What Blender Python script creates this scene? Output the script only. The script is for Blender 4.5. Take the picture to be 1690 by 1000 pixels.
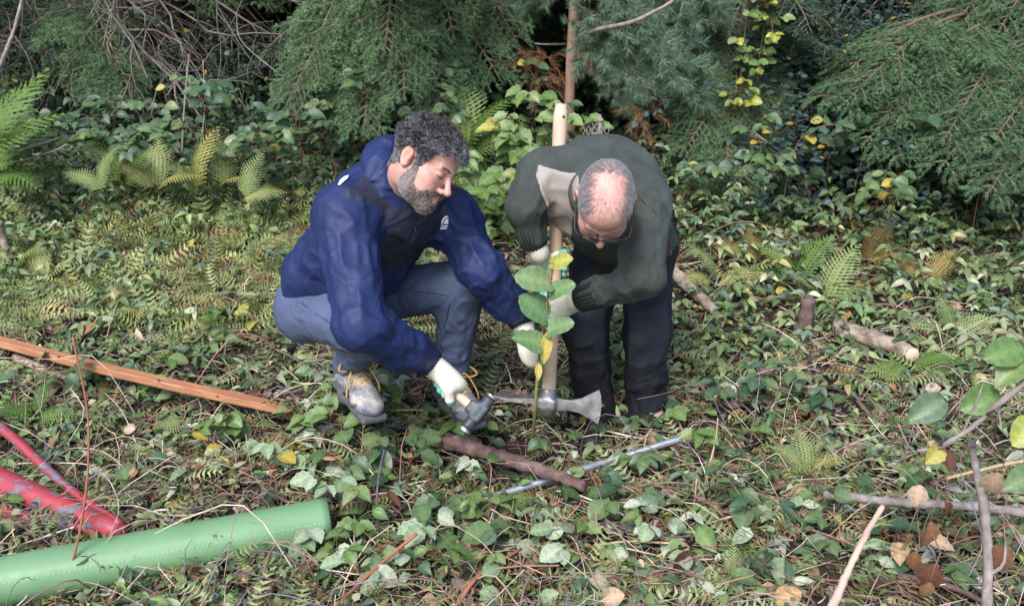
import bpy, math, random
import numpy as np
from mathutils import Vector, Matrix
from mathutils.bvhtree import BVHTree

for o in list(bpy.data.objects):
    bpy.data.objects.remove(o, do_unlink=True)
SC = bpy.context.scene
COL = SC.collection
RNG = np.random.default_rng(11)
random.seed(11)
R = math.radians

# ------------------------------------------------------------------ camera
PITCH = R(16.0)
FPX = 1500.0
CAM = np.array([0.0, 0.0, 1.25])
FWD = np.array([0, math.cos(PITCH), -math.sin(PITCH)])
UP = np.array([0, math.sin(PITCH), math.cos(PITCH)])
RT = np.array([1.0, 0, 0])
cd = bpy.data.cameras.new('camera')
cam = bpy.data.objects.new('camera', cd)
COL.objects.link(cam)
cam.location = CAM
cam.rotation_euler = (math.pi / 2 - PITCH, 0, 0)
cd.sensor_width = 36
cd.lens = FPX / 1690 * 36
cd.clip_start = 0.05
cd.clip_end = 300
cd.dof.use_dof = True
cd.dof.focus_distance = 2.75
cd.dof.aperture_fstop = 6.3
SC.camera = cam

# ------------------------------------------------------------------ sky, sun, exposure
SUN_EL, SUN_AZ = R(46), R(202)      # compass direction the light comes from: behind the camera, a little to the left
world = bpy.data.worlds.new('World')
SC.world = world
world.use_nodes = True
wn = world.node_tree.nodes
bg = wn['Background']
sky = wn.new('ShaderNodeTexSky')
sky.sky_type = 'NISHITA'
sky.sun_disc = False
sky.sun_elevation = SUN_EL
sky.sun_rotation = SUN_AZ
sky.air_density = 1.0
sky.dust_density = 1.5
sky.ozone_density = 1.6
world.node_tree.links.new(sky.outputs[0], bg.inputs[0])
bg.inputs[1].default_value = 0.13
sd = bpy.data.lights.new('sun', 'SUN')
sd.energy = 1.7
sd.angle = R(22)
sd.color = (1.0, 0.98, 0.96)
sun = bpy.data.objects.new('sun', sd)
COL.objects.link(sun)
sdir = Vector((math.sin(SUN_AZ) * math.cos(SUN_EL), math.cos(SUN_AZ) * math.cos(SUN_EL), math.sin(SUN_EL)))
sun.rotation_euler = sdir.to_track_quat('Z', 'Y').to_euler()
sun.location = (0, -4, 8)
SC.view_settings.view_transform = 'Standard'
SC.view_settings.look = 'None'
SC.view_settings.gamma = 1
SC.view_settings.exposure = 1.4
SC.render.engine = 'CYCLES'
SC.cycles.use_denoising = True
SC.cycles.max_bounces = 5
SC.cycles.diffuse_bounces = 2
SC.cycles.use_adaptive_sampling = True
SC.cycles.adaptive_threshold = 0.02
SC.cycles.transparent_max_bounces = 6
SC.cycles.caustics_reflective = False
SC.cycles.caustics_refractive = False


# ------------------------------------------------------------------ helpers
def P(px, py, d):
    """world point that the photograph shows at pixel (px, py) at depth d metres"""
    return CAM + d * (FWD + (px - 845) / FPX * RT + (500 - py) / FPX * UP)


def nrm(v):
    v = np.asarray(v, float)
    return v / max(np.linalg.norm(v), 1e-9)


def hash3(i, j, k):
    n = (i.astype(np.int64) * 374761393 + j.astype(np.int64) * 668265263 + k.astype(np.int64) * 1274126177) & 0x7fffffff
    n = ((n ^ (n >> 13)) * 1274126177) & 0x7fffffff
    n = n ^ (n >> 16)
    return (n & 0xffff) / 65535.0


def vn(p):
    """value noise 0..1 at points (N,3)"""
    p = np.asarray(p, float)
    f = np.floor(p)
    i = f.astype(np.int64)
    t = p - f
    t = t * t * (3 - 2 * t)
    r = 0
    for a in (0, 1):
        for b in (0, 1):
            for c in (0, 1):
                w = (t[..., 0] if a else 1 - t[..., 0]) * (t[..., 1] if b else 1 - t[..., 1]) * (t[..., 2] if c else 1 - t[..., 2])
                r = r + w * hash3(i[..., 0] + a, i[..., 1] + b, i[..., 2] + c)
    return r


def sstep(a, b, x):
    t = np.clip((x - a) / (b - a), 0, 1)
    return t * t * (3 - 2 * t)


def softplus(x):
    return np.logaddexp(0, x)


def ground(x, y):
    x = np.asarray(x, float)
    y = np.asarray(y, float)
    z = 0.13 * (y - 2.92) + 0.21 * softplus((y - 3.1) / .15) * .15
    z = z - 0.20 * softplus((y - 5.2) / .3) * .3 * (1 + .5 * sstep(.2, 1.6, x)) + 0.7 * softplus((y - 8.5) / .6) * .6
    p = np.stack([x * 1.7, y * 1.7, x * 0 + 3.3], -1)
    z = z + .10 * (vn(p) - .5) + .05 * (vn(p * 3.1) - .5)
    z = z - .05 * np.exp(-((x - .05) ** 2 / .25 + (y - 2.75) ** 2 / .08))
    return z


def gpt(px, py, dz=0.0):
    """where the view through a pixel meets the ground (raised by dz)"""
    d = np.linspace(1.2, 9, 1300)
    q = CAM[None] + d[:, None] * (FWD + (px - 845) / FPX * RT + (500 - py) / FPX * UP)[None]
    below = q[:, 2] < ground(q[:, 0], q[:, 1]) + dz
    i = int(np.argmax(below)) if below.any() else len(d) - 1
    return q[i]


def gz(p, dz=0.0):
    return np.array([p[0], p[1], float(ground(p[0], p[1])) + dz])


class MB:
    def __init__(s):
        s.v, s.f3, s.f4, s.c, s.m3, s.m4, s.n = [], [], [], [], [], [], 0

    def add(s, v, f3=None, f4=None, col=(1, 1, 1), mat=0):
        v = np.asarray(v, np.float32).reshape(-1, 3)
        s.v.append(v)
        c = np.asarray(col, np.float32)
        s.c.append(np.broadcast_to(c, (len(v), 3)) if c.ndim == 1 else c)
        if f3 is not None and len(f3):
            f = np.asarray(f3, np.int32).reshape(-1, 3) + s.n
            s.f3.append(f)
            s.m3.append(np.full(len(f), mat, np.int32))
        if f4 is not None and len(f4):
            f = np.asarray(f4, np.int32).reshape(-1, 4) + s.n
            s.f4.append(f)
            s.m4.append(np.full(len(f), mat, np.int32))
        s.n += len(v)

    def mesh(s, name, smooth=True):
        v = np.concatenate(s.v)
        f3 = np.concatenate(s.f3) if s.f3 else np.zeros((0, 3), np.int32)
        f4 = np.concatenate(s.f4) if s.f4 else np.zeros((0, 4), np.int32)
        me = bpy.data.meshes.new(name)
        me.vertices.add(len(v))
        me.vertices.foreach_set('co', v.astype(np.float32).ravel())
        nl = f3.size + f4.size
        me.loops.add(nl)
        me.loops.foreach_set('vertex_index', np.concatenate([f3.ravel(), f4.ravel()]).astype(np.int32))
        npoly = len(f3) + len(f4)
        me.polygons.add(npoly)
        st = np.concatenate([np.arange(len(f3)) * 3, f3.size + np.arange(len(f4)) * 4]).astype(np.int32)
        me.polygons.foreach_set('loop_start', st)
        mi = np.concatenate(s.m3 + s.m4) if (s.m3 or s.m4) else np.zeros(npoly, np.int32)
        me.polygons.foreach_set('material_index', mi)
        me.polygons.foreach_set('use_smooth', np.full(npoly, smooth))
        at = me.color_attributes.new('tint', 'FLOAT_COLOR', 'POINT')
        c = np.concatenate(s.c)
        at.data.foreach_set('color', np.concatenate([c, np.ones((len(c), 1), np.float32)], 1).astype(np.float32).ravel())
        me.update(calc_edges=True)
        me.validate()
        return me


def tube(mb, pts, rad, sides=6, col=(1, 1, 1), mat=0, cap=True, rough=0.0, seed=0):
    pts = np.asarray(pts, float)
    n = len(pts)
    rad = np.broadcast_to(np.asarray(rad, float), (n,))
    tg = np.gradient(pts, axis=0)
    tg /= np.maximum(np.linalg.norm(tg, axis=1, keepdims=True), 1e-9)
    ref = np.array([0, 0, 1.0]) if abs(tg[0][2]) < .9 else np.array([1.0, 0, 0])
    V = []
    rg = np.random.default_rng(seed + 5)
    u = np.cross(tg[0], ref)
    for i in range(n):
        u = u - tg[i] * np.dot(u, tg[i])
        u = nrm(u)
        w = np.cross(tg[i], u)
        a = np.arange(sides) / sides * 2 * math.pi
        rr = rad[i] * (1 + rough * (rg.random(sides) - .5) * 2)
        V.append(pts[i] + rr[:, None] * (np.cos(a)[:, None] * u + np.sin(a)[:, None] * w))
    V = np.concatenate(V)
    i = np.arange(n - 1)[:, None] * sides
    j = np.arange(sides)[None]
    j2 = (j + 1) % sides
    f4 = np.stack([i + j, i + j2, i + sides + j2, i + sides + j], -1).reshape(-1, 4)
    f3 = []
    if cap:
        V = np.concatenate([V, pts[:1], pts[-1:]])
        a0, a1 = n * sides, n * sides + 1
        for k in range(sides):
            f3.append((a0, (k + 1) % sides, k))
            f3.append((a1, (n - 1) * sides + k, (n - 1) * sides + (k + 1) % sides))
    mb.add(V, f3, f4, col, mat)


def spline(pts, n=24):
    pts = np.asarray(pts, float)
    if len(pts) < 3:
        t = np.linspace(0, 1, n)[:, None]
        return pts[0] * (1 - t) + pts[-1] * t
    q = np.concatenate([[2 * pts[0] - pts[1]], pts, [2 * pts[-1] - pts[-2]]])
    out = []
    m = len(pts) - 1
    for s in np.linspace(0, m - 1e-6, n):
        i = int(s)
        t = s - i
        a, b, c, d = q[i:i + 4]
        out.append(.5 * ((2 * b) + (c - a) * t + (2 * a - 5 * b + 4 * c - d) * t * t + (3 * b - a - 3 * c + d) * t ** 3))
    return np.array(out)


def link(o, parent=None):
    COL.objects.link(o)
    if parent is not None:
        o.parent = parent
    return o


def obj(name, me, mat=None, parent=None, loc=None):
    o = bpy.data.objects.new(name, me)
    if mat is not None and me is not None and len(me.materials) == 0:
        for m in (mat if isinstance(mat, (list, tuple)) else [mat]):
            me.materials.append(m)
    link(o, parent)
    if loc is not None:
        o.location = loc
    return o


def tag(o, label=None, cat=None, group=None, kind=None):
    if label:
        o['label'] = label
    if cat:
        o['category'] = cat
    if group:
        o['group'] = group
    if kind:
        o['kind'] = kind
    return o


def empty(name, loc, label=None, cat=None, group=None):
    o = bpy.data.objects.new(name, None)
    o.empty_display_size = .1
    link(o)
    o.location = loc
    o['_base'] = [float(q) for q in loc]
    del o['_base']
    return tag(o, label, cat, group)


def wpart(name, me, mat, root, parent=None):
    """a part whose mesh is in world coordinates, under a thing whose empty stands at root.location"""
    me.transform(Matrix.Translation(-root.location))
    return obj(name, me, mat, parent if parent is not None else root)


# ------------------------------------------------------------------ materials
def new_mat(name):
    m = bpy.data.materials.new(name)
    m.use_nodes = True
    return m, m.node_tree.nodes, m.node_tree.links, m.node_tree.nodes['Principled BSDF']


def ramp(n, stops):
    r = n.new('ShaderNodeValToRGB')
    e = r.color_ramp.elements
    while len(e) > 1:
        e.remove(e[-1])
    e[0].position, e[0].color = stops[0][0], (*stops[0][1], 1)
    for p, c in stops[1:]:
        x = e.new(p)
        x.color = (*c, 1)
    return r


def noise(n, l, scale, detail=4, rough=.55, vec=None, stretch=None):
    t = n.new('ShaderNodeTexNoise')
    t.inputs['Scale'].default_value = scale
    t.inputs['Detail'].default_value = detail
    t.inputs['Roughness'].default_value = rough
    tc = n.new('ShaderNodeTexCoord')
    if stretch:
        mp = n.new('ShaderNodeMapping')
        mp.inputs['Scale'].default_value = stretch
        l.new(tc.outputs['Object'], mp.inputs[0])
        l.new(mp.outputs[0], t.inputs['Vector'])
    else:
        l.new(tc.outputs['Object'], t.inputs['Vector'])
    return t


def bump(n, l, b, src, strength=.3, dist=.01):
    u = n.new('ShaderNodeBump')
    u.inputs['Strength'].default_value = strength
    u.inputs['Distance'].default_value = dist
    l.new(src, u.inputs['Height'])
    l.new(u.outputs[0], b.inputs['Normal'])
    return u


def mat_noise(name, stops, scale=20, rough=.7, bstr=.3, bdist=.004, detail=5, stretch=None, spec=.4, bscale=None, metal=0, sheen=0, subs=0):
    m, n, l, b = new_mat(name)
    t = noise(n, l, scale, detail, .6, stretch=stretch)
    r = ramp(n, stops)
    l.new(t.outputs['Fac'], r.inputs[0])
    l.new(r.outputs[0], b.inputs['Base Color'])
    b.inputs['Roughness'].default_value = rough
    b.inputs['Specular IOR Level'].default_value = spec
    b.inputs['Metallic'].default_value = metal
    b.inputs['Sheen Weight'].default_value = sheen
    if subs:
        b.inputs['Subsurface Weight'].default_value = subs
        b.inputs['Subsurface Radius'].default_value = (.012, .005, .003)
        b.inputs['Subsurface Scale'].default_value = .6
    if bstr:
        t2 = t if bscale is None else noise(n, l, bscale, 4, .6, stretch=stretch)
        bump(n, l, b, t2.outputs['Fac'], bstr, bdist)
    return m


def mat_tint(name, rough=.6, spec=.35, trans=.0, nscale=30, var=.35, bstr=.15, hue=True):
    """colour from the 'tint' attribute with a little noise; optional translucency (leaves)"""
    m, n, l, b = new_mat(name)
    a = n.new('ShaderNodeAttribute')
    a.attribute_name = 'tint'
    t = noise(n, l, nscale, 3)
    mr = n.new('ShaderNodeMapRange')
    mr.inputs['From Min'].default_value = .25
    mr.inputs['From Max'].default_value = .75
    mr.inputs['To Min'].default_value = 1 - var
    mr.inputs['To Max'].default_value = 1 + var
    l.new(t.outputs['Fac'], mr.inputs[0])
    mx = n.new('ShaderNodeVectorMath')
    mx.operation = 'SCALE'
    l.new(a.outputs['Color'], mx.inputs[0])
    l.new(mr.outputs[0], mx.inputs['Scale'])
    b.inputs['Roughness'].default_value = rough
    b.inputs['Specular IOR Level'].default_value = spec
    l.new(mx.outputs[0], b.inputs['Base Color'])
    if bstr:
        bump(n, l, b, t.outputs['Fac'], bstr, .003)
    if trans:
        tr = n.new('ShaderNodeBsdfTranslucent')
        l.new(mx.outputs[0], tr.inputs[0])
        ms = n.new('ShaderNodeMixShader')
        ms.inputs[0].default_value = trans
        l.new(b.outputs[0], ms.inputs[1])
        l.new(tr.outputs[0], ms.inputs[2])
        l.new(ms.outputs[0], n['Material Output'].inputs[0])
    return m


def mat_leaf(name, stops, rough=.42, trans=.22, spec=.45, nscale=14, spots=None):
    """leaf: every leaf object takes its own tone from the ramp; blade mottled, veins from the tint attribute"""
    m, n, l, b = new_mat(name)
    oi = n.new('ShaderNodeObjectInfo')
    r = ramp(n, stops)
    l.new(oi.outputs['Random'], r.inputs[0])
    t = noise(n, l, nscale, 5, .65)
    mr = n.new('ShaderNodeMapRange')
    mr.inputs['From Min'].default_value = .3
    mr.inputs['From Max'].default_value = .7
    mr.inputs['To Min'].default_value = .7
    mr.inputs['To Max'].default_value = 1.25
    l.new(t.outputs['Fac'], mr.inputs[0])
    a = n.new('ShaderNodeAttribute')
    a.attribute_name = 'tint'
    m1 = n.new('ShaderNodeVectorMath')
    m1.operation = 'MULTIPLY'
    l.new(r.outputs[0], m1.inputs[0])
    l.new(a.outputs['Color'], m1.inputs[1])
    m2 = n.new('ShaderNodeVectorMath')
    m2.operation = 'SCALE'
    l.new(m1.outputs[0], m2.inputs[0])
    l.new(mr.outputs[0], m2.inputs['Scale'])
    src = m2.outputs[0]
    if spots:
        t3 = noise(n, l, 26, 3, .6)
        rs = ramp(n, [(.64, (0, 0, 0)), (.70, (1, 1, 1))])
        l.new(t3.outputs['Fac'], rs.inputs[0])
        mm = n.new('ShaderNodeMixRGB')
        l.new(rs.outputs[0], mm.inputs[0])
        l.new(src, mm.inputs[1])
        mm.inputs[2].default_value = (*spots, 1)
        src = mm.outputs[0]
    l.new(src, b.inputs['Base Color'])
    b.inputs['Roughness'].default_value = rough
    b.inputs['Specular IOR Level'].default_value = spec
    bump(n, l, b, t.outputs['Fac'], .2, .003)
    tr = n.new('ShaderNodeBsdfTranslucent')
    l.new(src, tr.inputs[0])
    ms = n.new('ShaderNodeMixShader')
    ms.inputs[0].default_value = trans
    l.new(b.outputs[0], ms.inputs[1])
    l.new(tr.outputs[0], ms.inputs[2])
    l.new(ms.outputs[0], n['Material Output'].inputs[0])
    return m


# ------------------------------------------------------------------ implicit surfaces (bodies, clothes)
class Field:
    def __init__(s, lo, hi, h):
        s.lo = np.asarray(lo, float)
        s.h = h
        s.n = np.maximum(((np.asarray(hi) - s.lo) / h).astype(int) + 2, 4)
        s.ax = [s.lo[i] + h * np.arange(s.n[i]) for i in range(3)]
        s.d = np.full(tuple(s.n), .2, np.float32)

    def box(s, lo, hi):
        a = np.clip(((np.asarray(lo) - s.lo) / s.h).astype(int), 0, s.n - 1)
        b = np.clip(((np.asarray(hi) - s.lo) / s.h).astype(int) + 2, 1, s.n)
        b = np.maximum(b, a + 1)
        sl = tuple(slice(a[i], b[i]) for i in range(3))
        g = np.stack(np.meshgrid(*[s.ax[i][sl[i]] for i in range(3)], indexing='ij'), -1)
        return sl, g

    def put(s, fn, lo, hi, k=.02, op='u', m=None):
        m = k + .035 if m is None else m
        sl, g = s.box(np.asarray(lo) - m, np.asarray(hi) + m)
        b = fn(g).astype(np.float32)
        a = s.d[sl]
        if op == 'u':
            if k > 0:
                hh = np.maximum(k - np.abs(a - b), 0) / k
                s.d[sl] = np.minimum(a, b) - hh * hh * k * .25
            else:
                s.d[sl] = np.minimum(a, b)
        else:
            b = -b
            if k > 0:
                hh = np.maximum(k - np.abs(a - b), 0) / k
                s.d[sl] = np.maximum(a, b) + hh * hh * k * .25
            else:
                s.d[sl] = np.maximum(a, b)

    def cone(s, a, b, ra, rb, k=.02, op='u'):
        a = np.asarray(a, float)
        b = np.asarray(b, float)
        ba = b - a
        l2 = max(ba @ ba, 1e-9)

        def fn(g):
            q = g - a
            t = np.clip(q @ ba / l2, 0, 1)
            return np.linalg.norm(q - t[..., None] * ba, axis=-1) - (ra + (rb - ra) * t)
        r = max(ra, rb)
        s.put(fn, np.minimum(a, b) - r, np.maximum(a, b) + r, k, op)

    def chain(s, pts, rad, k=.02):
        for i in range(len(pts) - 1):
            s.cone(pts[i], pts[i + 1], rad[i], rad[i + 1], k)

    def ell(s, c, ax, r, k=.02, op='u'):
        """ellipsoid: ax rows are unit axes, r radii"""
        c = np.asarray(c, float)
        A = np.asarray(ax, float)
        r = np.asarray(r, float)

        def fn(g):
            q = (g - c) @ A.T
            k0 = np.linalg.norm(q / r, axis=-1)
            k1 = np.linalg.norm(q / (r * r), axis=-1)
            return k0 * (k0 - 1) / np.maximum(k1, 1e-6)
        m = np.abs(A.T * r).sum(1)
        s.put(fn, c - m, c + m, k, op)

    def rbox(s, c, ax, r, rnd=.01, k=.01, op='u'):
        c = np.asarray(c, float)
        A = np.asarray(ax, float)
        r = np.asarray(r, float)

        def fn(g):
            q = np.abs((g - c) @ A.T) - (r - rnd)
            return np.linalg.norm(np.maximum(q, 0), axis=-1) + np.minimum(q.max(-1), 0) - rnd
        m = np.abs(A.T * r).sum(1)
        s.put(fn, c - m, c + m, k, op)

    def disp(s, fn, band=.03):
        i = np.argwhere(np.abs(s.d) < band)
        p = s.lo + i * s.h
        s.d[i[:, 0], i[:, 1], i[:, 2]] += fn(p).astype(np.float32)

    def clip(s, fn, off=0.0):
        """copy limited to where fn(p) < 0, grown by off"""
        f = Field.__new__(Field)
        f.lo, f.h, f.n, f.ax = s.lo, s.h, s.n, s.ax
        f.d = np.full_like(s.d, .2)
        i = np.argwhere(s.d < .04)
        p = s.lo + i * s.h
        f.d[i[:, 0], i[:, 1], i[:, 2]] = np.maximum(s.d[i[:, 0], i[:, 1], i[:, 2]] - off, fn(p)).astype(np.float32)
        return f

    def mesh_arrays(s):
        d = s.d
        sg = d < 0
        c = sg[:-1, :-1, :-1].astype(np.int8)
        tot = np.zeros_like(c)
        offs = [(a, b, e) for a in (0, 1) for b in (0, 1) for e in (0, 1)]
        nx, ny, nz = d.shape
        for a, b, e in offs:
            tot = tot + sg[a:nx - 1 + a, b:ny - 1 + b, e:nz - 1 + e]
        act = (tot > 0) & (tot < 8)
        ij = np.argwhere(act)
        vid = np.full(act.shape, -1, np.int32)
        vid[act] = np.arange(len(ij))
        val = np.stack([d[ij[:, 0] + a, ij[:, 1] + b, ij[:, 2] + e] for a, b, e in offs], 1)
        O = np.array(offs, float)
        pos = np.zeros((len(ij), 3))
        cnt = np.zeros(len(ij))
        for p in range(8):
            for q in range(p + 1, 8):
                if np.abs(O[p] - O[q]).sum() == 1:
                    v0, v1 = val[:, p], val[:, q]
                    cr = (v0 < 0) != (v1 < 0)
                    t = np.where(cr, v0 / np.where(cr, v0 - v1, 1), 0)
                    pos += np.where(cr[:, None], O[p] + t[:, None] * (O[q] - O[p]), 0)
                    cnt += cr
        pos = s.lo + (ij + pos / np.maximum(cnt, 1)[:, None]) * s.h
        F = []
        for ax in range(3):
            sl0 = [slice(1, -1)] * 3
            sl1 = [slice(1, -1)] * 3
            sl0[ax] = slice(0, -1)
            sl1[ax] = slice(1, None)
            s0, s1 = sg[tuple(sl0)], sg[tuple(sl1)]
            e = np.argwhere(s0 != s1)
            if not len(e):
                continue
            inside = s0[e[:, 0], e[:, 1], e[:, 2]]
            o = e.copy()
            for q in range(3):
                if q != ax:
                    o[:, q] += 1
            u, w = [(1, 2), (2, 0), (0, 1)][ax]

            def cell(du, dw):
                z = o.copy()
                z[:, u] += du
                z[:, w] += dw
                return vid[z[:, 0], z[:, 1], z[:, 2]]
            qd = np.stack([cell(-1, -1), cell(0, -1), cell(0, 0), cell(-1, 0)], 1)
            qd[~inside] = qd[~inside][:, ::-1]
            F.append(qd)
        F = np.concatenate(F)
        F = F[(F >= 0).all(1)]
        return pos, F

    def relax(s, pos, F, it=2, lam=.5):
        for _ in range(it):
            acc = np.zeros_like(pos)
            cnt = np.zeros(len(pos))
            for a in range(4):
                b = (a + 1) % 4
                np.add.at(acc, F[:, a], pos[F[:, b]])
                np.add.at(cnt, F[:, a], 1)
                np.add.at(acc, F[:, b], pos[F[:, a]])
                np.add.at(cnt, F[:, b], 1)
            pos = pos + lam * (acc / np.maximum(cnt, 1)[:, None] - pos)
        return pos

    def mesh(s, name, it=2, col=(1, 1, 1), colfn=None):
        pos, F = s.mesh_arrays()
        pos = s.relax(pos, F, it)
        mb = MB()
        mb.add(pos, None, F, col if colfn is None else colfn(pos))
        return mb.mesh(name)


def wrinkle(a, b, rmax, f, amp, ph=0.0, ends=False):
    a = np.asarray(a, float)
    b = np.asarray(b, float)
    L = np.linalg.norm(b - a)
    w = (b - a) / L
    ref = nrm(np.cross(w, [.3, .2, 1]))
    r2 = np.cross(w, ref)

    def fn(p):
        out = np.zeros(len(p))
        q = p - a
        al = q @ w
        pr = q - al[:, None] * w
        rr = np.linalg.norm(pr, axis=1)
        m = sstep(rmax, rmax * .6, rr) * sstep(-.05, .02, al) * sstep(L + .05, L - .02, al)
        k = m > .01
        if not k.any():
            return out
        p, al, pr, rr, m = p[k], al[k], pr[k], rr[k], m[k]
        rr = np.maximum(rr, 1e-5)
        ca, sa = pr @ ref / rr, pr @ r2 / rr
        skew = np.sin(ph) * 1.1
        wv = vn(p * 9 + ph)
        c1 = np.stack([al * f + skew * ca + 1.4 * wv, 1.5 * ca + ph, 1.5 * sa + ph * 2], 1)
        r1 = 1 - np.abs(2 * vn(c1) - 1)
        c2 = np.stack([al * f * 2.1 - skew * sa + 1.2 * wv, 2.6 * ca + 7 + ph, 2.6 * sa - ph], 1)
        r2_ = 1 - np.abs(2 * vn(c2) - 1)
        out[k] = -amp * m * (1.5 * (r1 ** 2.5 - .3) + .7 * (r2_ ** 3 - .25))
        return out
    return fn


def crumple(amp, f, ph=0.0, stretch=(1, 1, 1)):
    st = np.asarray(stretch)

    def fn(p):
        q = p * st
        n1 = vn(q * f + ph)
        n2 = vn(q * f * 2.3 + ph + 9)
        rdg = 1 - np.abs(2 * n1 - 1)
        return amp * (rdg ** 2 - .4 + .5 * (n2 - .5))
    return fn


def prism(poly, dirv, grow=0.0):
    """inside test (<0) for a prism: polygon of world points swept along dirv"""
    poly = np.asarray(poly, float)
    c = poly.mean(0)
    dirv = nrm(dirv)
    pl = []
    for i in range(len(poly)):
        e = poly[(i + 1) % len(poly)] - poly[i]
        nn = nrm(np.cross(e, dirv))
        if nn @ (c - poly[i]) > 0:
            nn = -nn
        pl.append((poly[i], nn))

    def fn(p):
        return np.max(np.stack([(p - a) @ nn for a, nn in pl], 0), 0) - grow
    return fn

# ------------------------------------------------------------------ the ground
def build_ground():
    xs = np.concatenate([np.linspace(-40, -3.2, 24)[:-1], np.linspace(-3.2, 3.2, 260), np.linspace(3.2, 40, 24)[1:]])
    ys = np.concatenate([np.linspace(-25, 1.0, 16)[:-1], np.linspace(1.0, 6.0, 220), np.linspace(6.0, 12, 40)[1:], np.linspace(12, 60, 24)[1:]])
    X, Y = np.meshgrid(xs, ys, indexing='ij')
    Z = ground(X, Y)
    p = np.stack([X * 9, Y * 9, X * 0], -1)
    Z = Z + .035 * (vn(p) - .5) + .022 * (vn(p * 2.7) - .5)
    n, m = X.shape
    i = np.arange(n - 1)[:, None] * m
    j = np.arange(m - 1)[None]
    f = np.stack([i + j, i + m + j, i + m + j + 1, i + j + 1], -1).reshape(-1, 4)
    mb = MB()
    mb.add(np.stack([X, Y, Z], -1), None, f)
    mt, nn, l, b = new_mat('forest_soil')
    t = noise(nn, l, 6, 8, .7)
    r = ramp(nn, [(.25, (.007, .005, .004)), (.42, (.018, .012, .008)), (.55, (.036, .024, .017)), (.66, (.022, .026, .010)), (.8, (.065, .045, .032))])
    l.new(t.outputs['Fac'], r.inputs[0])
    l.new(r.outputs[0], b.inputs['Base Color'])
    b.inputs['Roughness'].default_value = .95
    t2 = noise(nn, l, 45, 6, .7)
    bump(nn, l, b, t2.outputs['Fac'], .8, .02)
    tag(obj('ground', mb.mesh('ground'), mt), kind='structure')


build_ground()

# ------------------------------------------------------------------ people: shared builders
M = {}
T_ = -FWD


def mat_skin(name, base):
    m, n, l, b = new_mat(name)
    a = n.new('ShaderNodeAttribute')
    a.attribute_name = 'tint'
    t = noise(n, l, 38, 7, .7)
    r = ramp(n, [(.32, (base[0] * .80, base[1] * .70, base[2] * .70)), (.5, base), (.68, (base[0] * 1.1, base[1] * 1.12, base[2] * 1.1))])
    l.new(t.outputs['Fac'], r.inputs[0])
    mx = n.new('ShaderNodeVectorMath')
    mx.operation = 'MULTIPLY'
    l.new(r.outputs[0], mx.inputs[0])
    l.new(a.outputs['Color'], mx.inputs[1])
    l.new(mx.outputs[0], b.inputs['Base Color'])
    b.inputs['Roughness'].default_value = .5
    b.inputs['Specular IOR Level'].default_value = .35
    b.inputs['Subsurface Weight'].default_value = .25
    b.inputs['Subsurface Radius'].default_value = (.01, .004, .002)
    b.inputs['Subsurface Scale'].default_value = .5
    t2 = noise(n, l, 210, 5, .7)
    bump(n, l, b, t2.outputs['Fac'], .45, .003)
    return m


def fabric(name, base, rough, weave=900, bstr=.15, var=.25, sheen=0.0, spec=.3, big=9, crease=0.0):
    m, n, l, b = new_mat(name)
    t = noise(n, l, big, 5, .6)
    lo = tuple(c * (1 - var) for c in base)
    hi = tuple(c * (1 + var) for c in base)
    r = ramp(n, [(.3, lo), (.7, hi)])
    l.new(t.outputs['Fac'], r.inputs[0])
    t2 = noise(n, l, weave, 2, .7)
    r2 = ramp(n, [(.3, (.72, .72, .72)), (.7, (1.25, 1.25, 1.25))])
    l.new(t2.outputs['Fac'], r2.inputs[0])
    mx = n.new('ShaderNodeMixRGB')
    mx.blend_type = 'MULTIPLY'
    mx.inputs[0].default_value = 1
    l.new(r.outputs[0], mx.inputs[1])
    l.new(r2.outputs[0], mx.inputs[2])
    l.new(mx.outputs[0], b.inputs['Base Color'])
    b.inputs['Roughness'].default_value = rough
    b.inputs['Specular IOR Level'].default_value = spec
    b.inputs['Sheen Weight'].default_value = sheen
    b.inputs['Sheen Roughness'].default_value = .5
    u = bump(n, l, b, t2.outputs['Fac'], bstr, .002)
    if crease:
        t3 = noise(n, l, 6.5, 2, .45)
        t3.inputs['Distortion'].default_value = 1.2
        rc = ramp(n, [(.30, (0, 0, 0)), (.48, (1, 1, 1)), (.56, (.25, .25, .25)), (.72, (.8, .8, .8))])
        rc.color_ramp.interpolation = 'B_SPLINE'
        l.new(t3.outputs['Fac'], rc.inputs[0])
        u2 = n.new('ShaderNodeBump')
        u2.inputs['Strength'].default_value = crease
        u2.inputs['Distance'].default_value = .018
        l.new(rc.outputs[0], u2.inputs['Height'])
        l.new(u2.outputs[0], u.inputs['Normal'])
    return m


M['skin1'] = mat_skin('skin_warm', (.52, .29, .235))
M['skin2'] = mat_skin('skin_ruddy', (.54, .30, .25))
M['jacket'] = fabric('jacket_blue', (.012, .022, .080), .58, 1400, .08, .18, spec=.28, crease=.35)
M['yoke'] = fabric('jacket_slate', (.020, .023, .040), .52, 1400, .08, .2, spec=.35, crease=.4)
M['jeans'] = fabric('trousers_blue_grey', (.075, .097, .170), .8, 1100, .2, .22, crease=.35)
M['stitch'] = fabric('stitch_thread', (.04, .055, .11), .8)
M['fleece'] = fabric('fleece_green', (.052, .060, .054), .95, 420, .8, .35, sheen=.04, spec=.1, crease=.2)
M['rib'] = fabric('knit_rib', (.018, .026, .024), .95, 420, .5, .3, sheen=.03, spec=.1)
M['patch'] = fabric('patch_beige', (.29, .255, .225), .65, 900, .15, .12)
M['softshell'] = fabric('softshell_navy', (.0075, .0085, .013), .75, 900, .15, .3, crease=.45)
M['kneepad'] = fabric('softshell_slate', (.017, .019, .027), .75, 900, .2, .2)
M['glove'] = fabric('glove_knit', (.60, .58, .47), .9, 380, .5, .1)
M['rubber'] = fabric('glove_rubber', (.17, .46, .37), .55, 300, .3, .12)
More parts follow.
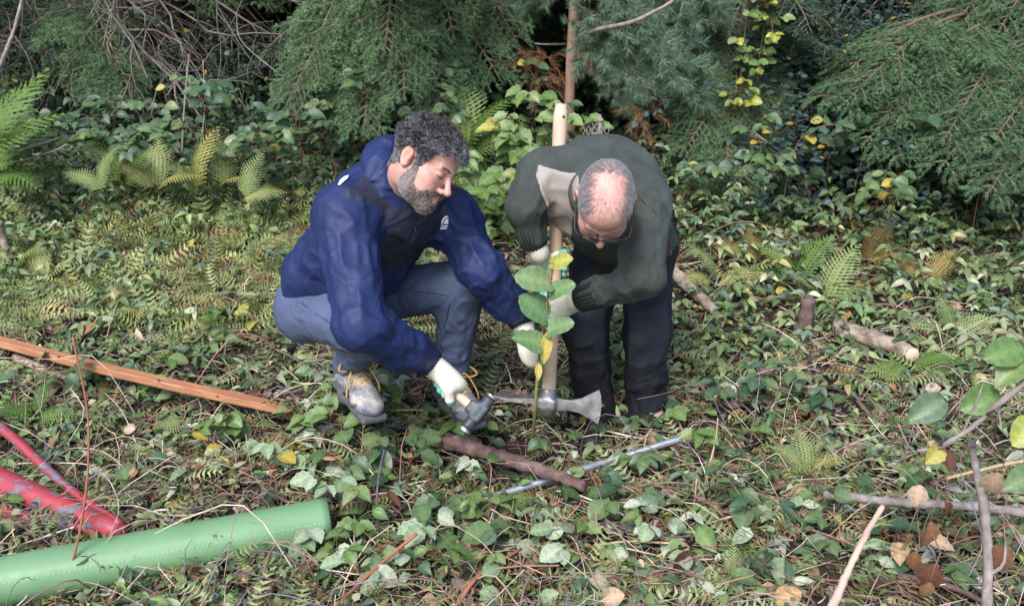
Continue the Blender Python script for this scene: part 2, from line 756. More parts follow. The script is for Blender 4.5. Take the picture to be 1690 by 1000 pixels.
M['zip'] = mat_noise('zip_red', [(.3, (.55, .03, .03)), (.7, (.65, .05, .04))], 40, .5, 0)
M['white'] = mat_noise('print_white', [(.3, (.7, .7, .7)), (.7, (.82, .82, .82))], 40, .5, 0)
M['black'] = mat_noise('black_plastic', [(.3, (.01, .01, .012)), (.7, (.02, .02, .024))], 40, .3, 0)
M['shoe'] = mat_noise('shoe_suede', [(.40, (.10, .105, .125)), (.44, (.19, .19, .21)), (.53, (.22, .215, .225)), (.56, (.36, .34, .30)), (.7, (.40, .38, .34))], 17, .85, .5, .003)
M['sole'] = mat_noise('shoe_sole', [(.3, (.05, .05, .055)), (.7, (.12, .12, .13))], 30, .8, .3, .002)
M['lace'] = mat_noise('lace_mustard', [(.3, (.36, .19, .05)), (.7, (.52, .30, .09))], 90, .8, .3, .001)
M['boot'] = mat_noise('boot_dark', [(.3, (.012, .012, .014)), (.7, (.03, .028, .026))], 30, .6, .3, .002)
M['eyewhite'] = mat_noise('eye_white', [(.3, (.6, .57, .55)), (.7, (.7, .68, .66))], 40, .2, 0)


def hairmat(name, c):
    m, n, l, b = new_mat(name)
    b.inputs['Base Color'].default_value = (*c, 1)
    b.inputs['Roughness'].default_value = .45
    b.inputs['Specular IOR Level'].default_value = .5
    return m


HAIR1 = [hairmat('hair_dark', (.012, .010, .012)), hairmat('hair_brown', (.035, .028, .030)), hairmat('hair_grey', (.12, .115, .125)), hairmat('hair_silver', (.34, .34, .37))]
HAIR2 = [hairmat('hair_ash', (.16, .14, .14)), hairmat('hair_grey_light', (.30, .29, .30)), hairmat('hair_white', (.55, .54, .56)), hairmat('hair_dark_grey', (.07, .06, .06))]  # last tone: a darker grey for a few randomly picked strands
BEARD1 = [hairmat('beard_dark', (.03, .022, .018)), hairmat('beard_brown', (.10, .065, .045)), hairmat('beard_grey', (.26, .24, .24)), hairmat('beard_silver', (.52, .51, .52))]
I3 = np.eye(3)


def head_field(fat=0.0, lidded=True):
    """head in its own frame: x to the person's right, y forward, z up; origin between the ears"""
    f = Field((-.12, -.15, -.20), (.12, .15, .15), .0027)
    f.ell((0, -.015, .037), I3, (.075, .096, .083), .0)
    f.ell((0, .028, .050), I3, (.066, .062, .056), .02)
    f.ell((0, .034, -.028), I3, (.060 + fat, .058, .084), .03)
    for s in (-1, 1):
        f.cone((s * .054, -.004, -.043), (s * .043, .025, -.078), .015, .014, .03)
        f.cone((s * .043, .025, -.078), (s * .012, .074, -.099), .014, .014, .03)
        f.ell((s * .044, .058, -.020), I3, (.021 + fat, .024, .018), .02)
        f.ell((s * .036, .070, -.045), I3, (.022 + fat, .022, .026), .02)
    f.ell((0, .083, -.097), I3, (.019, .016, .016), .02)
    f.ell((0, .078, -.072), I3, (.03, .02, .028), .02)
    for s in (-1, 1):
        f.ell((s * .031, .099, .004), I3, (.0175, .014, .0105), .012, 's')
    f.cone((-.040, .079, .023), (-.008, .088, .020), .0085, .009, .014)
    f.cone((.040, .079, .023), (.008, .088, .020), .0085, .009, .014)
    for s in (-1, 1):
        f.ell((s * .031, .0785, .003), I3, (.0145, .0125, .0125), .004)
        f.cone((s * .044, .077, .001), (s * .019, .083, -.0005), .0028, .003, .004)
    f.cone((0, .088, .016), (0, .1165, -.027), .0068, .0095, .012)
    f.ell((0, .1165, -.030), I3, (.0105, .0115, .0095), .008)
    for s in (-1, 1):
        f.ell((s * .0135, .104, -.035), I3, (.0075, .0105, .008), .007)
        f.ell((s * .007, .106, -.0445), I3, (.0042, .006, .005), .003, 's')
    f.cone((-.021, .088, -.0625), (0, .099, -.059), .0045, .006, .006)
    f.cone((.021, .088, -.0625), (0, .099, -.059), .0045, .006, .006)
    f.cone((-.018, .088, -.0715), (0, .0965, -.0735), .005, .0065, .006)
    f.cone((.018, .088, -.0715), (0, .0965, -.0735), .005, .0065, .006)
    f.cone((-.022, .097, -.0665), (.022, .097, -.0665), .0012, .0012, .004, 's')
    for s in (-1, 1):
        A = np.array([nrm((1, .28 * s * s, 0)), nrm((-.28, 1, .22)), nrm((.06, -.22, 1))])
        A[:, 0] *= s
        c = np.array((s * .081, -.012, -.004))
        f.ell(c, A, (.0075, .018, .030), .006)
        f.ell(c + np.array((s * .007, .004, .004)), A, (.0055, .010, .018), .004, 's')
        f.ell(c + np.array((s * .001, .004, -.024)), A, (.0055, .009, .009), .006)
        f.cone(c + np.array((s * .004, .012, -.006)), c + np.array((s * .003, .012, .006)), .004, .003, .004)
    return f


def head_tint(p, bald=False):
    x, y, z = p[:, 0], p[:, 1], p[:, 2]
    c = np.ones((len(p), 3))

    def mixc(w, col):
        nonlocal c
        c = c * (1 - w[:, None]) + np.asarray(col) * w[:, None]
    g = lambda cx, cy, cz, r: np.exp(-((np.abs(x) - cx) ** 2 + (y - cy) ** 2 + (z - cz) ** 2) / r ** 2)
    mixc(.55 * g(.042, .07, -.022, .024), (1.08, .72, .70))
    mixc(.6 * g(0, .118, -.03, .017), (1.1, .72, .70))
    mixc(.7 * g(.0, .098, -.066, .014) , (.85, .52, .52))
    mixc(.5 * g(.083, -.012, 0, .03), (1.08, .74, .70))
    mixc(.35 * g(.031, .09, .005, .014), (.82, .66, .66))
    return np.clip(c, 0, 1.15)


def strands(mb, root, nor, comb, L, rad, seg=5, curl=.0, cw=8.0, lift=.5, mats=(0,), seed=0, droop=None):
    """hair: thin three-sided strands; every argument but the counts may be per strand"""
    rg = np.random.default_rng(seed)
    N = len(root)
    L = np.broadcast_to(np.asarray(L, float), (N,))
    t = np.linspace(0, 1, seg + 1)
    comb = comb - nor * (comb * nor).sum(1, keepdims=True)
    comb = comb / np.maximum(np.linalg.norm(comb, axis=1, keepdims=True), 1e-6)
    b = np.cross(nor, comb)
    ph = rg.random(N) * 6.28
    pts = np.zeros((N, seg + 1, 3))
    lift = np.broadcast_to(np.asarray(lift, float), (N,))
    for i, tt in enumerate(t):
        h = L * lift * np.sin(min(tt * 1.25, 1.57)) + .0005
        s = L * (1 - lift * .5) * tt
        cu = curl * tt ** .6
        pts[:, i] = root + nor * (h + cu * np.sin(ph + cw * tt))[:, None] + comb * s[:, None] + b * (cu * np.cos(ph + cw * tt) * 1.0)[:, None]
    tg = np.gradient(pts, axis=1)
    tg /= np.maximum(np.linalg.norm(tg, axis=2, keepdims=True), 1e-9)
    u = np.cross(tg, nor[:, None, :] + .01)
    u /= np.maximum(np.linalg.norm(u, axis=2, keepdims=True), 1e-9)
    w = np.cross(tg, u)
    V = []
    rr = rad * (1 - .75 * t)[None, :, None]
    for k in range(3):
        a = k * 2.0944
        V.append(pts + rr * (math.cos(a) * u + math.sin(a) * w))
    V = np.stack(V, 2)      # N, seg+1, 3, 3
    base = (np.arange(N) * (seg + 1) * 3)[:, None, None]
    i = (np.arange(seg) * 3)[None, :, None]
    k = np.arange(3)[None, None, :]
    k2 = (k + 1) % 3
    f = np.stack(np.broadcast_arrays(base + i + k, base + i + k2, base + i + 3 + k2, base + i + 3 + k), -1)  # N,seg,3,4
    mi = rg.choice(len(mats), N, p=None) if not isinstance(mats, np.ndarray) else mats
    V = V.reshape(-1, 3)
    s0 = mb.n
    mb.v.append(V.astype(np.float32))
    mb.c.append(np.ones((len(V), 3), np.float32))
    f = f.reshape(N, -1, 4)
    mb.f4.append((f.reshape(-1, 4) + s0).astype(np.int32))
    mb.m4.append(np.repeat(mi, f.shape[1]).astype(np.int32))
    mb.n += len(V)


def sample_surface(pos, F, mask, n, seed=0):
    rg = np.random.default_rng(seed)
    cen = pos[F].mean(1)
    nn = np.cross(pos[F[:, 2]] - pos[F[:, 0]], pos[F[:, 3]] - pos[F[:, 1]])
    ar = np.linalg.norm(nn, axis=1)
    nn /= np.maximum(ar, 1e-12)[:, None]
    w = ar * np.clip(mask(cen), 0, 1)
    idx = rg.choice(len(F), n, p=w / w.sum())
    a, b = rg.random((2, n, 1))
    q = pos[F[idx]]
    pt = (q[:, 0] * (1 - a) + q[:, 1] * a) * (1 - b) + (q[:, 3] * (1 - a) + q[:, 2] * a) * b
    return pt, nn[idx]


def smooth_normals(pos, F):
    nn = np.cross(pos[F[:, 2]] - pos[F[:, 0]], pos[F[:, 3]] - pos[F[:, 1]])
    vn_ = np.zeros_like(pos)
    for k in range(4):
        np.add.at(vn_, F[:, k], nn)
    return vn_ / np.maximum(np.linalg.norm(vn_, axis=1, keepdims=True), 1e-12)


def frame_from(F, Uh):
    F = nrm(F)
    X = nrm(np.cross(F, Uh))
    U = np.cross(X, F)
    return np.stack([X, F, U])      # rows: right, forward, up


def to_world(mb_or_pos, c, A, s=1.0):
    return c + s * (mb_or_pos @ A)


def grip(c, a, e, r, wrist, bsign=1, isign=1, curl=1.0, fr=.0108):
    """a gloved hand closed round a bar: c point on its axis, a axis, e from the axis towards the palm.
    Returns the knit glove field and the rubber-coating field."""
    a = nrm(a)
    e = nrm(e - a * (e @ a))
    b = np.cross(a, e) * bsign
    lo = np.minimum(c - .12, wrist - .07)
    hi = np.maximum(c + .12, wrist + .07)
    g = Field(lo, hi, .0034)
    q = Field(lo, hi, .0034)
    at = lambda s, th, rr: c + a * s * isign + rr * (math.cos(R(th)) * e + math.sin(R(th)) * b)
    knk = []
    for k in range(4):
        s = (.033, .011, -.011, -.032)[k]
        ln = (1.0, 1.07, 1.0, .86)[k]
        p0 = at(s, 48, r + .017)
        p1 = at(s, 48 + 62 * ln * curl, r + fr + .004)
        p2 = at(s * .97, 48 + 118 * ln * curl, r + fr + .001)
        p3 = at(s * .94, 48 + 165 * ln * curl, r + fr)
        knk.append(p0)
        g.chain([p0, p1, p2, p3], [fr * 1.12, fr * 1.05, fr, fr * .92], .003)
        q.chain([p0 * .35 + p1 * .65, p1, p2, p3], [fr * 1.09, fr * 1.13, fr * 1.10, fr * 1.03], .003)
        # palm ray
        base = wrist * .72 + at(s * .5, -5, r + .022) * .28
        g.cone(p0, base, .0145, .019, .014)
        q.cone(at(s * .9, 25, r + .010), at(s * .6, -20, r + .012), .012, .013, .01)
    g.cone(at(0, 12, r + .024), wrist, .029, .029, .02)
    g.cone(at(-.022, 22, r + .020), at(.022, 22, r + .020), .021, .022, .015)
    t0 = at(.018, -28, r + .022)
    t1 = at(.036, -72, r + .016)
    t2 = at(.040, -112, r + .012)
    t3 = at(.034, -142, r + .011)
    g.cone(wrist * .55 + at(.0, -10, r + .02) * .45, t0, .02, .017, .012)
    g.chain([t0, t1, t2, t3], [.016, .0135, .0125, .011], .004)
    q.chain([t1, t2, t3], [.0145, .0138, .0122], .004)
    return g, q


def glove_parts(root, g, q, wrist, fore):
    cuff = nrm(fore - wrist)
    g.cone(wrist - cuff * .01, wrist + cuff * .045, .030, .033, .01)
    gl = wpart('glove', g.mesh('glove', 2), M['glove'], root)
    wpart('rubber_coating', q.mesh('rubber_coating', 2), M['rubber'], root, gl)
    return gl


_BV = {}


def surf_hit(me, px, py):
    """point and normal where the sight line through a pixel meets a world-space mesh"""
    if me.name not in _BV:
        _BV[me.name] = BVHTree.FromPolygons([v.co[:] for v in me.vertices], [p.vertices[:] for p in me.polygons])
    bv = _BV[me.name]
    dr = Vector(FWD + (px - 845) / FPX * RT + (500 - py) / FPX * UP).normalized()
    h = bv.ray_cast(Vector(CAM), dr)
    return (np.array(h[0]), np.array(h[1])) if h[0] is not None else (None, None)

# ------------------------------------------------------------------ first person: blue jacket, squatting, hammer in hand
def build_person_one():
    J = dict(
        pel=P(540, 492, 2.97), chest=P(618, 378, 2.74), neck=P(672, 306, 2.62),
        shR=P(566, 352, 2.53), elR=P(597, 540, 2.42), wrR=P(697, 590, 2.62),
        shL=P(742, 352, 2.80), elL=P(796, 446, 2.70), wrL=P(853, 516, 2.83),
        hpR=P(512, 510, 2.90), knR=P(620, 548, 2.62), anR=P(580, 596, 2.90),
        hpL=P(600, 492, 3.05), knL=P(770, 466, 2.86), anL=P(745, 612, 3.06))
    foot = gz(J['anL'])
    root = empty('person', gz(P(640, 640, 3.0)), 'squatting person in a blue rain jacket swinging a small hammer', 'person')
    T = nrm(J['neck'] - J['pel'])
    X = nrm(J['shR'] - J['shL'])
    X = nrm(X - T * (X @ T))
    Fw = np.cross(T, X)          # forward
    AX = np.stack([X, Fw, T])
    # -------- head
    hc = P(700, 270, 2.50)
    HS = .95
    HA = frame_from(.74 * RT - .58 * UP + .36 * T_, UP + .5 * RT + .1 * T_)
    f = head_field(.002)
    nb = (J['neck'] - .03 * T - hc) @ HA.T / HS
    f.cone((0, -.03, -.05), nb, .056, .062, .03)
    pos, F = f.mesh_arrays()
    pos = f.relax(pos, F, 1)
    tint = head_tint(pos)
    def ear(p):
        return (np.abs(p[:, 0]) > .0735) & (((p[:, 1] + .012) / .022) ** 2 + ((p[:, 2] + .004) / .036) ** 2 < 1)

    zt = lambda y: np.interp(y, [-.02, .0, .012, .020, .034, .042, .060, .075, .090, .11], [-.09, -.06, -.02, -.012, -.018, -.056, -.068, -.062, -.048, -.047])

    def bmask(p):
        x, y, z = np.abs(p[:, 0]), p[:, 1], p[:, 2]
        m = sstep(-.006, .004, zt(y) - z) * sstep(-.130, -.112, z) * sstep(-.012, .006, y)
        lips = (x < .020) & (y > .085) & (np.abs(z + .067) < .0075)
        return m * (~lips) * (~ear(p))
    wb = .62 * bmask(pos)
    tint = tint * (1 - wb[:, None]) + np.array((.30, .36, .40)) * wb[:, None]
    # -------- body under the clothes (one mesh with the head)
    bf = Field(np.min([v for v in J.values()], 0) - .25, np.max([v for v in J.values()], 0) + .2, .015)
    bf.ell(J['pel'] + .05 * T, AX, (.145, .10, .13), .0)
    bf.ell(J['chest'] + .02 * T, AX, (.15, .10, .17), .05)
    bf.cone(J['shR'], J['shL'], .05, .05, .05)
    bf.cone(J['neck'] - .08 * T, J['neck'], .06, .055, .03)
    for s in 'RL':
        bf.chain([J['sh' + s], J['el' + s], J['wr' + s]], [.05, .04, .026], .03)
        bf.chain([J['hp' + s], J['kn' + s], J['an' + s]], [.075, .05, .036], .03)
    p2, F2 = bf.mesh_arrays()
    mb = MB()
    mb.add(to_world(pos, hc, HA, HS), None, F, tint)
    mb.add(p2, None, F2)
    body = wpart('body', mb.mesh('body'), M['skin1'], root)
    # -------- hair
    zb = lambda y: np.interp(y, [-.13, -.085, -.05, -.03, -.012, .004, .014, .032, .040, .052, .074, .1], [-.075, -.065, -.045, -.03, .030, .030, -.018, -.018, .02, .052, .066, .072])

    def hmask(p):
        return sstep(-.004, .004, p[:, 2] - zb(p[:, 1])) * (~ear(p))
    hb = MB()
    def ear2(p):
        return (np.abs(p[:, 0]) > .060) & (((p[:, 1] + .010) / .032) ** 2 + ((p[:, 2] + .004) / .044) ** 2 < 1)
    cap = f.clip(lambda p: np.where(ear2(p), .01, (zb(p[:, 1]) + .010) - p[:, 2]), .0)
    cap.disp(lambda p: -.001 - (.004 + .009 * vn(p * 70)) * sstep(.0, .06, p[:, 2]), .04)
    cp, cF = cap.mesh_arrays()
    keep = (cap.relax(cp, cF, 1))
    hb.add(keep, None, cF, mat=0)
    n1 = 11000
    rt, nr = sample_surface(pos, F, hmask, n1, 3)
    rg = np.random.default_rng(4)
    front = sstep(.02, .09, rt[:, 1])
    side = sstep(.03, -.03, rt[:, 2])
    whorl = np.stack([np.sin(rt[:, 1] * 60 + rt[:, 2] * 45), .6 + .5 * np.cos(rt[:, 0] * 50), -.7 + .5 * np.sin(rt[:, 0] * 70 + rt[:, 1] * 33)], 1)
    whorl += (rg.random((n1, 3)) - .5) * 1.4
    clump = (vn(rt * 75) - .5) * .9
    silver = np.clip(clump * .7 + .26 + .7 * front * sstep(.02, .07, rt[:, 2]) + .75 * side, 0, .95)
    u = rg.random(n1)
    mi = np.where(u < silver * .45, 3, np.where(u < silver, 2, np.where(rg.random(n1) < .45, 1, 0)))
    top = sstep(.0, .06, rt[:, 2])
    whorl += 1.5 * np.stack([vn(rt * 70) - .5, vn(rt * 70 + 9) - .5, vn(rt * 70 + 17) - .5], 1) * 2
    strands(hb, rt, nr, whorl, .008 + .019 * top * (.7 + .6 * rg.random(n1)), .00085, 6, .005, 9.5, .42 + .30 * top, mi, 5)
    hb2 = MB()
    for v, c in zip(hb.v, hb.c):
        hb2.v.append(to_world(v, hc, HA, HS).astype(np.float32))
        hb2.c.append(c)
    hb2.f4, hb2.m4, hb2.n = hb.f4, hb.m4, hb.n
    wpart('hair', hb2.mesh('hair'), HAIR1, root)
    # -------- beard
    bb = MB()
    n2 = 6500
    rt, nr = sample_surface(pos, F, bmask, n2, 6)
    comb = np.stack([rg.random(n2) - .5, .5 + 0 * rt[:, 0], -1.2 + 0 * rt[:, 0]], 1) + (rg.random((n2, 3)) - .5) * .9
    sideb = sstep(.055, .02, rt[:, 1]) + .5 * sstep(-.105, -.12, rt[:, 2])
    u = rg.random(n2)
    sv = np.clip(.32 + .7 * sideb, 0, .97)
    mi = np.where(u < sv * .5, 3, np.where(u < sv, 2, np.where(rg.random(n2) < .5, 1, 0)))
    strands(bb, rt, nr, comb, .0028 + .0034 * rg.random(n2), .0006, 4, .0015, 6, .55, mi, 7)
    # eyebrows and lashes join the beard's shades but are parts of their own
    for s in (-1, 1):
        eb = MB()
        n3 = 230
        t = rg.random(n3)
        x = s * (.012 + .036 * t)
        root3 = np.stack([x, .0965 - .013 * t ** 2 + 0 * t, .0225 + .004 * np.sin(t * 2.6) + .0055 * (rg.random(n3) - .5)], 1)
        strands(eb, root3, np.tile([0, 1.0, .2], (n3, 1)), np.stack([s * np.ones(n3), -.2 + 0 * t, .15 + .2 * rg.random(n3)], 1), .005, .00030, 3, .0, 1, .25, np.zeros(n3, int), 9)
        eb.v[-1] = to_world(eb.v[-1], hc, HA, HS).astype(np.float32)
        wpart('eyebrow', eb.mesh('eyebrow'), HAIR1[1], root)
        el = MB()
        t = np.linspace(0, 1, 9)
        pts = np.stack([s * (.0175 + .028 * t), .0948 - .0085 * (2 * t - 1) ** 2 - .006 * t, .0000 - .002 * np.sin(t * 3.14)], 1)
        tube(el, to_world(pts, hc, HA, HS), .0011, 5)
        wpart('eyelashes', el.mesh('eyelashes'), HAIR1[0], root)
    for i in range(len(bb.v)):
        bb.v[i] = to_world(bb.v[i], hc, HA, HS).astype(np.float32)
    wpart('beard', bb.mesh('beard'), BEARD1, root)
    # -------- jacket
    lo = np.min([J[k] for k in ('pel', 'shR', 'elR', 'wrR', 'elL', 'wrL', 'neck', 'shL')], 0) - .22
    hi = np.max([J[k] for k in ('pel', 'shR', 'elR', 'wrR', 'elL', 'wrL', 'neck', 'shL')], 0) + .14
    jf = Field(lo, hi, .0058)
    jf.ell(J['pel'] + .09 * T - .025 * Fw, AX, (.178, .140, .165), .0)
    jf.ell(J['pel'] + .24 * T + .005 * Fw, AX, (.170, .135, .17), .06)
    jf.ell(J['chest'] + .06 * T, AX, (.182, .130, .17), .06)
    jf.ell(J['chest'] + .12 * T - .045 * Fw, AX, (.15, .09, .12), .06)
    jf.cone(J['shR'] - .00 * X, J['shL'], .076, .076, .05)
    jf.cone(J['neck'] - .10 * T, J['neck'] - .03 * T, .10, .078, .04)
    jf.chain([J['shR'], J['elR']], [.080, .064], .045)
    jf.chain([J['elR'], J['elR'] * .3 + J['wrR'] * .7, J['wrR']], [.066, .060, .047], .03)
    jf.chain([J['shL'], J['elL']], [.076, .064], .045)
    jf.chain([J['elL'], J['elL'] * .3 + J['wrL'] * .7, J['wrL']], [.062, .058, .046], .03)
    # cut the hem
    hemc = J['pel'] - .005 * T
    sl, g = jf.box(jf.lo, jf.lo + jf.n * jf.h)
    for s in 'RL':
        pass
    legcut = -((g - hemc) @ nrm(T + .15 * Fw))
    # keep sleeves: only cut near the pelvis
    near = np.linalg.norm(g - J['pel'], axis=-1) - .27
    cut = np.maximum(legcut, near)      # region to remove (<0 inside? legcut>0 below hem)
    rem = np.where((legcut > 0) & (near < 0), np.maximum(legcut, -.05), -.05)
    arm = np.full(rem.shape, 1.0)
    for a, b in ((J['shR'], J['elR']), (J['elR'], J['wrR'])):
        ba = b - a
        t = np.clip((g - a) @ ba / (ba @ ba), 0, 1)
        arm = np.minimum(arm, np.linalg.norm(g - a - t[..., None] * ba, axis=-1) - .085)
    rem = np.where(arm < 0, -.05, rem)
    jf.d = np.maximum(jf.d, rem.astype(np.float32))
    del g, rem, arm, legcut, near, cut
    jf.disp(wrinkle(J['shR'], J['elR'], .13, 12, .0075, .3))
    jf.disp(wrinkle(J['elR'], J['wrR'], .11, 16, .0075, 1.3))
    jf.disp(wrinkle(J['shL'], J['elL'], .13, 13, .008, 2.1))
    jf.disp(wrinkle(J['elL'], J['wrL'], .11, 15, .008, 3.3))
    jf.disp(wrinkle(J['pel'] - .05 * T, J['pel'] + .3 * T, .26, 8.5, .0095, 4.0))
    jf.disp(wrinkle(J['pel'] + .2 * T, J['neck'] - .08 * T, .26, 7, .007, 5.0))
    jf.disp(crumple(.0055, 17, 2.0))
    jme = jf.mesh('jacket', 1)
    jco = jme.copy()
    jk = wpart('jacket', jme, M['jacket'], root)
    # slate yoke: front and top of the shoulders, not the sleeves and not the back

    def yfn(p):
        al = (p - J['pel']) @ T
        fw = (p - J['chest']) @ Fw
        xx = (p - J['chest']) @ X
        reg = np.maximum.reduce([.335 + .02 * np.sin(xx * 14) - al, -.050 - fw + .06 * sstep(.1, .2, xx), np.abs(xx) - .215])
        ex = np.full(len(p), -1.0)
        for sh, e_, w_, k0, rr_ in ((J['shR'], J['elR'], J['wrR'], .22, .112), (J['shL'], J['elL'], J['wrL'], .25, .105)):
            for a, b in ((sh * (1 - k0) + e_ * k0, e_), (e_, w_)):
                ba = b - a
                t = np.clip((p - a) @ ba / (ba @ ba), 0, 1)
                ex = np.maximum(ex, rr_ - np.linalg.norm(p - a - t[:, None] * ba, axis=1))
        return np.maximum(reg, ex)
    wpart('yoke', jf.clip(yfn, .0014).mesh('yoke', 1), M['yoke'], root, jk)
    # hood rolled round the neck
    hf = Field(J['neck'] - .22, J['neck'] + .2, .0048)
    N0 = J['neck'] + .0 * T
    ringp, rr = [], []
    for a in np.linspace(-150, 150, 15):
        ca, sa = math.cos(R(a)), math.sin(R(a))
        back = (1 + ca) / 2                         # 1 at the back, 0 at the throat
        ringp.append(N0 + X * sa * .090 - Fw * ca * .085 + T * (-.035 + .055 * back) - Fw * .012)
        rr.append(.032 + .020 * back)
    hf.chain(ringp, rr, .02)
    hf.ell(N0 - .085 * Fw - .035 * T, AX, (.10, .055, .075), .04)
    hf.ell(N0 - .03 * Fw + .058 * X - .01 * T, AX, (.055, .08, .05), .03)
    hf.disp(wrinkle(N0 - .15 * X, N0 + .15 * X, .2, 9, .0065, .7))
    hf.disp(crumple(.006, 17, 4.0))
    hd = hf.mesh('hood', 1)
    wpart('hood', hd, M['jacket'], root, jk)
    # elastic cuffs
    for s, a in (('R', 'elR'), ('L', 'elL')):
        d = nrm(J['wr' + s] - J[a])
        u_ = nrm(np.cross(d, UP))
        w_ = np.cross(d, u_)
        cb = MB()
        for i in range(26):
            an = i / 26 * 6.283
            o = math.cos(an) * u_ + math.sin(an) * w_
            tube(cb, [J['wr' + s] + d * t + o * r_ for t, r_ in ((-.022, .046), (.0, .0405), (.022, .0415), (.036, .036))], .0065, 5)
        wpart('cuff', cb.mesh('cuff'), M['jacket'], root, jk)
    # zip, logos
    zp = []
    for px, py in ((676, 345), (684, 370), (688, 395), (690, 420), (690, 442)):
        h, nn = surf_hit(jco, px, py)
        if h is not None:
            zp.append(h + .002 * T_)
    if len(zp) > 2:
        zb_ = MB()
        tube(zb_, spline(zp, 20), .003, 6)
        wpart('zip', zb_.mesh('zip'), M['yoke'], root, jk)

    def patch(pts_px, nm):
        v = []
        for px, py in pts_px:
            h, nn = surf_hit(jco, px, py)
            if h is None:
                return
            v.append(h + .0045 * nrm(nn) if nn @ T_ > 0 else h - .0045 * nrm(nn))
        v = np.array(v)
        c = v.mean(0)
        n = len(v)
        mb_ = MB()
        back = v - .002 * T_
        V = np.concatenate([v, back, [c + .0005 * T_]])
        mb_.add(V, [(2 * n, (i + 1) % n, i) for i in range(n)], [(i, (i + 1) % n, n + (i + 1) % n, n + i) for i in range(n)])
        wpart(nm, mb_.mesh(nm, False), M['white'], root, jk)
    # the chest print: a quarter dome of two bands above three short bars
    for q in ([(727, 369.0), (728, 363.0), (732, 358.0), (737, 356.0), (740, 358.0), (734, 360.0), (731, 364.0), (730, 369.0)],
              [(732, 369.0), (733, 364.0), (737, 361.0), (740, 361.0), (740, 369.0)],
              [(727, 371.0), (739, 371.0), (739, 373.5), (727, 373.5)],
              [(726, 375.0), (737, 375.0), (737, 377.5), (726, 377.5)]):
        patch(q, 'chest_print')
    patch([(558, 307), (562, 299), (570, 293), (577, 291), (574, 297), (567, 302), (561, 308)], 'shoulder_print')
    # -------- trousers
    kk = ('pel', 'hpR', 'hpL', 'knR', 'knL', 'anR', 'anL')
    tf = Field(np.min([J[k] for k in kk], 0) - .2, np.max([J[k] for k in kk], 0) + .16, .0062)
    tf.ell(J['pel'] + .03 * T, AX, (.165, .125, .13), .0)
    tf.ell(J['hpR'] - .035 * T - .012 * Fw, AX, (.095, .10, .10), .05)
    tf.ell(J['hpL'] - .05 * T - .02 * Fw, AX, (.10, .11, .11), .05)
    for s in 'RL':
        tf.cone(J['hp' + s], J['kn' + s], .095, .069, .04)
        cm = J['kn' + s] * .62 + J['an' + s] * .38 - .02 * Fw
        tf.chain([J['kn' + s], cm, J['an' + s]], [.067, .064, .055], .03)
        dn = nrm(J['an' + s] - J['kn' + s])
        tf.cone(J['an' + s], J['an' + s] + dn * .012, .055, .056, .01)
    for i, s in enumerate('RL'):
        tf.disp(wrinkle(J['kn' + s] * .75 + J['an' + s] * .25, J['an' + s], .10, 17, .005, 1 + i))
        tf.disp(wrinkle(J['hp' + s], J['kn' + s], .13, 11, .0038, 3 + i))
    tf.disp(crumple(.003, 15, 5.0))
    tm = tf.mesh('trousers', 1)
    tco = tm.copy()
    tr = wpart('trousers', tm, M['jeans'], root)
    for pxs in ([(626, 484), (660, 482), (700, 482), (735, 487), (752, 492)], [(742, 500), (736, 530), (730, 560), (728, 590)], [(498, 500), (540, 530), (585, 552), (610, 556)]):
        pl = []
        for px, py in pxs:
            h, nn = surf_hit(tco, px, py)
            if h is not None:
                pl.append(h)
        if len(pl) > 2:
            mb_ = MB()
            tube(mb_, spline(pl, 26), .0022, 5)
            wpart('seam', mb_.mesh('seam'), M['stitch'], root, tr)
    # -------- shoes
    for s, toe in (('R', nrm(.55 * RT - FWD * np.array([1, 1, 0]))), ('L', nrm(.5 * RT - FWD * np.array([1, 1, 0])))):
        an = J['an' + s]
        tn = nrm(np.array([toe[0], toe[1], -.12]))
        base = an + np.array([0, 0, -.075])
        sd_ = nrm(np.cross(tn, [0, 0, 1]))
        upv = np.cross(sd_, tn)
        A = np.stack([sd_, tn, upv])
        sf = Field(base - .24, base + .24, .0048)
        sf.ell(base + .005 * upv - tn * .03, A, (.042, .06, .05), .0)
        sf.cone(base + upv * .055 - tn * .02, base + upv * .01 + tn * .10, .045, .034, .03)
        sf.ell(base + tn * .13 - upv * .004, A, (.047, .075, .034), .03)
        sf.cone(base + upv * .09 - tn * .02, base + upv * .04 - tn * .02, .052, .046, .02)
        sl, g = sf.box(sf.lo, sf.lo + sf.n * sf.h)
        sf.d = np.maximum(sf.d, (-((g - base) @ upv) - .028).astype(np.float32))
        sh = wpart('shoe', sf.mesh('shoe', 1), M['shoe'], root)
        so = Field(base - .24, base + .24, .0048)
        so.rbox(base - upv * .034 - tn * .035, A, (.040, .055, .014), .012, 0)
        so.rbox(base - upv * .034 + tn * .10, A, (.044, .098, .014), .012, .05)
        wpart('sole', so.mesh('sole', 1), M['sole'], root, sh)
        lb = MB()
        for i in range(5):
            y = .015 + .026 * i
            zz = .080 - .013 * i
            for sg in (-1, 1):
                a = base + tn * (y + .02) + upv * (zz - .018) + sd_ * .032 * sg
                b = base + tn * y + upv * (zz + .012)
                c = base + tn * (y - .012) + upv * (zz - .004) - sd_ * .034 * sg
                tube(lb, spline([a, b, c], 9), .0034, 6)
        wpart('lace', lb.mesh('lace'), M['lace'], root, sh)
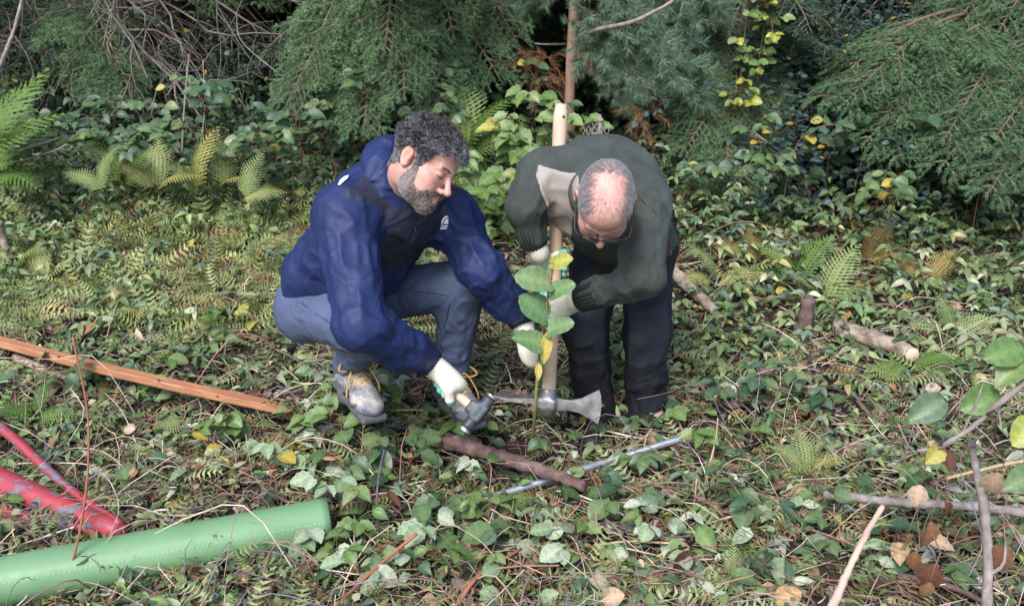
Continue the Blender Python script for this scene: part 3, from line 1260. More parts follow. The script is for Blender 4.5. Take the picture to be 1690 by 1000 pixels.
        for sg in (-1, 1):
            l2 = MB()
            k0 = base + tn * .035 + upv * .088
            tube(l2, spline([k0, k0 + sd_ * sg * .035 + upv * .022, k0 + sd_ * sg * .065 - upv * .005 + tn * .02, k0 + sd_ * sg * .03 - upv * .012 + tn * .02, k0], 16), .0032, 6)
            tube(l2, spline([k0, k0 + sd_ * sg * .025 + tn * .03 + upv * .0, k0 + sd_ * sg * .05 + tn * .055 - upv * .05, k0 + sd_ * sg * .055 + tn * .06 - upv * .085], 12), .003, 6)
            wpart('lace_bow', l2.mesh('lace_bow'), M['lace'], root, sh)
        for (y0, y1, z0, z1) in ((-.05, .0, .02, .05), (.03, .075, -.01, .018), (.1, .15, -.02, .004)):
            for sg in (-1, 1):
                pb = MB()
                tube(pb, spline([base + tn * y0 + sd_ * sg * .042 + upv * z0, base + tn * (y0 + y1) / 2 + sd_ * sg * .047 + upv * (z0 + z1) / 2, base + tn * y1 + sd_ * sg * .044 + upv * z1], 6), .006, 6)
                wpart('overlay', pb.mesh('overlay'), M['sole'], root, sh)
    # -------- gloved hands
    hs0, hs1 = P(738, 638, 2.63), P(806, 694, 2.60)
    ha = nrm(hs1 - hs0)
    hcn = P(737, 637, 2.63)
    g, q = grip(hcn, ha, nrm(UP * .55 + T_ * .45 - RT * .25), .0145, J['wrR'] + nrm(J['wrR'] - J['elR']) * .035, bsign=-1, isign=1)
    glove_parts(root, g, q, J['wrR'] + nrm(J['wrR'] - J['elR']) * .03, J['elR'])
    lw = J['wrL'] + nrm(J['wrL'] - J['elL']) * .035
    g, q = grip(P(886, 580, 2.80), nrm(UP + .12 * RT), nrm(-.85 * RT + .35 * UP + .25 * T_), .009, lw, bsign=1, isign=1, curl=.9)
    glove_parts(root, g, q, lw, J['elL'])
    return root, J, (hcn, ha)


PERSON1, J1, HAM = build_person_one()

# ------------------------------------------------------------------ second person: green fleece, bending over the mattock
HANDLE0 = P(904, 664, 2.96)         # foot of the mattock handle
HANDLE1 = P(928, 172, 2.80)         # its upper end


def on_handle(py):
    t = (664 - py) / (664 - 172)
    return HANDLE0 * (1 - t) + HANDLE1 * t


def build_person_two():
    J = dict(
        pel=P(1042, 396, 3.12), chest=P(985, 318, 2.86), neck=P(985, 318, 2.66),
        shR=P(897, 288, 2.80), elR=P(866, 345, 2.74), wrR=P(879, 392, 2.79),
        shL=P(1060, 330, 2.74), elL=P(1064, 458, 2.66), wrL=P(968, 490, 2.80),
        hpR=P(990, 420, 3.18), knR=P(966, 545, 3.04), anR=P(982, 660, 3.17),
        hpL=P(1066, 420, 3.14), knL=P(1068, 548, 2.99), anL=P(1068, 676, 3.12))
    root = empty('person', gz(P(1030, 690, 3.05)), 'bald person in a dark green fleece bending over the upright mattock', 'person')
    T = nrm(J['neck'] - J['pel'])
    X = nrm(J['shR'] - J['shL'])
    X = nrm(X - T * (X @ T))
    Fw = np.cross(T, X)
    AX = np.stack([X, Fw, T])
    # head seen from above: crown towards the camera, face down
    D_ = nrm(-UP - .10 * RT)
    el = R(83)
    HA = frame_from(math.cos(el) * T_ + math.sin(el) * D_, math.sin(el) * T_ - math.cos(el) * D_)
    hc = P(998, 334, 2.48)
    HS = .96
    f = head_field(.003)
    nb = (J['neck'] - hc) @ HA.T / HS
    f.cone((0, -.03, -.05), nb, .056, .066, .03)
    pos, F = f.mesh_arrays()
    pos = f.relax(pos, F, 1)
    tint = head_tint(pos)
    # hair roots show through the thin crown as a slightly greyer scalp
    zs = np.interp(pos[:, 1], [-.12, -.06, -.02, .01, .04, .07], [-.06, -.03, .0, .03, .06, .12])
    wv = .4 * sstep(-.01, .02, pos[:, 2] - zs) * sstep(.02, .055, np.abs(pos[:, 0])) * (np.abs(pos[:, 0]) < .0745)
    tint = tint * (1 - wv[:, None]) + np.array((.55, .6, .66)) * wv[:, None]
    bf = Field(np.min([v for v in J.values()], 0) - .25, np.max([v for v in J.values()], 0) + .2, .015)
    bf.ell(J['pel'], AX, (.14, .10, .13), .0)
    bf.ell(J['pel'] * .5 + J['chest'] * .5, AX, (.14, .10, .17), .05)
    bf.cone(J['shR'], J['shL'], .05, .05, .05)
    for s in 'RL':
        bf.chain([J['sh' + s], J['el' + s], J['wr' + s]], [.05, .04, .026], .03)
        bf.chain([J['hp' + s], J['kn' + s], J['an' + s]], [.075, .05, .036], .03)
    p2, F2 = bf.mesh_arrays()
    mb = MB()
    mb.add(to_world(pos, hc, HA, HS), None, F, tint)
    mb.add(p2, None, F2)
    wpart('body', mb.mesh('body'), M['skin2'], root)
    # short grey hair round the sides and back, thin across the crown
    zb = lambda y: np.interp(y, [-.13, -.085, -.05, -.03, -.012, .004, .014, .03, .045, .06, .1], [-.07, -.06, -.045, -.03, .03, .03, -.01, .0, .04, .09, .2])

    def hmask(p):
        x, y, z = np.abs(p[:, 0]), p[:, 1], p[:, 2]
        m = sstep(-.004, .006, z - zb(y)) * (x < .0765)
        bald = np.exp(-((x / .036) ** 2 + ((y + .012) / .042) ** 2) ** 1.5) * sstep(.06, .09, z)
        thin = .10 + .90 * sstep(.030, .062, x)
        back = sstep(-.048, -.066, y)
        m = m * np.maximum(thin, back) * (1 - .97 * bald)
        tuft = .10 * np.exp(-((x - .0) / .018) ** 2) * sstep(.02, .04, y) * sstep(.085, .07, y) * (z > .04)
        return np.maximum(m, tuft)
    rg = np.random.default_rng(14)
    n1 = 10000
    rt, nr = sample_surface(pos, F, hmask, n1, 13)
    comb = np.stack([rt[:, 0] * 7, .35 + 0 * rt[:, 0], -.6 + 0 * rt[:, 0]], 1) + (rg.random((n1, 3)) - .5) * .9
    u = rg.random(n1)
    sv = np.clip(.25 + .5 * sstep(.05, .075, np.abs(rt[:, 0])), 0, 1)
    mi = np.where(u < sv * .6, 2, np.where(u < sv + .25, 1, np.where(u < .97, 0, 3)))
    hb = MB()
    strands(hb, rt, nr, comb, .010 + .009 * rg.random(n1), .00042, 4, .001, 4, .22, mi, 15)
    for i in range(len(hb.v)):
        hb.v[i] = to_world(hb.v[i], hc, HA, HS).astype(np.float32)
    wpart('hair', hb.mesh('hair'), HAIR2, root)
    for s in (-1, 1):
        eb = MB()
        n3 = 160
        t = rg.random(n3)
        r3 = np.stack([s * (.012 + .036 * t), .0985 - .012 * t ** 2 - .001, .0235 + .004 * np.sin(t * 2.6) + .004 * (rg.random(n3) - .5)], 1)
        strands(eb, r3, np.tile([0, 1.0, .2], (n3, 1)), np.stack([s * np.ones(n3), -.2 + 0 * t, .15 + .2 * rg.random(n3)], 1), .008, .0005, 3, .0, 1, .25, np.zeros(n3, int), 19)
        eb.v[-1] = to_world(eb.v[-1], hc, HA, HS).astype(np.float32)
        wpart('eyebrow', eb.mesh('eyebrow'), HAIR2[0], root)
    # glasses
    gl = MB()
    W = lambda *q: to_world(np.array([q], float), hc, HA, HS)[0]
    for s in (-1, 1):
        ring = [W(s * (.035 + .026 * math.cos(a)), .112 - .006 * math.cos(a), .000 + .018 * math.sin(a)) for a in np.linspace(0, 6.283, 21)]
        tube(gl, ring, .0018, 5, cap=False)
        tube(gl, [W(s * .010, .113, .017), W(s * .036, .1115, .0195), W(s * .062, .105, .016)], .0026, 6)
        tube(gl, spline([W(s * .062, .105, .013), W(s * .078, .09, .012), W(s * .0815, .04, .010), W(s * .083, -.005, .012), W(s * .082, -.025, -.012)], 14), .0024, 6)
    tube(gl, [W(-.011, .113, .010), W(0, .116, .013), W(.011, .113, .010)], .0022, 6)
    wpart('glasses_frame', gl.mesh('glasses_frame'), M['black'], root)
    lm, ln, ll, lb_ = new_mat('lens_glass')
    lb_.inputs['Base Color'].default_value = (.8, .85, .9, 1)
    lb_.inputs['Transmission Weight'].default_value = 1
    lb_.inputs['Roughness'].default_value = .03
    lb_.inputs['IOR'].default_value = 1.1
    for s in (-1, 1):
        le = MB()
        n = 20
        v = [W(s * (.035 + .025 * math.cos(a)), .112 - .006 * math.cos(a), .017 * math.sin(a)) for a in np.arange(n) / n * 6.283]
        bk = HA[1] * .0016
        V = np.array(v + [q - bk for q in v])
        le.add(np.concatenate([V, [V[:n].mean(0), V[n:].mean(0)]]), [(2 * n, i, (i + 1) % n) for i in range(n)] + [(2 * n + 1, n + (i + 1) % n, n + i) for i in range(n)], [(i, n + i, n + (i + 1) % n, (i + 1) % n) for i in range(n)])
        wpart('lens', le.mesh('lens'), lm, root)
    # -------- fleece
    ks = ('pel', 'shR', 'elR', 'wrR', 'elL', 'wrL', 'neck', 'shL')
    jf = Field(np.min([J[k] for k in ks], 0) - .20, np.max([J[k] for k in ks], 0) + .18, .0060)
    bk = P(985, 300, 2.92)
    jf.ell(J['pel'] - .00 * T, AX, (.155, .125, .15), .0)
    jf.ell(J['pel'] * .55 + J['chest'] * .45, AX, (.175, .140, .19), .06)
    jf.ell(J['chest'] - .01 * Fw, AX, (.195, .135, .16), .06)
    jf.ell(P(990, 312, 2.90), np.stack([RT, UP, T_]), (.205, .172, .15), .05)
    jf.cone(J['shR'], J['shL'], .078, .078, .06)
    jf.cone(J['neck'] - .06 * T, J['neck'] - .005 * T, .10, .074, .04)
    jf.chain([J['shR'], J['elR']], [.078, .058], .018)
    jf.chain([J['elR'], J['wrR']], [.054, .041], .02)
    jf.chain([J['shL'], J['elL']], [.080, .060], .018)
    jf.chain([J['elL'], J['wrL']], [.057, .040], .008)
    jf.disp(wrinkle(J['shR'], J['elR'], .13, 12, .007, .3))
    jf.disp(wrinkle(J['elR'], J['wrR'], .10, 16, .004, 1.3))
    jf.disp(wrinkle(J['elL'], J['wrL'], .11, 13, .008, 3.3))
    jf.disp(wrinkle(J['shL'], J['elL'], .13, 10, .008, 2.3))
    jf.disp(wrinkle(J['pel'] - .05 * T, J['neck'], .28, 6, .008, 4.0))
    jf.disp(crumple(.006, 9, 7.0))
    jm = jf.mesh('fleece_pullover', 1)
    jco = jm.copy()
    jk = wpart('fleece_pullover', jm, M['fleece'], root)
    # beige shoulder patch with a stitched edge
    poly = [P(888, 266, 2.7), P(955, 291, 2.7), P(949, 364, 2.7), P(925, 362, 2.7), P(900, 348, 2.7), P(893, 322, 2.7), P(880, 302, 2.7)]
    pfn = prism(poly, nrm(T_ + .3 * UP))
    lim = J['shR'] * .5 + J['shL'] * .5

    def p2fn(p):
        return np.maximum(pfn(p), -((p - (lim)) @ T_) - .12)
    wpart('shoulder_patch', jf.clip(p2fn, .0028).mesh('shoulder_patch', 1), M['patch'], root, jk)
    # collar
    cf = Field(J['neck'] - .16, J['neck'] + .16, .005)
    ring = [J['neck'] + X * math.sin(a) * .066 - Fw * math.cos(a) * .064 + T * (.012) for a in np.linspace(0, 6.283, 20)]
    cf.chain(ring, [.016] * 20, .01)
    cf.chain([r_ - T * .03 for r_ in ring], [.02] * 20, .015)
    wpart('collar', cf.mesh('collar', 1), M['fleece'], root, jk)
    # shoulder seam
    pl = []
    for px, py in ((1046, 318), (1062, 334), (1080, 350), (1096, 366)):
        h, nn = surf_hit(jco, px, py)
        if h is not None:
            pl.append(h)
    if len(pl) > 2:
        sb = MB()
        tube(sb, spline(pl, 14), .002, 5)
        wpart('seam', sb.mesh('seam'), M['rib'], root, jk)
    for s, a in (('R', 'elR'), ('L', 'elL')):
        d = nrm(J['wr' + s] - J[a])
        u_ = nrm(np.cross(d, UP))
        w_ = np.cross(d, u_)
        cb = MB()
        for i in range(24):
            an = i / 24 * 6.283
            o = math.cos(an) * u_ + math.sin(an) * w_
            tube(cb, [J['wr' + s] + d * t + o * r_ for t, r_ in ((-.05, .0425), (-.03, .0405), (.0, .0395), (.02, .0385), (.026, .034))], .0058, 5)
        wpart('cuff', cb.mesh('cuff'), M['rib'], root, jk)
    # -------- trousers
    kk = ('pel', 'hpR', 'hpL', 'knR', 'knL', 'anR', 'anL')
    tf = Field(np.min([J[k] for k in kk], 0) - .2, np.max([J[k] for k in kk], 0) + .2, .0064)
    Z = np.array([0, 0, 1.0])
    BX = np.stack([RT, nrm(FWD * np.array([1, 1, 0])), Z])
    tf.ell(J['pel'] + .0 * Z, BX, (.165, .135, .14), .0)
    for s in 'RL':
        tf.cone(J['hp' + s], J['kn' + s], .094, .073, .04)
        tf.chain([J['kn' + s], J['kn' + s] * .45 + J['an' + s] * .55 + FWD * .015, J['an' + s]], [.073, .066, .064], .02)
        tf.cone(J['an' + s], J['an' + s] - Z * .055 - FWD * .02, .064, .070, .015)
    for i, s in enumerate('RL'):
        tf.disp(wrinkle(J['kn' + s], J['an' + s] - Z * .05, .12, 10, .009, 1 + i))
        tf.disp(wrinkle(J['hp' + s], J['kn' + s], .14, 8, .007, 3 + i))
    tf.disp(crumple(.006, 10, 5.0))
    tm = tf.mesh('trousers', 1)
    tco = tm.copy()
    tr = wpart('trousers', tm, M['softshell'], root)
    for s in 'RL':
        k0 = J['kn' + s]

        def kfn(p, k0=k0):
            q = p - k0
            v = q @ UP
            h = q @ RT
            return np.maximum.reduce([np.abs(v + .015 - .25 * h) - .10, np.abs(h) - .068 + .1 * np.abs(v) * .2, (q @ FWD) - .01])
        wpart('knee_panel', tf.clip(kfn, .0022).mesh('knee_panel', 1), M['kneepad'], root, tr)
    pl = []
    for px, py in ((1099, 392), (1102, 402), (1105, 412), (1107, 419)):
        h, nn = surf_hit(tco, px, py)
        pl.append((h + T_ * .004) if h is not None else P(px, py, 2.98))
    zb_ = MB()
    tube(zb_, spline(pl, 12), .0045, 6)
    wpart('pocket_zip', zb_.mesh('pocket_zip'), M['zip'], root, tr)
    # -------- boots
    for s in 'RL':
        an = J['an' + s]
        tn = nrm(np.array([-.1 if s == 'R' else .25, -1, -.10]))
        base = an - Z * .075
        sd_ = nrm(np.cross(tn, Z))
        upv = np.cross(sd_, tn)
        A = np.stack([sd_, tn, upv])
        sf = Field(base - .24, base + .24, .0055)
        sf.ell(base - tn * .03, A, (.045, .06, .06), .0)
        sf.cone(base + upv * .07, base + tn * .10, .05, .038, .03)
        sf.ell(base + tn * .12 - upv * .004, A, (.05, .075, .04), .03)
        sl, g = sf.box(sf.lo, sf.lo + sf.n * sf.h)
        sf.d = np.maximum(sf.d, (-((g - base) @ upv) - .035).astype(np.float32))
        bo = wpart('boot', sf.mesh('boot', 1), M['boot'], root)
        so = Field(base - .24, base + .24, .0055)
        so.rbox(base - upv * .036 - tn * .03, A, (.040, .058, .014), .012, 0)
        so.rbox(base - upv * .036 + tn * .10, A, (.046, .092, .014), .012, .05)
        wpart('sole', so.mesh('sole', 1), M['sole'], root, bo)
    # -------- hands on the handle
    ax = nrm(HANDLE1 - HANDLE0)
    rw = J['wrR'] + nrm(J['wrR'] - J['elR']) * .03
    g, q = grip(on_handle(430), ax, nrm(-.75 * RT + .45 * T_), .0215, rw + .01 * RT - .012 * UP, bsign=-1, isign=1)
    glove_parts(root, g, q, rw + .01 * RT - .012 * UP, J['elR'])
    lw = J['wrL'] + nrm(J['wrL'] - J['elL']) * .03
    g, q = grip(on_handle(497), ax, nrm(.85 * RT + .30 * T_), .0215, lw, bsign=-1, isign=1)
    glove_parts(root, g, q, lw, J['elL'])
    return root, J


PERSON2, J2 = build_person_two()

# ------------------------------------------------------------------ tools and materials lying about
def wood(name, a, b, c, scale=9, stretch=(1, 1, 12), rough=.6, bstr=.25):
    return mat_noise(name, [(.25, a), (.5, b), (.75, c)], scale, rough, bstr, .002, 6, stretch, .35)


M['ash'] = mat_noise('ash_wood', [(.2, (.30, .19, .125)), (.5, (.50, .355, .25)), (.8, (.62, .47, .35))], 14, .55, .2, .0015, 5)
M['ashpale'] = mat_noise('pale_wood', [(.2, (.45, .33, .22)), (.6, (.62, .48, .34))], 18, .5, .15, .001, 5)
M['steel'] = mat_noise('worn_steel', [(.25, (.13, .12, .12)), (.5, (.27, .265, .27)), (.7, (.40, .40, .41)), (.85, (.16, .12, .09))], 26, .42, .35, .0015, 7, None, .5, None, .75)
M['iron'] = mat_noise('dark_iron', [(.3, (.022, .026, .033)), (.7, (.06, .068, .08))], 40, .5, .35, .0015, 5, None, .5, None, .3)
M['alu'] = mat_noise('galvanised_tube', [(.3, (.21, .24, .28)), (.7, (.27, .30, .34))], 12, .5, .05, .0005, 4, None, .4, None, .35)
M['board'] = None


def tool_mattock():
    ax = nrm(HANDLE1 - HANDLE0)
    root = empty('mattock', HANDLE0, 'long mattock with a pale wooden handle standing on its steel head', 'mattock')
    mb = MB()
    t = np.linspace(-.01, 1, 26)
    L = np.linalg.norm(HANDLE1 - HANDLE0)
    pts = HANDLE0 + ax * (t * L)[:, None] + RT * (.004 * np.sin(t * 5))[:, None]
    rad = .0205 + .0025 * np.abs(2 * t - 1) ** 2
    rad[0:2] = .025
    rad[-1] = .017
    tube(mb, pts, rad, 16)
    h = wpart('handle', mb.mesh('handle'), M['ash'], root)
    # drilled hole near the top: dark short plug facing out
    hp = HANDLE0 + ax * (L * .955)
    hb = MB()
    tube(hb, [hp + T_ * .0195 + RT * .005, hp + T_ * .0226 + RT * .005], .0042, 10)
    wpart('drilled_hole', hb.mesh('drilled_hole'), M['black'], root, h)
    # steel head
    c = HANDLE0
    rt = nrm(RT + .30 * T_)
    rt = nrm(rt - ax * (rt @ ax))
    fw = np.cross(rt, ax)                    # away from or towards the camera
    f = Field(c - .09, c + .09, .004)
    f.rbox(c + ax * .0, np.stack([rt, fw, ax]), (.034, .032, .022), .012, 0)
    f.cone(c - ax * .02, c + ax * .034, .031, .028, .01)
    wpart('eye_socket', f.mesh('eye_socket', 2), M['steel'], root)
    # flared axe blade to the right
    outline = [(.026, .020), (.075, .018), (.110, .028), (.140, .048), (.164, .062), (.170, .045), (.174, .015), (.172, -.020), (.166, -.052), (.140, -.036), (.105, -.020), (.07, -.016), (.026, -.020)]
    outl = [(u * 1.02, v) for u, v in outline]
    def blade(outl, thick_in, thick_out, rl, nm):
        n = len(outl)
        mbb = MB()
        xs = np.array([o[0] for o in outl])
        th = thick_in + (thick_out - thick_in) * (np.abs(xs) - np.abs(xs).min()) / np.ptp(xs)
        A = np.array([c + rt * u + ax * v + fw * w for (u, v), w in zip(outl, th)])
        B = np.array([c + rt * u + ax * v - fw * w for (u, v), w in zip(outl, th)])
        # inner spine so that the sides are not one flat fan
        ca, cb = A.mean(0) + fw * .001, B.mean(0) - fw * .001
        V = np.concatenate([A, B, [ca, cb]])
        mbb.add(V, [(2 * n, i, (i + 1) % n) for i in range(n)] + [(2 * n + 1, n + (i + 1) % n, n + i) for i in range(n)], [(i, n + i, n + (i + 1) % n, (i + 1) % n) for i in range(n)])
        return wpart(nm, mbb.mesh(nm, False), M['steel'], root)
    blade(outl, .011, .0018, 1, 'axe_blade')
    # long narrow adze arm to the left
    mb = MB()
    pl = [c - rt * u + ax * v for u, v in ((.02, .0), (.06, .004), (.10, .002), (.14, .004), (.172, .012))]
    pts = spline(pl, 16)
    for i in range(1):
        n = len(pts)
        tt = np.linspace(0, 1, n)
        wd = .016 + .024 * tt
        hh = .011 - .008 * tt
        V = []
        for p_, w_, h_ in zip(pts, wd, hh):
            V += [p_ + fw * w_ + ax * h_, p_ - fw * w_ + ax * h_, p_ - fw * w_ - ax * h_, p_ + fw * w_ - ax * h_]
        f4 = []
        for k in range(n - 1):
            for q in range(4):
                f4.append((4 * k + q, 4 * k + (q + 1) % 4, 4 * k + 4 + (q + 1) % 4, 4 * k + 4 + q))
        f4 += [(3, 2, 1, 0), (4 * n - 4, 4 * n - 3, 4 * n - 2, 4 * n - 1)]
        mb.add(V, None, f4)
    wpart('adze_blade', mb.mesh('adze_blade', False), M['steel'], root)


tool_mattock()


def tool_hammer():
    c, a = HAM
    root = empty('hammer', c, 'small club hammer with a wooden handle in the squatting person\'s hand', 'hammer')
    mb = MB()
    pts = [c - a * .07, c - a * .04, c, c + a * .06, c + a * .102]
    tube(mb, spline(pts, 14), [.0165, .0165, .0155, .0145, .014, .014, .014, .014, .0135, .0135, .0135, .0135, .013, .013], 12)
    wpart('handle', mb.mesh('handle'), M['ashpale'], root)
    hc = c + a * .122
    dn = nrm(-UP * .88 - .40 * RT + .15 * T_)
    dn = nrm(dn - a * (dn @ a))
    sd_ = np.cross(a, dn)
    f = Field(hc - .1, hc + .1, .0032)
    f.rbox(hc, np.stack([dn, a, sd_]), (.029, .020, .019), .006, 0)
    f.cone(hc - dn * .042, hc - dn * .026, .019, .016, .006)
    f.cone(hc + dn * .046, hc + dn * .026, .0195, .016, .006)
    f.rbox(hc - a * .02, np.stack([dn, a, sd_]), (.020, .018, .019), .006, .006)
    wpart('hammer_head', f.mesh('hammer_head', 1), M['iron'], root)
    fb = MB()
    tube(fb, [hc + dn * .058, hc + dn * .067], .0188, 16)
    wpart('striking_face', fb.mesh('striking_face', False), M['steel'], root)
    fb = MB()
    tube(fb, [hc - dn * .056, hc - dn * .0625], .0185, 16)
    wpart('striking_face', fb.mesh('striking_face', False), M['steel'], root)


tool_hammer()


# green tree-shelter tube, lower left
def mat_tube():
    m, n, l, b = new_mat('green_plastic')
    t = noise(n, l, 7, 4)
    r = ramp(n, [(.3, (.120, .235, .110)), (.7, (.150, .275, .138))])
    l.new(t.outputs['Fac'], r.inputs[0])
    td = noise(n, l, 31, 8, .72)
    rd = ramp(n, [(.58, (0, 0, 0)), (.66, (.55, .55, .55)), (.75, (.85, .85, .85))])
    l.new(td.outputs['Fac'], rd.inputs[0])
    md = n.new('ShaderNodeMixRGB')
    l.new(rd.outputs[0], md.inputs[0])
    l.new(r.outputs[0], md.inputs[1])
    md.inputs[2].default_value = (.16, .19, .10, 1)
    l.new(md.outputs[0], b.inputs['Base Color'])
    l.new(td.outputs['Fac'], b.inputs['Roughness'])
    b.inputs['Roughness'].default_value = .33
    b.inputs['Specular IOR Level'].default_value = .55
    b.inputs['Subsurface Weight'].default_value = .15
    b.inputs['Subsurface Radius'].default_value = (.01, .02, .01)
    w = n.new('ShaderNodeTexWave')
    w.inputs['Scale'].default_value = 28
    w.inputs['Distortion'].default_value = 1.2
    tc = n.new('ShaderNodeTexCoord')
    l.new(tc.outputs['Object'], w.inputs['Vector'])
    bump(n, l, b, t.outputs['Fac'], .05, .002)
    return m


M['tubegreen'] = mat_tube()
M['perf'] = mat_noise('perforation_pale', [(.3, (.30, .52, .33)), (.7, (.38, .60, .42))], 30, .5, 0)


def green_tube():
    e1 = gpt(542, 858, .085)
    e0 = gpt(-60, 972, .095)
    ax = nrm(e1 - e0)
    root = empty('tree_shelter', (e0 + e1) / 2, 'green plastic tree shelter tube lying on the ground', 'tree shelter')
    u_ = nrm(np.cross(ax, [0, 0, 1]))
    w_ = np.cross(u_, ax)
    n, sg = 40, 44
    L = np.linalg.norm(e1 - e0)
    mb = MB()
    ts = np.linspace(0, 1, sg)
    for (r0, flip) in ((.0635, False), (.0600, True)):
        V = []
        for t in ts:
            for k in range(n):
                a = k / n * 6.283185
                rr = r0 * (1 + .010 * math.sin(3 * a + t * 5) + .006 * math.sin(2 * a - t * 9))
                V.append(e0 + ax * (t * L) + rr * (math.cos(a) * u_ * 1.02 + math.sin(a) * w_ * .98))
        f4 = []
        for i in range(sg - 1):
            for k in range(n):
                q = (i * n + k, i * n + (k + 1) % n, (i + 1) * n + (k + 1) % n, (i + 1) * n + k)
                f4.append(q[::-1] if flip else q)
        if not flip:
            V0, f0 = V, f4
        else:
            off = len(V0)
            f4 = [tuple(x + off for x in q) for q in f4]
            rim = []
            for base_ in (0, (sg - 1) * n):
                for k in range(n):
                    rim.append((base_ + k, base_ + (k + 1) % n, off + base_ + (k + 1) % n, off + base_ + k))
            mb.add(np.array(V0 + V), None, f0 + f4 + rim)
    shell = wpart('shell', mb.mesh('shell'), M['tubegreen'], root)
    # perforated tear line: a row of small raised dashes along the tube
    for a0 in (R(26), R(-52)):
        pb = MB()
        for t in np.arange(.02, .985, .0135):
            rr = .0637 * (1 + .010 * math.sin(3 * a0 + t * 5) + .006 * math.sin(2 * a0 - t * 9))
            o = rr * (math.cos(a0) * u_ * 1.02 + math.sin(a0) * w_ * .98)
            p0 = e0 + ax * (t * L) + o
            tube(pb, [p0, p0 + ax * .0052], .0010, 5)
        wpart('tear_line', pb.mesh('tear_line'), M['perf'], root, shell)


green_tube()


def mat_peel():
    m, n, l, b = new_mat('peeling_red_paint')
    t = noise(n, l, 13, 10, .72, stretch=(.8, 1.6, 1.2))
    r = ramp(n, [(.30, (.05, .05, .065)), (.40, (.15, .145, .175)), (.455, (.13, .10, .125)), (.475, (.29, .030, .042)), (.63, (.36, .045, .058)), (.78, (.22, .026, .036))])
    l.new(t.outputs['Fac'], r.inputs[0])
    l.new(r.outputs[0], b.inputs['Base Color'])
    b.inputs['Roughness'].default_value = .5
    bump(n, l, b, t.outputs['Fac'], .5, .004)
    return m


M['peel'] = mat_peel()


def red_tool():
    root = empty('red_tubular_frame', gz(P(150, 880, 2.5)), 'red painted metal frame of three worn tubes with peeling paint', 'tool frame')
    hub = gpt(200, 878, .045)
    for (a, r, nm) in ((gpt(-60, 660, .10), .0165, 'side_tube'), (gpt(-70, 765, .10), .041, 'main_tube'), (gpt(-70, 835, .06), .019, 'side_tube')):
        mb = MB()
        d = hub - a
        off = {.0165: UP * .022, .041: UP * 0, .019: -UP * .022}[r]
        tube(mb, spline([a, a + d * .35 + (UP * .012 if r == .0165 else 0), a + d * .7, hub + off], 24), r * np.linspace(1.05, .62, 24), 18)
        wpart(nm, mb.mesh(nm), M['peel'], root)
    mb = MB()
    d = nrm(hub - gpt(-70, 765, .10))
    tube(mb, [hub - d * .10, hub - d * .03, hub + d * .01], [.031, .030, .02], 16)
    wpart('coupling', mb.mesh('coupling'), M['peel'], root)


red_tool()


def mat_board():
    m, n, l, b = new_mat('orange_brown_timber')
    t = noise(n, l, 5, 7, .6, stretch=(2, 14, 14))
    r = ramp(n, [(.2, (.20, .080, .038)), (.5, (.36, .155, .073)), (.8, (.46, .235, .125))])
    l.new(t.outputs['Fac'], r.inputs[0])
    l.new(r.outputs[0], b.inputs['Base Color'])
    b.inputs['Roughness'].default_value = .7
    bump(n, l, b, t.outputs['Fac'], .3, .002)
    return m


M['board'] = mat_board()


def timber():
    a, b = gpt(-40, 553, .12), gpt(478, 676, .08)
    root = empty('timber_batten', (a + b) / 2, 'long orange-brown timber batten lying across the undergrowth', 'timber batten')
    ax = nrm(b - a)
    w_ = nrm(np.cross(ax, [0, 0, 1]))
    h_ = np.cross(w_, ax)
    L = np.linalg.norm(b - a)
    mb = MB()
    n = 26
    V, f4 = [], []
    rg = np.random.default_rng(3)
    prof = [(-.020, -.013), (-.022, -.010), (-.022, .010), (-.020, .013), (.020, .013), (.022, .010), (.022, -.010), (.020, -.013)]
    m = len(prof)
    for i in range(n):
        t = i / (n - 1)
        sag = -.012 * math.sin(t * 3.14)
        for (u, v) in prof:
            k = 1.0 if t < .93 else 1 - .75 * (t - .93) / .07       # chisel-cut end
            V.append(a + ax * (L * t) + w_ * (u + .0008 * (rg.random() - .5)) + h_ * ((v if v < 0 else v * (2 * k - 1)) + sag + .0008 * (rg.random() - .5)))
    for i in range(n - 1):
        for k in range(m):
            f4.append((i * m + k, i * m + (k + 1) % m, (i + 1) * m + (k + 1) % m, (i + 1) * m + k))
    c0, c1 = len(V), len(V) + 1
    V += [np.mean(V[:m], 0), np.mean(V[-m:], 0)]
    f3 = [(c0, (k + 1) % m, k) for k in range(m)] + [(c1, (n - 1) * m + k, (n - 1) * m + (k + 1) % m) for k in range(m)]
    mb.add(V - np.array((a + b) / 2), f3, f4)
    # mesh frame: rotate the material along the batten
    Rm = np.stack([ax, w_, h_])
    me = mb.mesh('beam', False)
    co = np.array([v.co[:] for v in me.vertices]) @ Rm.T
    me.vertices.foreach_set('co', co.astype(np.float32).ravel())
    o = obj('beam', me, M['board'], root)
    o.matrix_local = Matrix(((Rm[0][0], Rm[1][0], Rm[2][0], 0), (Rm[0][1], Rm[1][1], Rm[2][1], 0), (Rm[0][2], Rm[1][2], Rm[2][2], 0), (0, 0, 0, 1)))
    kb = MB()
    for t, v in ((.62, .004), (.80, -.003), (.30, .002)):
        c = a + ax * (L * t) + w_ * -.0 + h_ * (.001 + v)
        s = w_ if (w_ @ T_) > 0 else -w_
        tube(kb, [c + s * .0205, c + s * .0228], [.006, .0045], 10)
    wpart('knot', kb.mesh('knot'), M['bark2'] if 'bark2' in M else M['ash'], root)


M['bark2'] = mat_noise('knot_brown', [(.3, (.07, .03, .015)), (.7, (.14, .06, .03))], 60, .8, .3, .001)
timber()


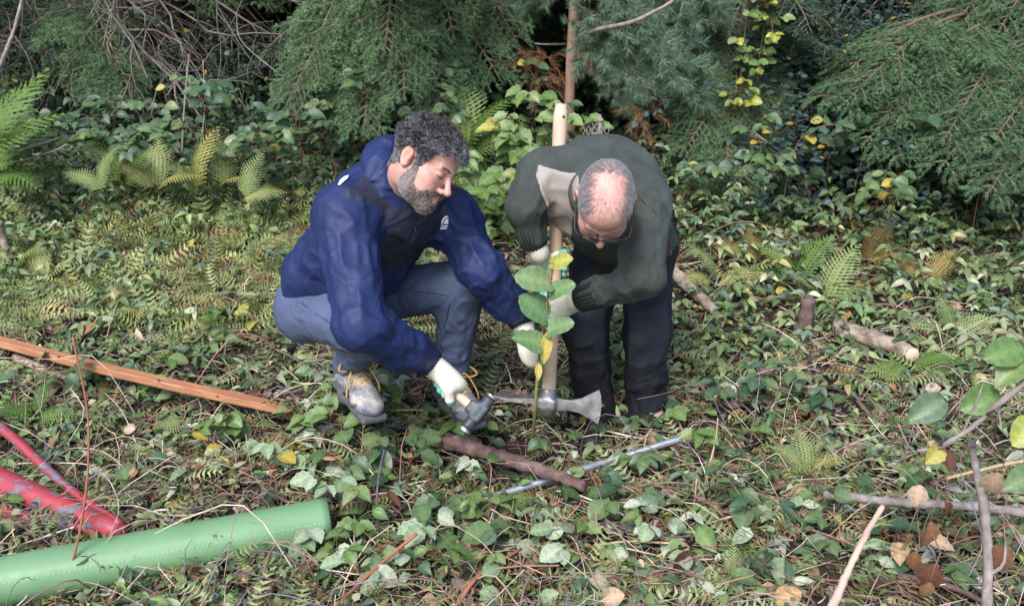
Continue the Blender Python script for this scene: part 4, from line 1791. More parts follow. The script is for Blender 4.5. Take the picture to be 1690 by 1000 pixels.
def metal_pole():
    a, b = gpt(1133, 721, .06), gpt(800, 824, .025)
    root = empty('metal_pole', (a + b) / 2, 'thin grey metal tube lying under the broken branch', 'pole')
    mb = MB()
    d = nrm(b - a)
    u_ = nrm(np.cross(d, [0, 0, 1]))
    w_ = np.cross(u_, d)
    n = 16
    V, f4 = [], []
    for rr in (.0105, .0085):
        for p_ in (a, (a + b) / 2, b):
            for k in range(n):
                q = k / n * 6.283
                V.append(p_ + rr * (math.cos(q) * u_ + math.sin(q) * w_))
    for L_ in (0, 1):
        for i in range(2):
            for k in range(n):
                q = [L_ * 3 * n + i * n + k, L_ * 3 * n + i * n + (k + 1) % n, L_ * 3 * n + (i + 1) * n + (k + 1) % n, L_ * 3 * n + (i + 1) * n + k]
                f4.append(q if L_ == 0 else q[::-1])
    for i in (0, 2):
        for k in range(n):
            f4.append([i * n + k, i * n + (k + 1) % n, 3 * n + i * n + (k + 1) % n, 3 * n + i * n + k])
    mb.add(V, None, f4)
    wpart('tube', mb.mesh('tube'), M['alu'], root)
    mb = MB()
    tube(mb, [b - d * .05, b - d * .0], .0122, 14, cap=False)
    wpart('end_sleeve', mb.mesh('end_sleeve'), M['alu'], root)


metal_pole()

# ------------------------------------------------------------------ plants: leaf shapes and materials
GREENS = [(.0, (.048, .090, .036)), (.25, (.075, .130, .048)), (.5, (.105, .170, .065)), (.75, (.090, .145, .085)), (1.0, (.165, .205, .075))]
M['leaf_green'] = mat_leaf('leaf_green', GREENS, spots=(.10, .07, .03))
M['leaf_fresh'] = mat_leaf('leaf_fresh', [(0, (.100, .180, .050)), (.5, (.14, .215, .070)), (1, (.19, .245, .10))], trans=.28)
M['leaf_dark'] = mat_leaf('leaf_dark', [(0, (.032, .066, .030)), (.35, (.052, .100, .048)), (.7, (.066, .115, .068)), (1, (.11, .155, .055))], rough=.45, spec=.45)
M['leaf_yellow'] = mat_leaf('leaf_yellow', [(0, (.36, .28, .05)), (.4, (.46, .34, .07)), (.7, (.30, .30, .06)), (1, (.46, .28, .08))], rough=.5, trans=.3, spots=(.25, .12, .03))
M['leaf_pale'] = mat_leaf('leaf_pale', [(0, (.17, .24, .13)), (.5, (.25, .32, .20)), (1, (.40, .44, .34))], rough=.65, spec=.2, trans=.2)
M['leaf_brown'] = mat_leaf('leaf_brown', [(0, (.055, .022, .016)), (.4, (.13, .055, .032)), (.7, (.24, .13, .07)), (1, (.34, .21, .14))], rough=.7, spec=.2, trans=.12)
M['leaf_tan'] = mat_leaf('leaf_tan', [(0, (.42, .24, .09)), (.5, (.44, .30, .20)), (1, (.42, .33, .27))], rough=.7, spec=.2, trans=.2)
M['leaf_linden'] = mat_leaf('leaf_linden', [(0, (.11, .20, .085)), (.5, (.14, .23, .10)), (1, (.165, .24, .11))], rough=.42, trans=.25)
M['fern_green'] = mat_leaf('fern_green', [(0, (.070, .145, .030)), (.5, (.115, .19, .045)), (1, (.19, .25, .07))], rough=.55, trans=.28, spec=.3)
M['fern_pale'] = mat_leaf('fern_pale', [(0, (.17, .23, .085)), (.5, (.24, .29, .12)), (1, (.29, .28, .09))], rough=.6, trans=.28, spec=.25)
M['fern_brown'] = mat_leaf('fern_brown', [(0, (.12, .075, .03)), (.6, (.19, .15, .05)), (1, (.24, .20, .07))], rough=.7, trans=.2, spec=.2)
M['needle'] = mat_tint('spruce_needle', .5, .4, .12, 6, .4, 0)
M['bark'] = mat_noise('bark_brown', [(.25, (.035, .024, .018)), (.5, (.11, .080, .062)), (.75, (.20, .155, .125))], 22, .9, .8, .006, 7, (1, 1, .3))
M['pinebark'] = mat_noise('pine_bark', [(.25, (.14, .075, .05)), (.5, (.27, .17, .125)), (.75, (.36, .25, .19))], 20, .9, .8, .006, 7, (1, 1, .25))
M['greybark'] = mat_noise('grey_twig', [(.25, (.10, .080, .070)), (.5, (.21, .175, .155)), (.75, (.33, .28, .25))], 30, .9, .5, .003, 6)
M['cane'] = mat_noise('bramble_cane', [(.25, (.10, .035, .03)), (.5, (.17, .10, .055)), (.75, (.12, .12, .05))], 10, .6, .2, .001)
M['redcane'] = mat_noise('red_cane', [(.25, (.24, .06, .04)), (.75, (.36, .14, .08))], 10, .6, .2, .001)
M['greenstem'] = mat_noise('green_stem', [(.25, (.09, .12, .03)), (.75, (.19, .20, .07))], 10, .6, .2, .001)
M['purplecane'] = mat_noise('purple_cane', [(.25, (.08, .06, .11)), (.75, (.17, .13, .20))], 14, .7, .2, .001)
M['straw'] = mat_noise('dry_straw', [(.25, (.33, .22, .12)), (.75, (.52, .38, .24))], 14, .8, .2, .001)
M['peeled'] = mat_noise('peeled_wood', [(.25, (.27, .18, .13)), (.5, (.42, .31, .24)), (.75, (.52, .41, .33))], 14, .8, .4, .003, 6, (1, 1, .25))
M['weathered'] = mat_noise('weathered_log', [(.28, (.05, .036, .028)), (.42, (.17, .125, .095)), (.55, (.30, .235, .185)), (.7, (.40, .33, .27)), (.8, (.14, .10, .075))], 19, .95, 1.0, .012, 9, (1, 1, 1))
M['rotten'] = mat_noise('rotten_bark', [(.25, (.035, .020, .017)), (.5, (.11, .065, .055)), (.75, (.20, .135, .12))], 26, .95, .9, .008, 7)
M['mossy'] = mat_noise('mossy_bark', [(.3, (.030, .026, .018)), (.5, (.06, .055, .022)), (.62, (.13, .14, .018)), (.8, (.16, .17, .03))], 12, .95, .9, .01, 7)
M['litter'] = mat_tint('leaf_litter', .6, .4, .12, 25, .35)
M['cover'] = mat_tint('ground_cover', .5, .4, .24, 25, .35)
M['twig'] = mat_tint('twig_litter', .65, .4, 0, 25, .4)


def leaf_arrays(kind, seed=0):
    """one leaf of unit length along +y, upper face +z"""
    rg = np.random.default_rng(seed)
    n = 13 if kind in ('round', 'heart') else 9
    t = .5 - .5 * np.cos(np.pi * np.linspace(0, 1, n)) if kind in ('round', 'heart') else np.linspace(0, 1, n)
    if kind == 'heart':
        w = .50 * np.sqrt(np.clip(1 - ((t - .36) / .64) ** 2, 0, 1)) * (1 - .18 * t ** 3)
        w[0] = .27
    elif kind == 'narrow':
        w = .20 * np.sin(np.pi * t ** .8) ** .8
    elif kind == 'round':
        w = .42 * np.sin(np.pi * t ** .85) ** .65
    else:
        w = .36 * np.sin(np.pi * np.clip(t, 0, 1) ** .72) ** .85
    w[-1] = .0
    if kind != 'heart':
        w[0] = .03
    fold = .18 + .25 * rg.random()
    droop = .10 + .35 * rg.random()
    twist = (rg.random() - .5) * .5
    if kind == 'heart':
        fold, droop, twist = fold * .35, droop * .6, twist * .6
    V, C = [], []
    ym = t.copy()
    for i in range(n):
        zz = -droop * t[i] ** 2
        tw = twist * t[i]
        for sgn in (-1, -.5, 0, .5, 1):
            ser = ((.93 + .14 * (i % 2)) if n == 9 else (.97 + .06 * (i % 2))) if abs(sgn) == 1 and kind != 'narrow' else 1
            x = sgn * w[i] * ser
            yy = t[i] + (-.07 * (1 - t[i]) * abs(sgn) if kind == 'heart' else .035 * abs(sgn) * np.sin(np.pi * t[i]))
            if kind == 'heart' and i == 0:
                yy -= .10 * (abs(sgn) > .4)
            z = zz + fold * abs(x) * (1 - .5 * abs(x)) + tw * x + .018 * (1 if i % 2 else -1) * (abs(sgn) > 0) * abs(sgn) + (.07 * math.sin(5.5 * t[i] + 2.2 * sgn + seed) * abs(sgn) if kind == 'heart' else 0)
            V.append((x, yy, z))
            C.append((1.4, 1.33, 1.25) if sgn == 0 else ((.86, .89, .86) if i % 2 else (1.12, 1.10, 1.06)))
    f = []
    for i in range(n - 1):
        for k in range(4):
            f.append((i * 5 + k, i * 5 + k + 1, (i + 1) * 5 + k + 1, (i + 1) * 5 + k))
    return np.array(V), np.array(f), np.array(C)


LEAF = {}


def leaf_mesh(kind, mat, seed):
    key = (kind, mat, seed)
    if key not in LEAF:
        v, f, c = leaf_arrays(kind, seed)
        if kind in ('oval', 'narrow'):          # 16 quads are enough for the small ones
            keep = [i for i in range(9) if i in (0, 1, 2, 3, 4, 5, 6, 7, 8)]
        mb = MB()
        mb.add(v, None, f, c)
        me = mb.mesh('leaf_' + kind)
        me.materials.append(M[mat])
        LEAF[key] = me
    return LEAF[key]


def basis(d, n):
    y = nrm(d)
    n = np.asarray(n, float)
    n = n - y * (n @ y)
    if np.linalg.norm(n) < 1e-3:
        n = np.cross(y, [.3, .5, .7])
    z = nrm(n)
    x = np.cross(y, z)
    return x, y, z


def mat4(p, d, n, s):
    x, y, z = basis(d, n)
    sx, sy, sz = (s, s, s) if np.isscalar(s) else s
    return Matrix(((x[0] * sx, y[0] * sy, z[0] * sz, p[0]), (x[1] * sx, y[1] * sy, z[1] * sz, p[1]), (x[2] * sx, y[2] * sy, z[2] * sz, p[2]), (0, 0, 0, 1)))


def put_leaf(root, p, d, n, size, kind='oval', mat='leaf_green', rg=random, name='leaf'):
    me = leaf_mesh(kind, mat, rg.randrange(5))
    o = bpy.data.objects.new(name, me)
    COL.objects.link(o)
    o.parent = root
    o.matrix_local = mat4(np.asarray(p) - np.array(root.location), d, n, (size * rg.uniform(.85, 1.12), size, size))
    return o


# ------------------------------------------------------------------ labels that say where a plant stands
LAND = [((600, 330), 'the blue jacket'), ((1030, 560), 'the dark trousers'), ((500, 880), "the green tube's open end"), ((210, 940), 'the green tube'),
        ((70, 740), 'the red metal frame'), ((230, 600), 'the timber batten'), ((840, 770), 'the broken rotten branch'), ((1070, 740), 'the thin metal tube'),
        ((935, 660), 'the mattock head'), ((1430, 560), 'the pale fallen log'), ((1325, 500), 'the dark upright stub'), ((1600, 830), 'the crossed grey branches'),
        ((190, 430), 'the long grey stick'), ((935, 80), 'the pine trunk'), ((650, 120), 'the big spruce bough'), ((1410, 910), 'the peeled diagonal stick'),
        ((1580, 200), 'the fir boughs'), ((200, 150), 'the mossy spruce'), ((1145, 480), 'the split log'), ((590, 650), 'the laced grey shoe'),
        ((60, 250), 'the two pale dead sticks'), ((715, 230), 'the bearded head'), ((30, 150), 'the tall bracken'), ((640, 780), 'the purple cane'), ((1560, 470), 'the arching grey twig'),
        ((620, 940), 'the red bare cane'), ((1235, 180), 'the yellow-leaved climber'), ((1500, 170), 'the mossy slanting limb'), ((1450, 420), 'the rusty fern'), ((1400, 130), 'the thin level limb'), ((985, 210), 'the wire mesh'), ((1650, 330), 'the lowest fir bough'), ((1600, 640), 'the big leaves at the right edge'), ((880, 720), 'the sapling stem')]
USED = {}


def side(px, py, q):
    dx, dy = px - q[0], py - q[1]
    if abs(dx) > 1.3 * abs(dy):
        return 'left of' if dx < 0 else 'right of'
    return 'in front of' if dy > 0 else 'behind'


def where_label(px, py, what):
    o = sorted(LAND, key=lambda l: math.hypot(px - l[0][0], (py - l[0][1]) * 1.2))
    cands = []
    a = o[0]
    cands.append(f"{what} {side(px, py, a[0])} {a[1]}")
    cands.append(f"{what} close {side(px, py, a[0])} {a[1]}") if math.hypot(px - a[0][0], py - a[0][1]) < 70 else None
    for b in o[1:4]:
        cands.append(f"{what} between {a[1]} and {b[1]}" if len((what + a[1] + b[1]).split()) < 13 else f"{what} {side(px, py, b[0])} {b[1]}")
    for c in cands:
        if c not in USED and len(c.split()) <= 16:
            USED[c] = 1
            return c
    USED[cands[0]] = USED.get(cands[0], 0) + 1
    return cands[0]


def pix(p):
    v = np.asarray(p) - CAM
    d = v @ FWD
    return 845 + FPX * (v @ RT) / d, 500 - FPX * (v @ UP) / d


NUM = {1: 'single', 2: 'two', 3: 'three', 4: 'four', 5: 'five', 6: 'six', 7: 'seven', 8: 'eight', 9: 'nine'}


# ------------------------------------------------------------------ bramble sprigs and thickets
def bramble(base, h, lean, ngroups, size, mat='leaf_green', kind='oval', tri=True, seed=0, cane='cane', face=.5, group=None, what=None, crad=.0022, minor=None, name='bramble_sprig'):
    rg = random.Random(seed)
    base = np.asarray(base, float)
    lean = np.asarray(lean, float)
    tip = base + np.array([lean[0], lean[1], h])
    mid = base + np.array([lean[0] * .25, lean[1] * .25, h * .80])
    end = tip + np.array([lean[0] * .35, lean[1] * .35, -h * .12])
    path = spline([base - np.array([0, 0, .03]), mid, tip, end], 12)
    root = empty(name, base)
    sb = MB()
    tube(sb, path, np.linspace(crad, crad * .5, 12), 5)
    nl = 0
    for g in range(ngroups):
        t = (.22 if ngroups < 6 else .06) + (.78 if ngroups < 6 else .94) * (g + rg.random() * .5) / max(ngroups, 1)
        k = min(int(t * 11), 10)
        p = path[k] + (path[min(k + 1, 11)] - path[k]) * (t * 11 - k)
        az = rg.random() * 6.283
        pd = np.array([math.cos(az), math.sin(az) - .25, .35])
        q = p + nrm(pd) * size * rg.uniform(.5, 1.1)
        tube(sb, [p, (p + q) / 2 + np.array([0, 0, .004]), q], [crad * .5, crad * .4, crad * .3], 3, cap=False)
        nor = np.array([rg.uniform(-.5, .5), -face + rg.uniform(-.4, .3), 1.0])
        dirs = [0] if not tri else [0, 1.15, -1.15]
        for a in dirs:
            ca, sa = math.cos(az + a + rg.uniform(-.2, .2)), math.sin(az + a)
            d = np.array([ca, sa, rg.uniform(-.35, .15)])
            mm = mat if minor is None or rg.random() > minor[1] else minor[0]
            put_leaf(root, q, d, nor + np.array([rg.uniform(-.25, .25), rg.uniform(-.25, .25), 0]), size * (1.0 if a == 0 else .82) * rg.uniform(.8, 1.15), kind, mm, rg)
            nl += 1
    wpart('cane' if cane != 'greenstem' else 'stem', sb.mesh('cane'), M[cane], root)
    px, py = pix(base + np.array([lean[0] * .5, lean[1] * .5, h * .6]))
    w = what or (('tall ' if h > .5 else ('low ' if h < .33 else '')) + 'bramble bush with %s leaves' % {'leaf_green': 'green', 'leaf_dark': 'dark green', 'leaf_pale': 'pale', 'leaf_fresh': 'bright green', 'leaf_yellow': 'yellow', 'leaf_brown': 'withered brown'}.get(mat, 'green'))
    tag(root, where_label(px, py, w), 'bramble', group or 'bramble sprigs over the forest floor')
    return root


# ------------------------------------------------------------------ ferns
FERN = {}


def fern_mesh(mat, seed, n=17):
    key = (mat, seed)
    if key in FERN:
        return FERN[key]
    rg = np.random.default_rng(seed + 40)
    mb = MB()
    t = np.linspace(0, 1, 14)
    bend = .25 + .3 * rg.random()
    cv = lambda s: np.array([.04 * math.sin(s * 3 + seed), s * (1 - .1 * s), .10 * math.sin(s * 2.2) - bend * s ** 2.2])
    tube(mb, np.array([cv(s) for s in t]), np.linspace(.010, .003, 14), 4, (1.15, .95, .6))
    for i in range(n):
        s = .14 + .85 * i / (n - 1)
        c = cv(s)
        tg = nrm(cv(min(s + .02, 1.02)) - cv(s - .02))
        L = .30 * math.sin(math.pi * (s * .80 + .17)) ** .9 * (1 - .6 * max(0, s - .75) * 2) * rg.uniform(.88, 1.1)
        for sg in (-1, 1):
            d0 = nrm(np.array([sg, 0, 0]) + tg * (.35 + .3 * s))
            up = nrm(np.cross(tg, d0) * sg * -1) if True else 0
            up = np.array([0, 0, 1.0])
            m = 9
            V, C = [], []
            wy = .036 * (1.1 - .45 * s)
            for k in range(m):
                u = k / (m - 1)
                p = c + d0 * (L * u) + np.array([0, 0, -.12 * L * u * u * (1 + rg.random())])
                w = wy * (1 - u) ** .6 * (1.25 if k % 2 else .45) if k < m - 1 else 0
                V += [p - tg * w, p + np.array([0, 0, .004]), p + tg * w]
                C += [(.95, .97, .95), (1.2, 1.15, 1.1), (1.0, 1.0, 1.0)]
            f = []
            for k in range(m - 1):
                a = 3 * k
                f += [(a, a + 1, a + 4, a + 3), (a + 1, a + 2, a + 5, a + 4)]
            mb.add(V, None, f, np.array(C))
    me = mb.mesh('fern_frond')
    me.materials.append(M[mat])
    FERN[key] = me
    return me


def fern(base, fronds, mat='fern_green', seed=0, what='fern', group='ferns'):
    """fronds: list of (direction, length, droop normal)"""
    rg = random.Random(seed)
    root = empty('fern', base)
    c = np.zeros(3)
    for d, L in fronds:
        d = np.asarray(d, float)
        n = np.array([0, -.45, 1.0]) + np.array([rg.uniform(-.3, .3), rg.uniform(-.3, .3), 0])
        o = bpy.data.objects.new('frond', fern_mesh(mat, rg.randrange(4)))
        COL.objects.link(o)
        o.parent = root
        o.matrix_local = mat4((0, 0, 0), d, n, L)
        c += nrm(d) * L * .5 / len(fronds)
    px, py = pix(np.asarray(base) + c)
    tag(root, where_label(px, py, what), 'fern', group)
    return root


# ------------------------------------------------------------------ conifer boughs
def needles(mb, path, dens, ln, wd, col, spread=.9, rg=RNG, flat=.0, fwdk=.7):
    path = np.asarray(path)
    seg = np.linalg.norm(np.diff(path, axis=0), axis=1)
    L = seg.sum()
    n = max(int(L * dens), 3)
    s = np.sort(rg.random(n)) * L
    cum = np.concatenate([[0], np.cumsum(seg)])
    k = np.clip(np.searchsorted(cum, s) - 1, 0, len(seg) - 1)
    u = ((s - cum[k]) / seg[k])[:, None]
    p = path[k] * (1 - u) + path[k + 1] * u
    tg = (path[k + 1] - path[k]) / seg[k][:, None]
    a = rg.random(n) * 6.283
    ref = np.array([0, 0, 1.0]) + np.zeros((n, 3))
    x = np.cross(tg, ref)
    x /= np.maximum(np.linalg.norm(x, axis=1, keepdims=True), 1e-6)
    z = np.cross(x, tg)
    rad = np.cos(a)[:, None] * x + np.sin(a)[:, None] * z * (1 - flat)
    d = tg * fwdk + rad * spread + (rg.random((n, 3)) - .5) * .25
    d /= np.linalg.norm(d, axis=1, keepdims=True)
    l = ln * (.75 + .5 * rg.random(n))[:, None]
    sd_ = np.cross(d, rg.normal(size=(n, 3)))
    sd_ /= np.linalg.norm(sd_, axis=1, keepdims=True)
    V = np.stack([p - sd_ * wd / 2, p + sd_ * wd / 2, p + d * l], 1).reshape(-1, 3)
    f = np.arange(3 * n).reshape(-1, 3)
    v = (.7 + .6 * rg.random(n))[:, None]
    c = np.asarray(col)[None] * v
    tipc = c * 1.25
    C = np.stack([c, c, tipc], 1).reshape(-1, 3)
    mb.add(V, f, None, C)


BOUGH = {}


def bough(kind, seed):
    key = (kind, seed)
    if key in BOUGH:
        return BOUGH[key]
    rg = np.random.default_rng(seed * 7 + len(kind))
    nb, wb = MB(), MB()
    if kind == 'spruce':
        L, dens, ln, wd, col, tw = 1.0, 900, .0165, .0026, (.095, .170, .075), 20
    elif kind == 'fir':
        L, dens, ln, wd, col, tw = 1.0, 800, .019, .0034, (.066, .125, .054), 18
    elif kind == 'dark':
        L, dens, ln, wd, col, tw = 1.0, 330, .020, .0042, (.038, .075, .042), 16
    else:
        L, dens, ln, wd, col, tw = .8, 560, .056, .0029, (.145, .225, .145), 10
    main = [np.array([.03 * math.sin(s * 4 + seed), s * L, .10 * s - .30 * s * s]) for s in np.linspace(0, 1, 12)]
    main = np.array(main)
    tube(wb, main, np.linspace(.011, .0025, 12), 5, (.13, .09, .062))
    for i in range(tw):
        s = .16 + .82 * i / tw
        k = min(int(s * 11), 10)
        p = main[k] + (main[k + 1] - main[k]) * (s * 11 - k)
        for sg in (-1, 1):
            if rg.random() < .08:
                continue
            ln_t = (.36 * (1 - s) ** .8 + .07) * rg.uniform(.75, 1.15) * L
            ang = R(rg.uniform(42, 62))
            d = np.array([sg * math.sin(ang), math.cos(ang), rg.uniform(-.45, .2)])
            tp = np.array([p + d * ln_t * u + np.array([0, .05 * ln_t * u * u, -.22 * ln_t * u * u]) for u in np.linspace(0, 1, 6)])
            tube(wb, tp, np.linspace(.0042, .0014, 6), 4, (.15, .10, .066), cap=False)
            if kind == 'pine':
                needles(nb, tp[2:], dens * 1.6, ln, wd, col, .75, rg, 0, .8)
                for j in range(2):
                    u = rg.uniform(.4, .8)
                    q = p + d * ln_t * u
                    d2 = nrm(d + rg.normal(size=3) * .5 + np.array([0, .2, .25]))
                    t2 = np.array([q + d2 * v for v in np.linspace(0, .13, 4)])
                    tube(wb, t2, .002, 3, (.24, .15, .09), cap=False)
                    needles(nb, t2, dens * 2.0, ln, wd, col, .75, rg, 0, .8)
            else:
                needles(nb, tp, dens, ln, wd, col, .85, rg, .35 if kind == 'spruce' else .75)
                m = int(ln_t / .036)
                for j in range(1, m):
                    u = j / m
                    q = p + d * ln_t * u + np.array([0, .05 * ln_t * u * u, -.22 * ln_t * u * u])
                    for s2 in (-1, 1):
                        a2 = math.atan2(d[0], d[1]) + s2 * R(rg.uniform(38, 58))
                        l2 = (.035 + .085 * (1 - u)) * rg.uniform(.7, 1.2)
                        d2 = np.array([math.sin(a2), math.cos(a2), rg.uniform(-.35, -.02)])
                        t2 = np.array([q, q + d2 * l2 * .5, q + d2 * l2 + np.array([0, 0, -.012])])
                        needles(nb, t2, dens, ln, wd, np.asarray(col) * rg.uniform(.85, 1.2), .85, rg, .35 if kind == 'spruce' else .75)
    needles(nb, main[3:], dens, ln, wd, col, .85, rg, .3)
    a, b = nb, wb
    for v, c, f in zip(b.v, b.c, b.f4):
        pass
    # wood joins the needles as a second material
    off = a.n
    a.v += b.v
    a.c += b.c
    a.f3 += [f + off for f in b.f3]
    a.m3 += [m_ * 0 + 1 for m_ in b.m3]
    a.f4 += [f + off for f in b.f4]
    a.m4 += [m_ * 0 + 1 for m_ in b.m4]
    a.n += b.n
    me = a.mesh('bough_' + kind)
    me.materials.append(M['needle'])
    me.materials.append(M['twig'])
    BOUGH[key] = me
    return me


def dead_bough(seed):
    key = ('dead', seed)
    if key in BOUGH:
        return BOUGH[key]
    rg = np.random.default_rng(seed + 70)
    mb = MB()

    def rec(p, d, L, r, lv):
        n = 7
        pts = [p]
        dd = d.copy()
        for i in range(n):
            dd = nrm(dd + rg.normal(size=3) * .22 + np.array([0, 0, -.07]))
            pts.append(pts[-1] + dd * L / n)
        g = rg.uniform(.8, 1.2)
        tube(mb, pts, np.linspace(r, r * .4, n + 1), 4 if lv else 5, (.125 * g, .105 * g, .088 * g), cap=False)
        if lv < 2:
            for k in range(10 if lv == 0 else 5):
                i = rg.integers(1, n)
                d2 = nrm(dd + rg.normal(size=3) * .8)
                rec(pts[i], d2, L * rg.uniform(.3, .6), r * .5, lv + 1)
    rec(np.zeros(3), np.array([0, 1.0, .05]), 1.0, .008, 0)
    me = mb.mesh('dead_bough')
    me.materials.append(M['twig'])
    BOUGH[key] = me
    return me


def conifer(name, base, h, rbase, spec, label, seed=0, lean=(0, 0), bark='bark'):
    """spec: list of (height, azimuth degrees, pitch degrees, length, kind)"""
    rg = random.Random(seed)
    base = np.asarray(base, float)
    root = empty(name, base, label, 'tree')
    mb = MB()
    n = 22
    t = np.linspace(0, 1, n)
    top = np.array([lean[0], lean[1], h])
    pts = base + t[:, None] * top - np.array([0, 0, .05])
    tube(mb, pts + np.stack([.012 * np.sin(t * 17 + seed), .01 * np.cos(t * 13), 0 * t], 1), rbase * (1 - .85 * t), 12, rough=.10, seed=seed)
    wpart('trunk', mb.mesh('trunk'), M[bark], root)
    for (z, az, pit, L, kd) in spec:
        p = top * (z / h)
        a, b = R(az), R(pit)
        d = np.array([math.sin(a) * math.cos(b), -math.cos(a) * math.cos(b), math.sin(b)])     # azimuth 0 faces the camera
        me = dead_bough(rg.randrange(4)) if kd == 'dead' else bough(kd, rg.randrange(3))
        o = bpy.data.objects.new('branch', me)
        COL.objects.link(o)
        o.parent = root
        if L > 1.05 and kd in ('spruce', 'fir', 'pine'):
            # a long limb: bare wood first, the needled bough at its end
            e = p + d * (L - .92)
            mb = MB()
            tube(mb, spline([p, (p + e) / 2 + np.array([0, 0, .03]), e], 8), np.linspace(.018, .010, 8), 6)
            obj('limb', mb.mesh('limb'), M[bark], root)
            p, L = e, .98
        tilt = (-.75 if kd == 'spruce' else -.30) if kd in ('spruce', 'fir') and base[1] < 5.6 else 0.0
        o.matrix_local = mat4(p, d, np.array([rg.uniform(-.2, .2), tilt + rg.uniform(-.2, .2), 1]), L)
    return root


def whorls(z0, z1, dz, L0, L1, kind, rg, n=5, pitch=(-25, 0)):
    out = []
    z = z0
    while z < z1:
        f = (z - z0) / max(z1 - z0, .01)
        a0 = rg.random() * 360
        for k in range(n):
            out.append((z + rg.uniform(-.08, .08), a0 + 360 / n * k + rg.uniform(-20, 20), rg.uniform(*pitch), (L0 + (L1 - L0) * f) * rg.uniform(.8, 1.15), kind))
        z += dz
    return out

# ------------------------------------------------------------------ background trees
rg_ = random.Random(5)


def at_depth(px, y):
    """ground point under image column px at world distance y"""
    d = y / math.cos(PITCH)
    x = (px - 845) / FPX * d
    return gz((x, y))


def azp(base, z, px, py, d):
    """azimuth, pitch and length of a branch from the trunk at height z to an image point"""
    q = P(px, py, d) - (np.asarray(base) + np.array([0, 0, z]))
    L = np.linalg.norm(q)
    return math.degrees(math.atan2(q[0], -q[1])), math.degrees(math.asin(q[2] / L)) + 9, L * 1.0


# big spruce whose boughs hang behind the bearded head
b = at_depth(690, 5.05)
spec = []
for px, py, d, zf in ((500, 150, 4.3, 1.0), (515, 95, 4.35, 1.2), (545, 40, 4.4, 1.4), (595, 195, 4.2, .85), (825, 62, 4.45, 1.3), (800, 120, 4.4, 1.1), (860, 20, 4.6, 1.45), (650, 130, 4.15, 1.1), (705, 170, 4.2, .8), (630, 60, 4.15, 1.35), (750, 200, 4.35, .75), (725, 40, 4.25, 1.4), (545, 180, 4.35, .85), (600, 10, 4.3, 1.6)):
    a_, p_, l_ = azp(b, zf, px, py, d)
    spec.append((zf, a_, p_, l_ * 1.05, 'spruce'))
spec += whorls(.5, 1.5, .45, .9, .9, 'dark', rg_, 5)
spec += whorls(1.5, 5.5, .42, 1.25, .5, 'spruce', rg_, 6)
conifer('spruce_tree', b, 6.2, .07, spec, 'green spruce whose boughs hang just behind the bearded head', 1)

# mossy old spruce with dead twigs on the left
b = at_depth(195, 5.9)
spec = []
for px, py, d, zf, k in ((150, 150, 4.9, .9, 'spruce'), (215, 165, 4.8, .8, 'spruce'), (180, 175, 4.85, .7, 'spruce'), (350, 10, 5.0, 1.4, 'spruce'), (430, 20, 5.1, 1.4, 'spruce'), (330, 60, 4.6, 1.2, 'dead'), (400, 100, 4.6, 1.0, 'dead'), (450, 80, 4.7, 1.1, 'dead'), (480, 140, 4.7, .9, 'dead'), (300, 150, 4.5, .8, 'dead'), (360, 170, 4.5, .7, 'dead'), (500, 110, 4.75, 1.0, 'dead'), (240, 90, 4.6, 1.0, 'dead'), (280, 40, 4.6, 1.2, 'dead'), (160, 60, 4.7, 1.2, 'dead'), (430, 160, 4.55, .8, 'dead'), (300, 190, 4.5, .7, 'dead'), (90, 110, 4.6, 1.0, 'dead')):
    a_, p_, l_ = azp(b, zf, px, py, d)
    spec.append((zf, a_, p_, l_, k))
for i in range(34):
    spec.append((rg_.uniform(.4, 1.9), rg_.uniform(-100, 100), rg_.uniform(-25, 15), rg_.uniform(.7, 1.3), 'dead'))
spec += whorls(1.9, 6.0, .45, 1.5, .7, 'dark', rg_, 6)
conifer('spruce_tree', b, 6.8, .11, spec, 'old mossy spruce with dead grey twigs at the upper left', 2, bark='mossy')

# young pine with bare lower stem
b = at_depth(938, 4.75)
spec = []
for px, py, d, zf, k in ((1060, 40, 4.2, 1.35, 'pine'), (1110, 90, 4.2, 1.1, 'pine'), (1160, 140, 4.15, .95, 'pine'), (1090, 160, 4.2, .8, 'pine'), (1180, 60, 4.3, 1.3, 'pine'), (1200, 30, 4.4, 1.5, 'pine'), (1130, 20, 4.4, 1.6, 'pine'), (1050, 120, 4.3, .9, 'pine'), (860, 30, 4.6, 1.4, 'pine'), (880, 10, 4.4, 1.6, 'pine'), (1020, 10, 4.5, 1.6, 'pine'), (1060, 190, 4.35, .7, 'pine'), (1200, 180, 4.4, .8, 'pine'), (840, 60, 4.9, 1.3, 'pine')):
    a_, p_, l_ = azp(b, zf, px, py, d)
    spec.append((zf, a_, p_, l_ * 1.1, k))
spec += whorls(1.7, 4.0, .4, .9, .5, 'pine', rg_, 5, (5, 35))
pine = conifer('pine_tree', b, 4.6, .030, spec, 'young pine with a thin bare trunk behind the mattock handle', 3, bark='pinebark')
# its one big bare limb, sweeping up to the upper right
pts = [P(938, 76, 4.72), P(960, 62, 4.45), P(985, 50, 4.2), P(1040, 38, 4.0), P(1075, 22, 3.95), P(1110, 2, 3.9), P(1150, -40, 3.9)]
for pl_, r0_, r1_ in ((pts, .013, .007), ([P(938, 74, 4.70), P(900, 74, 4.5), P(882, 72, 4.48)], .007, .003), ([P(985, 95, 4.5), P(1000, 72, 4.45), P(1020, 70, 4.4)], .005, .003)):
    mb = MB()
    tube(mb, spline(pl_, 18), np.linspace(r0_, r1_, 18), 8, rough=.08)
    wpart('bare_limb', mb.mesh('bare_limb'), M['greybark'], pine)
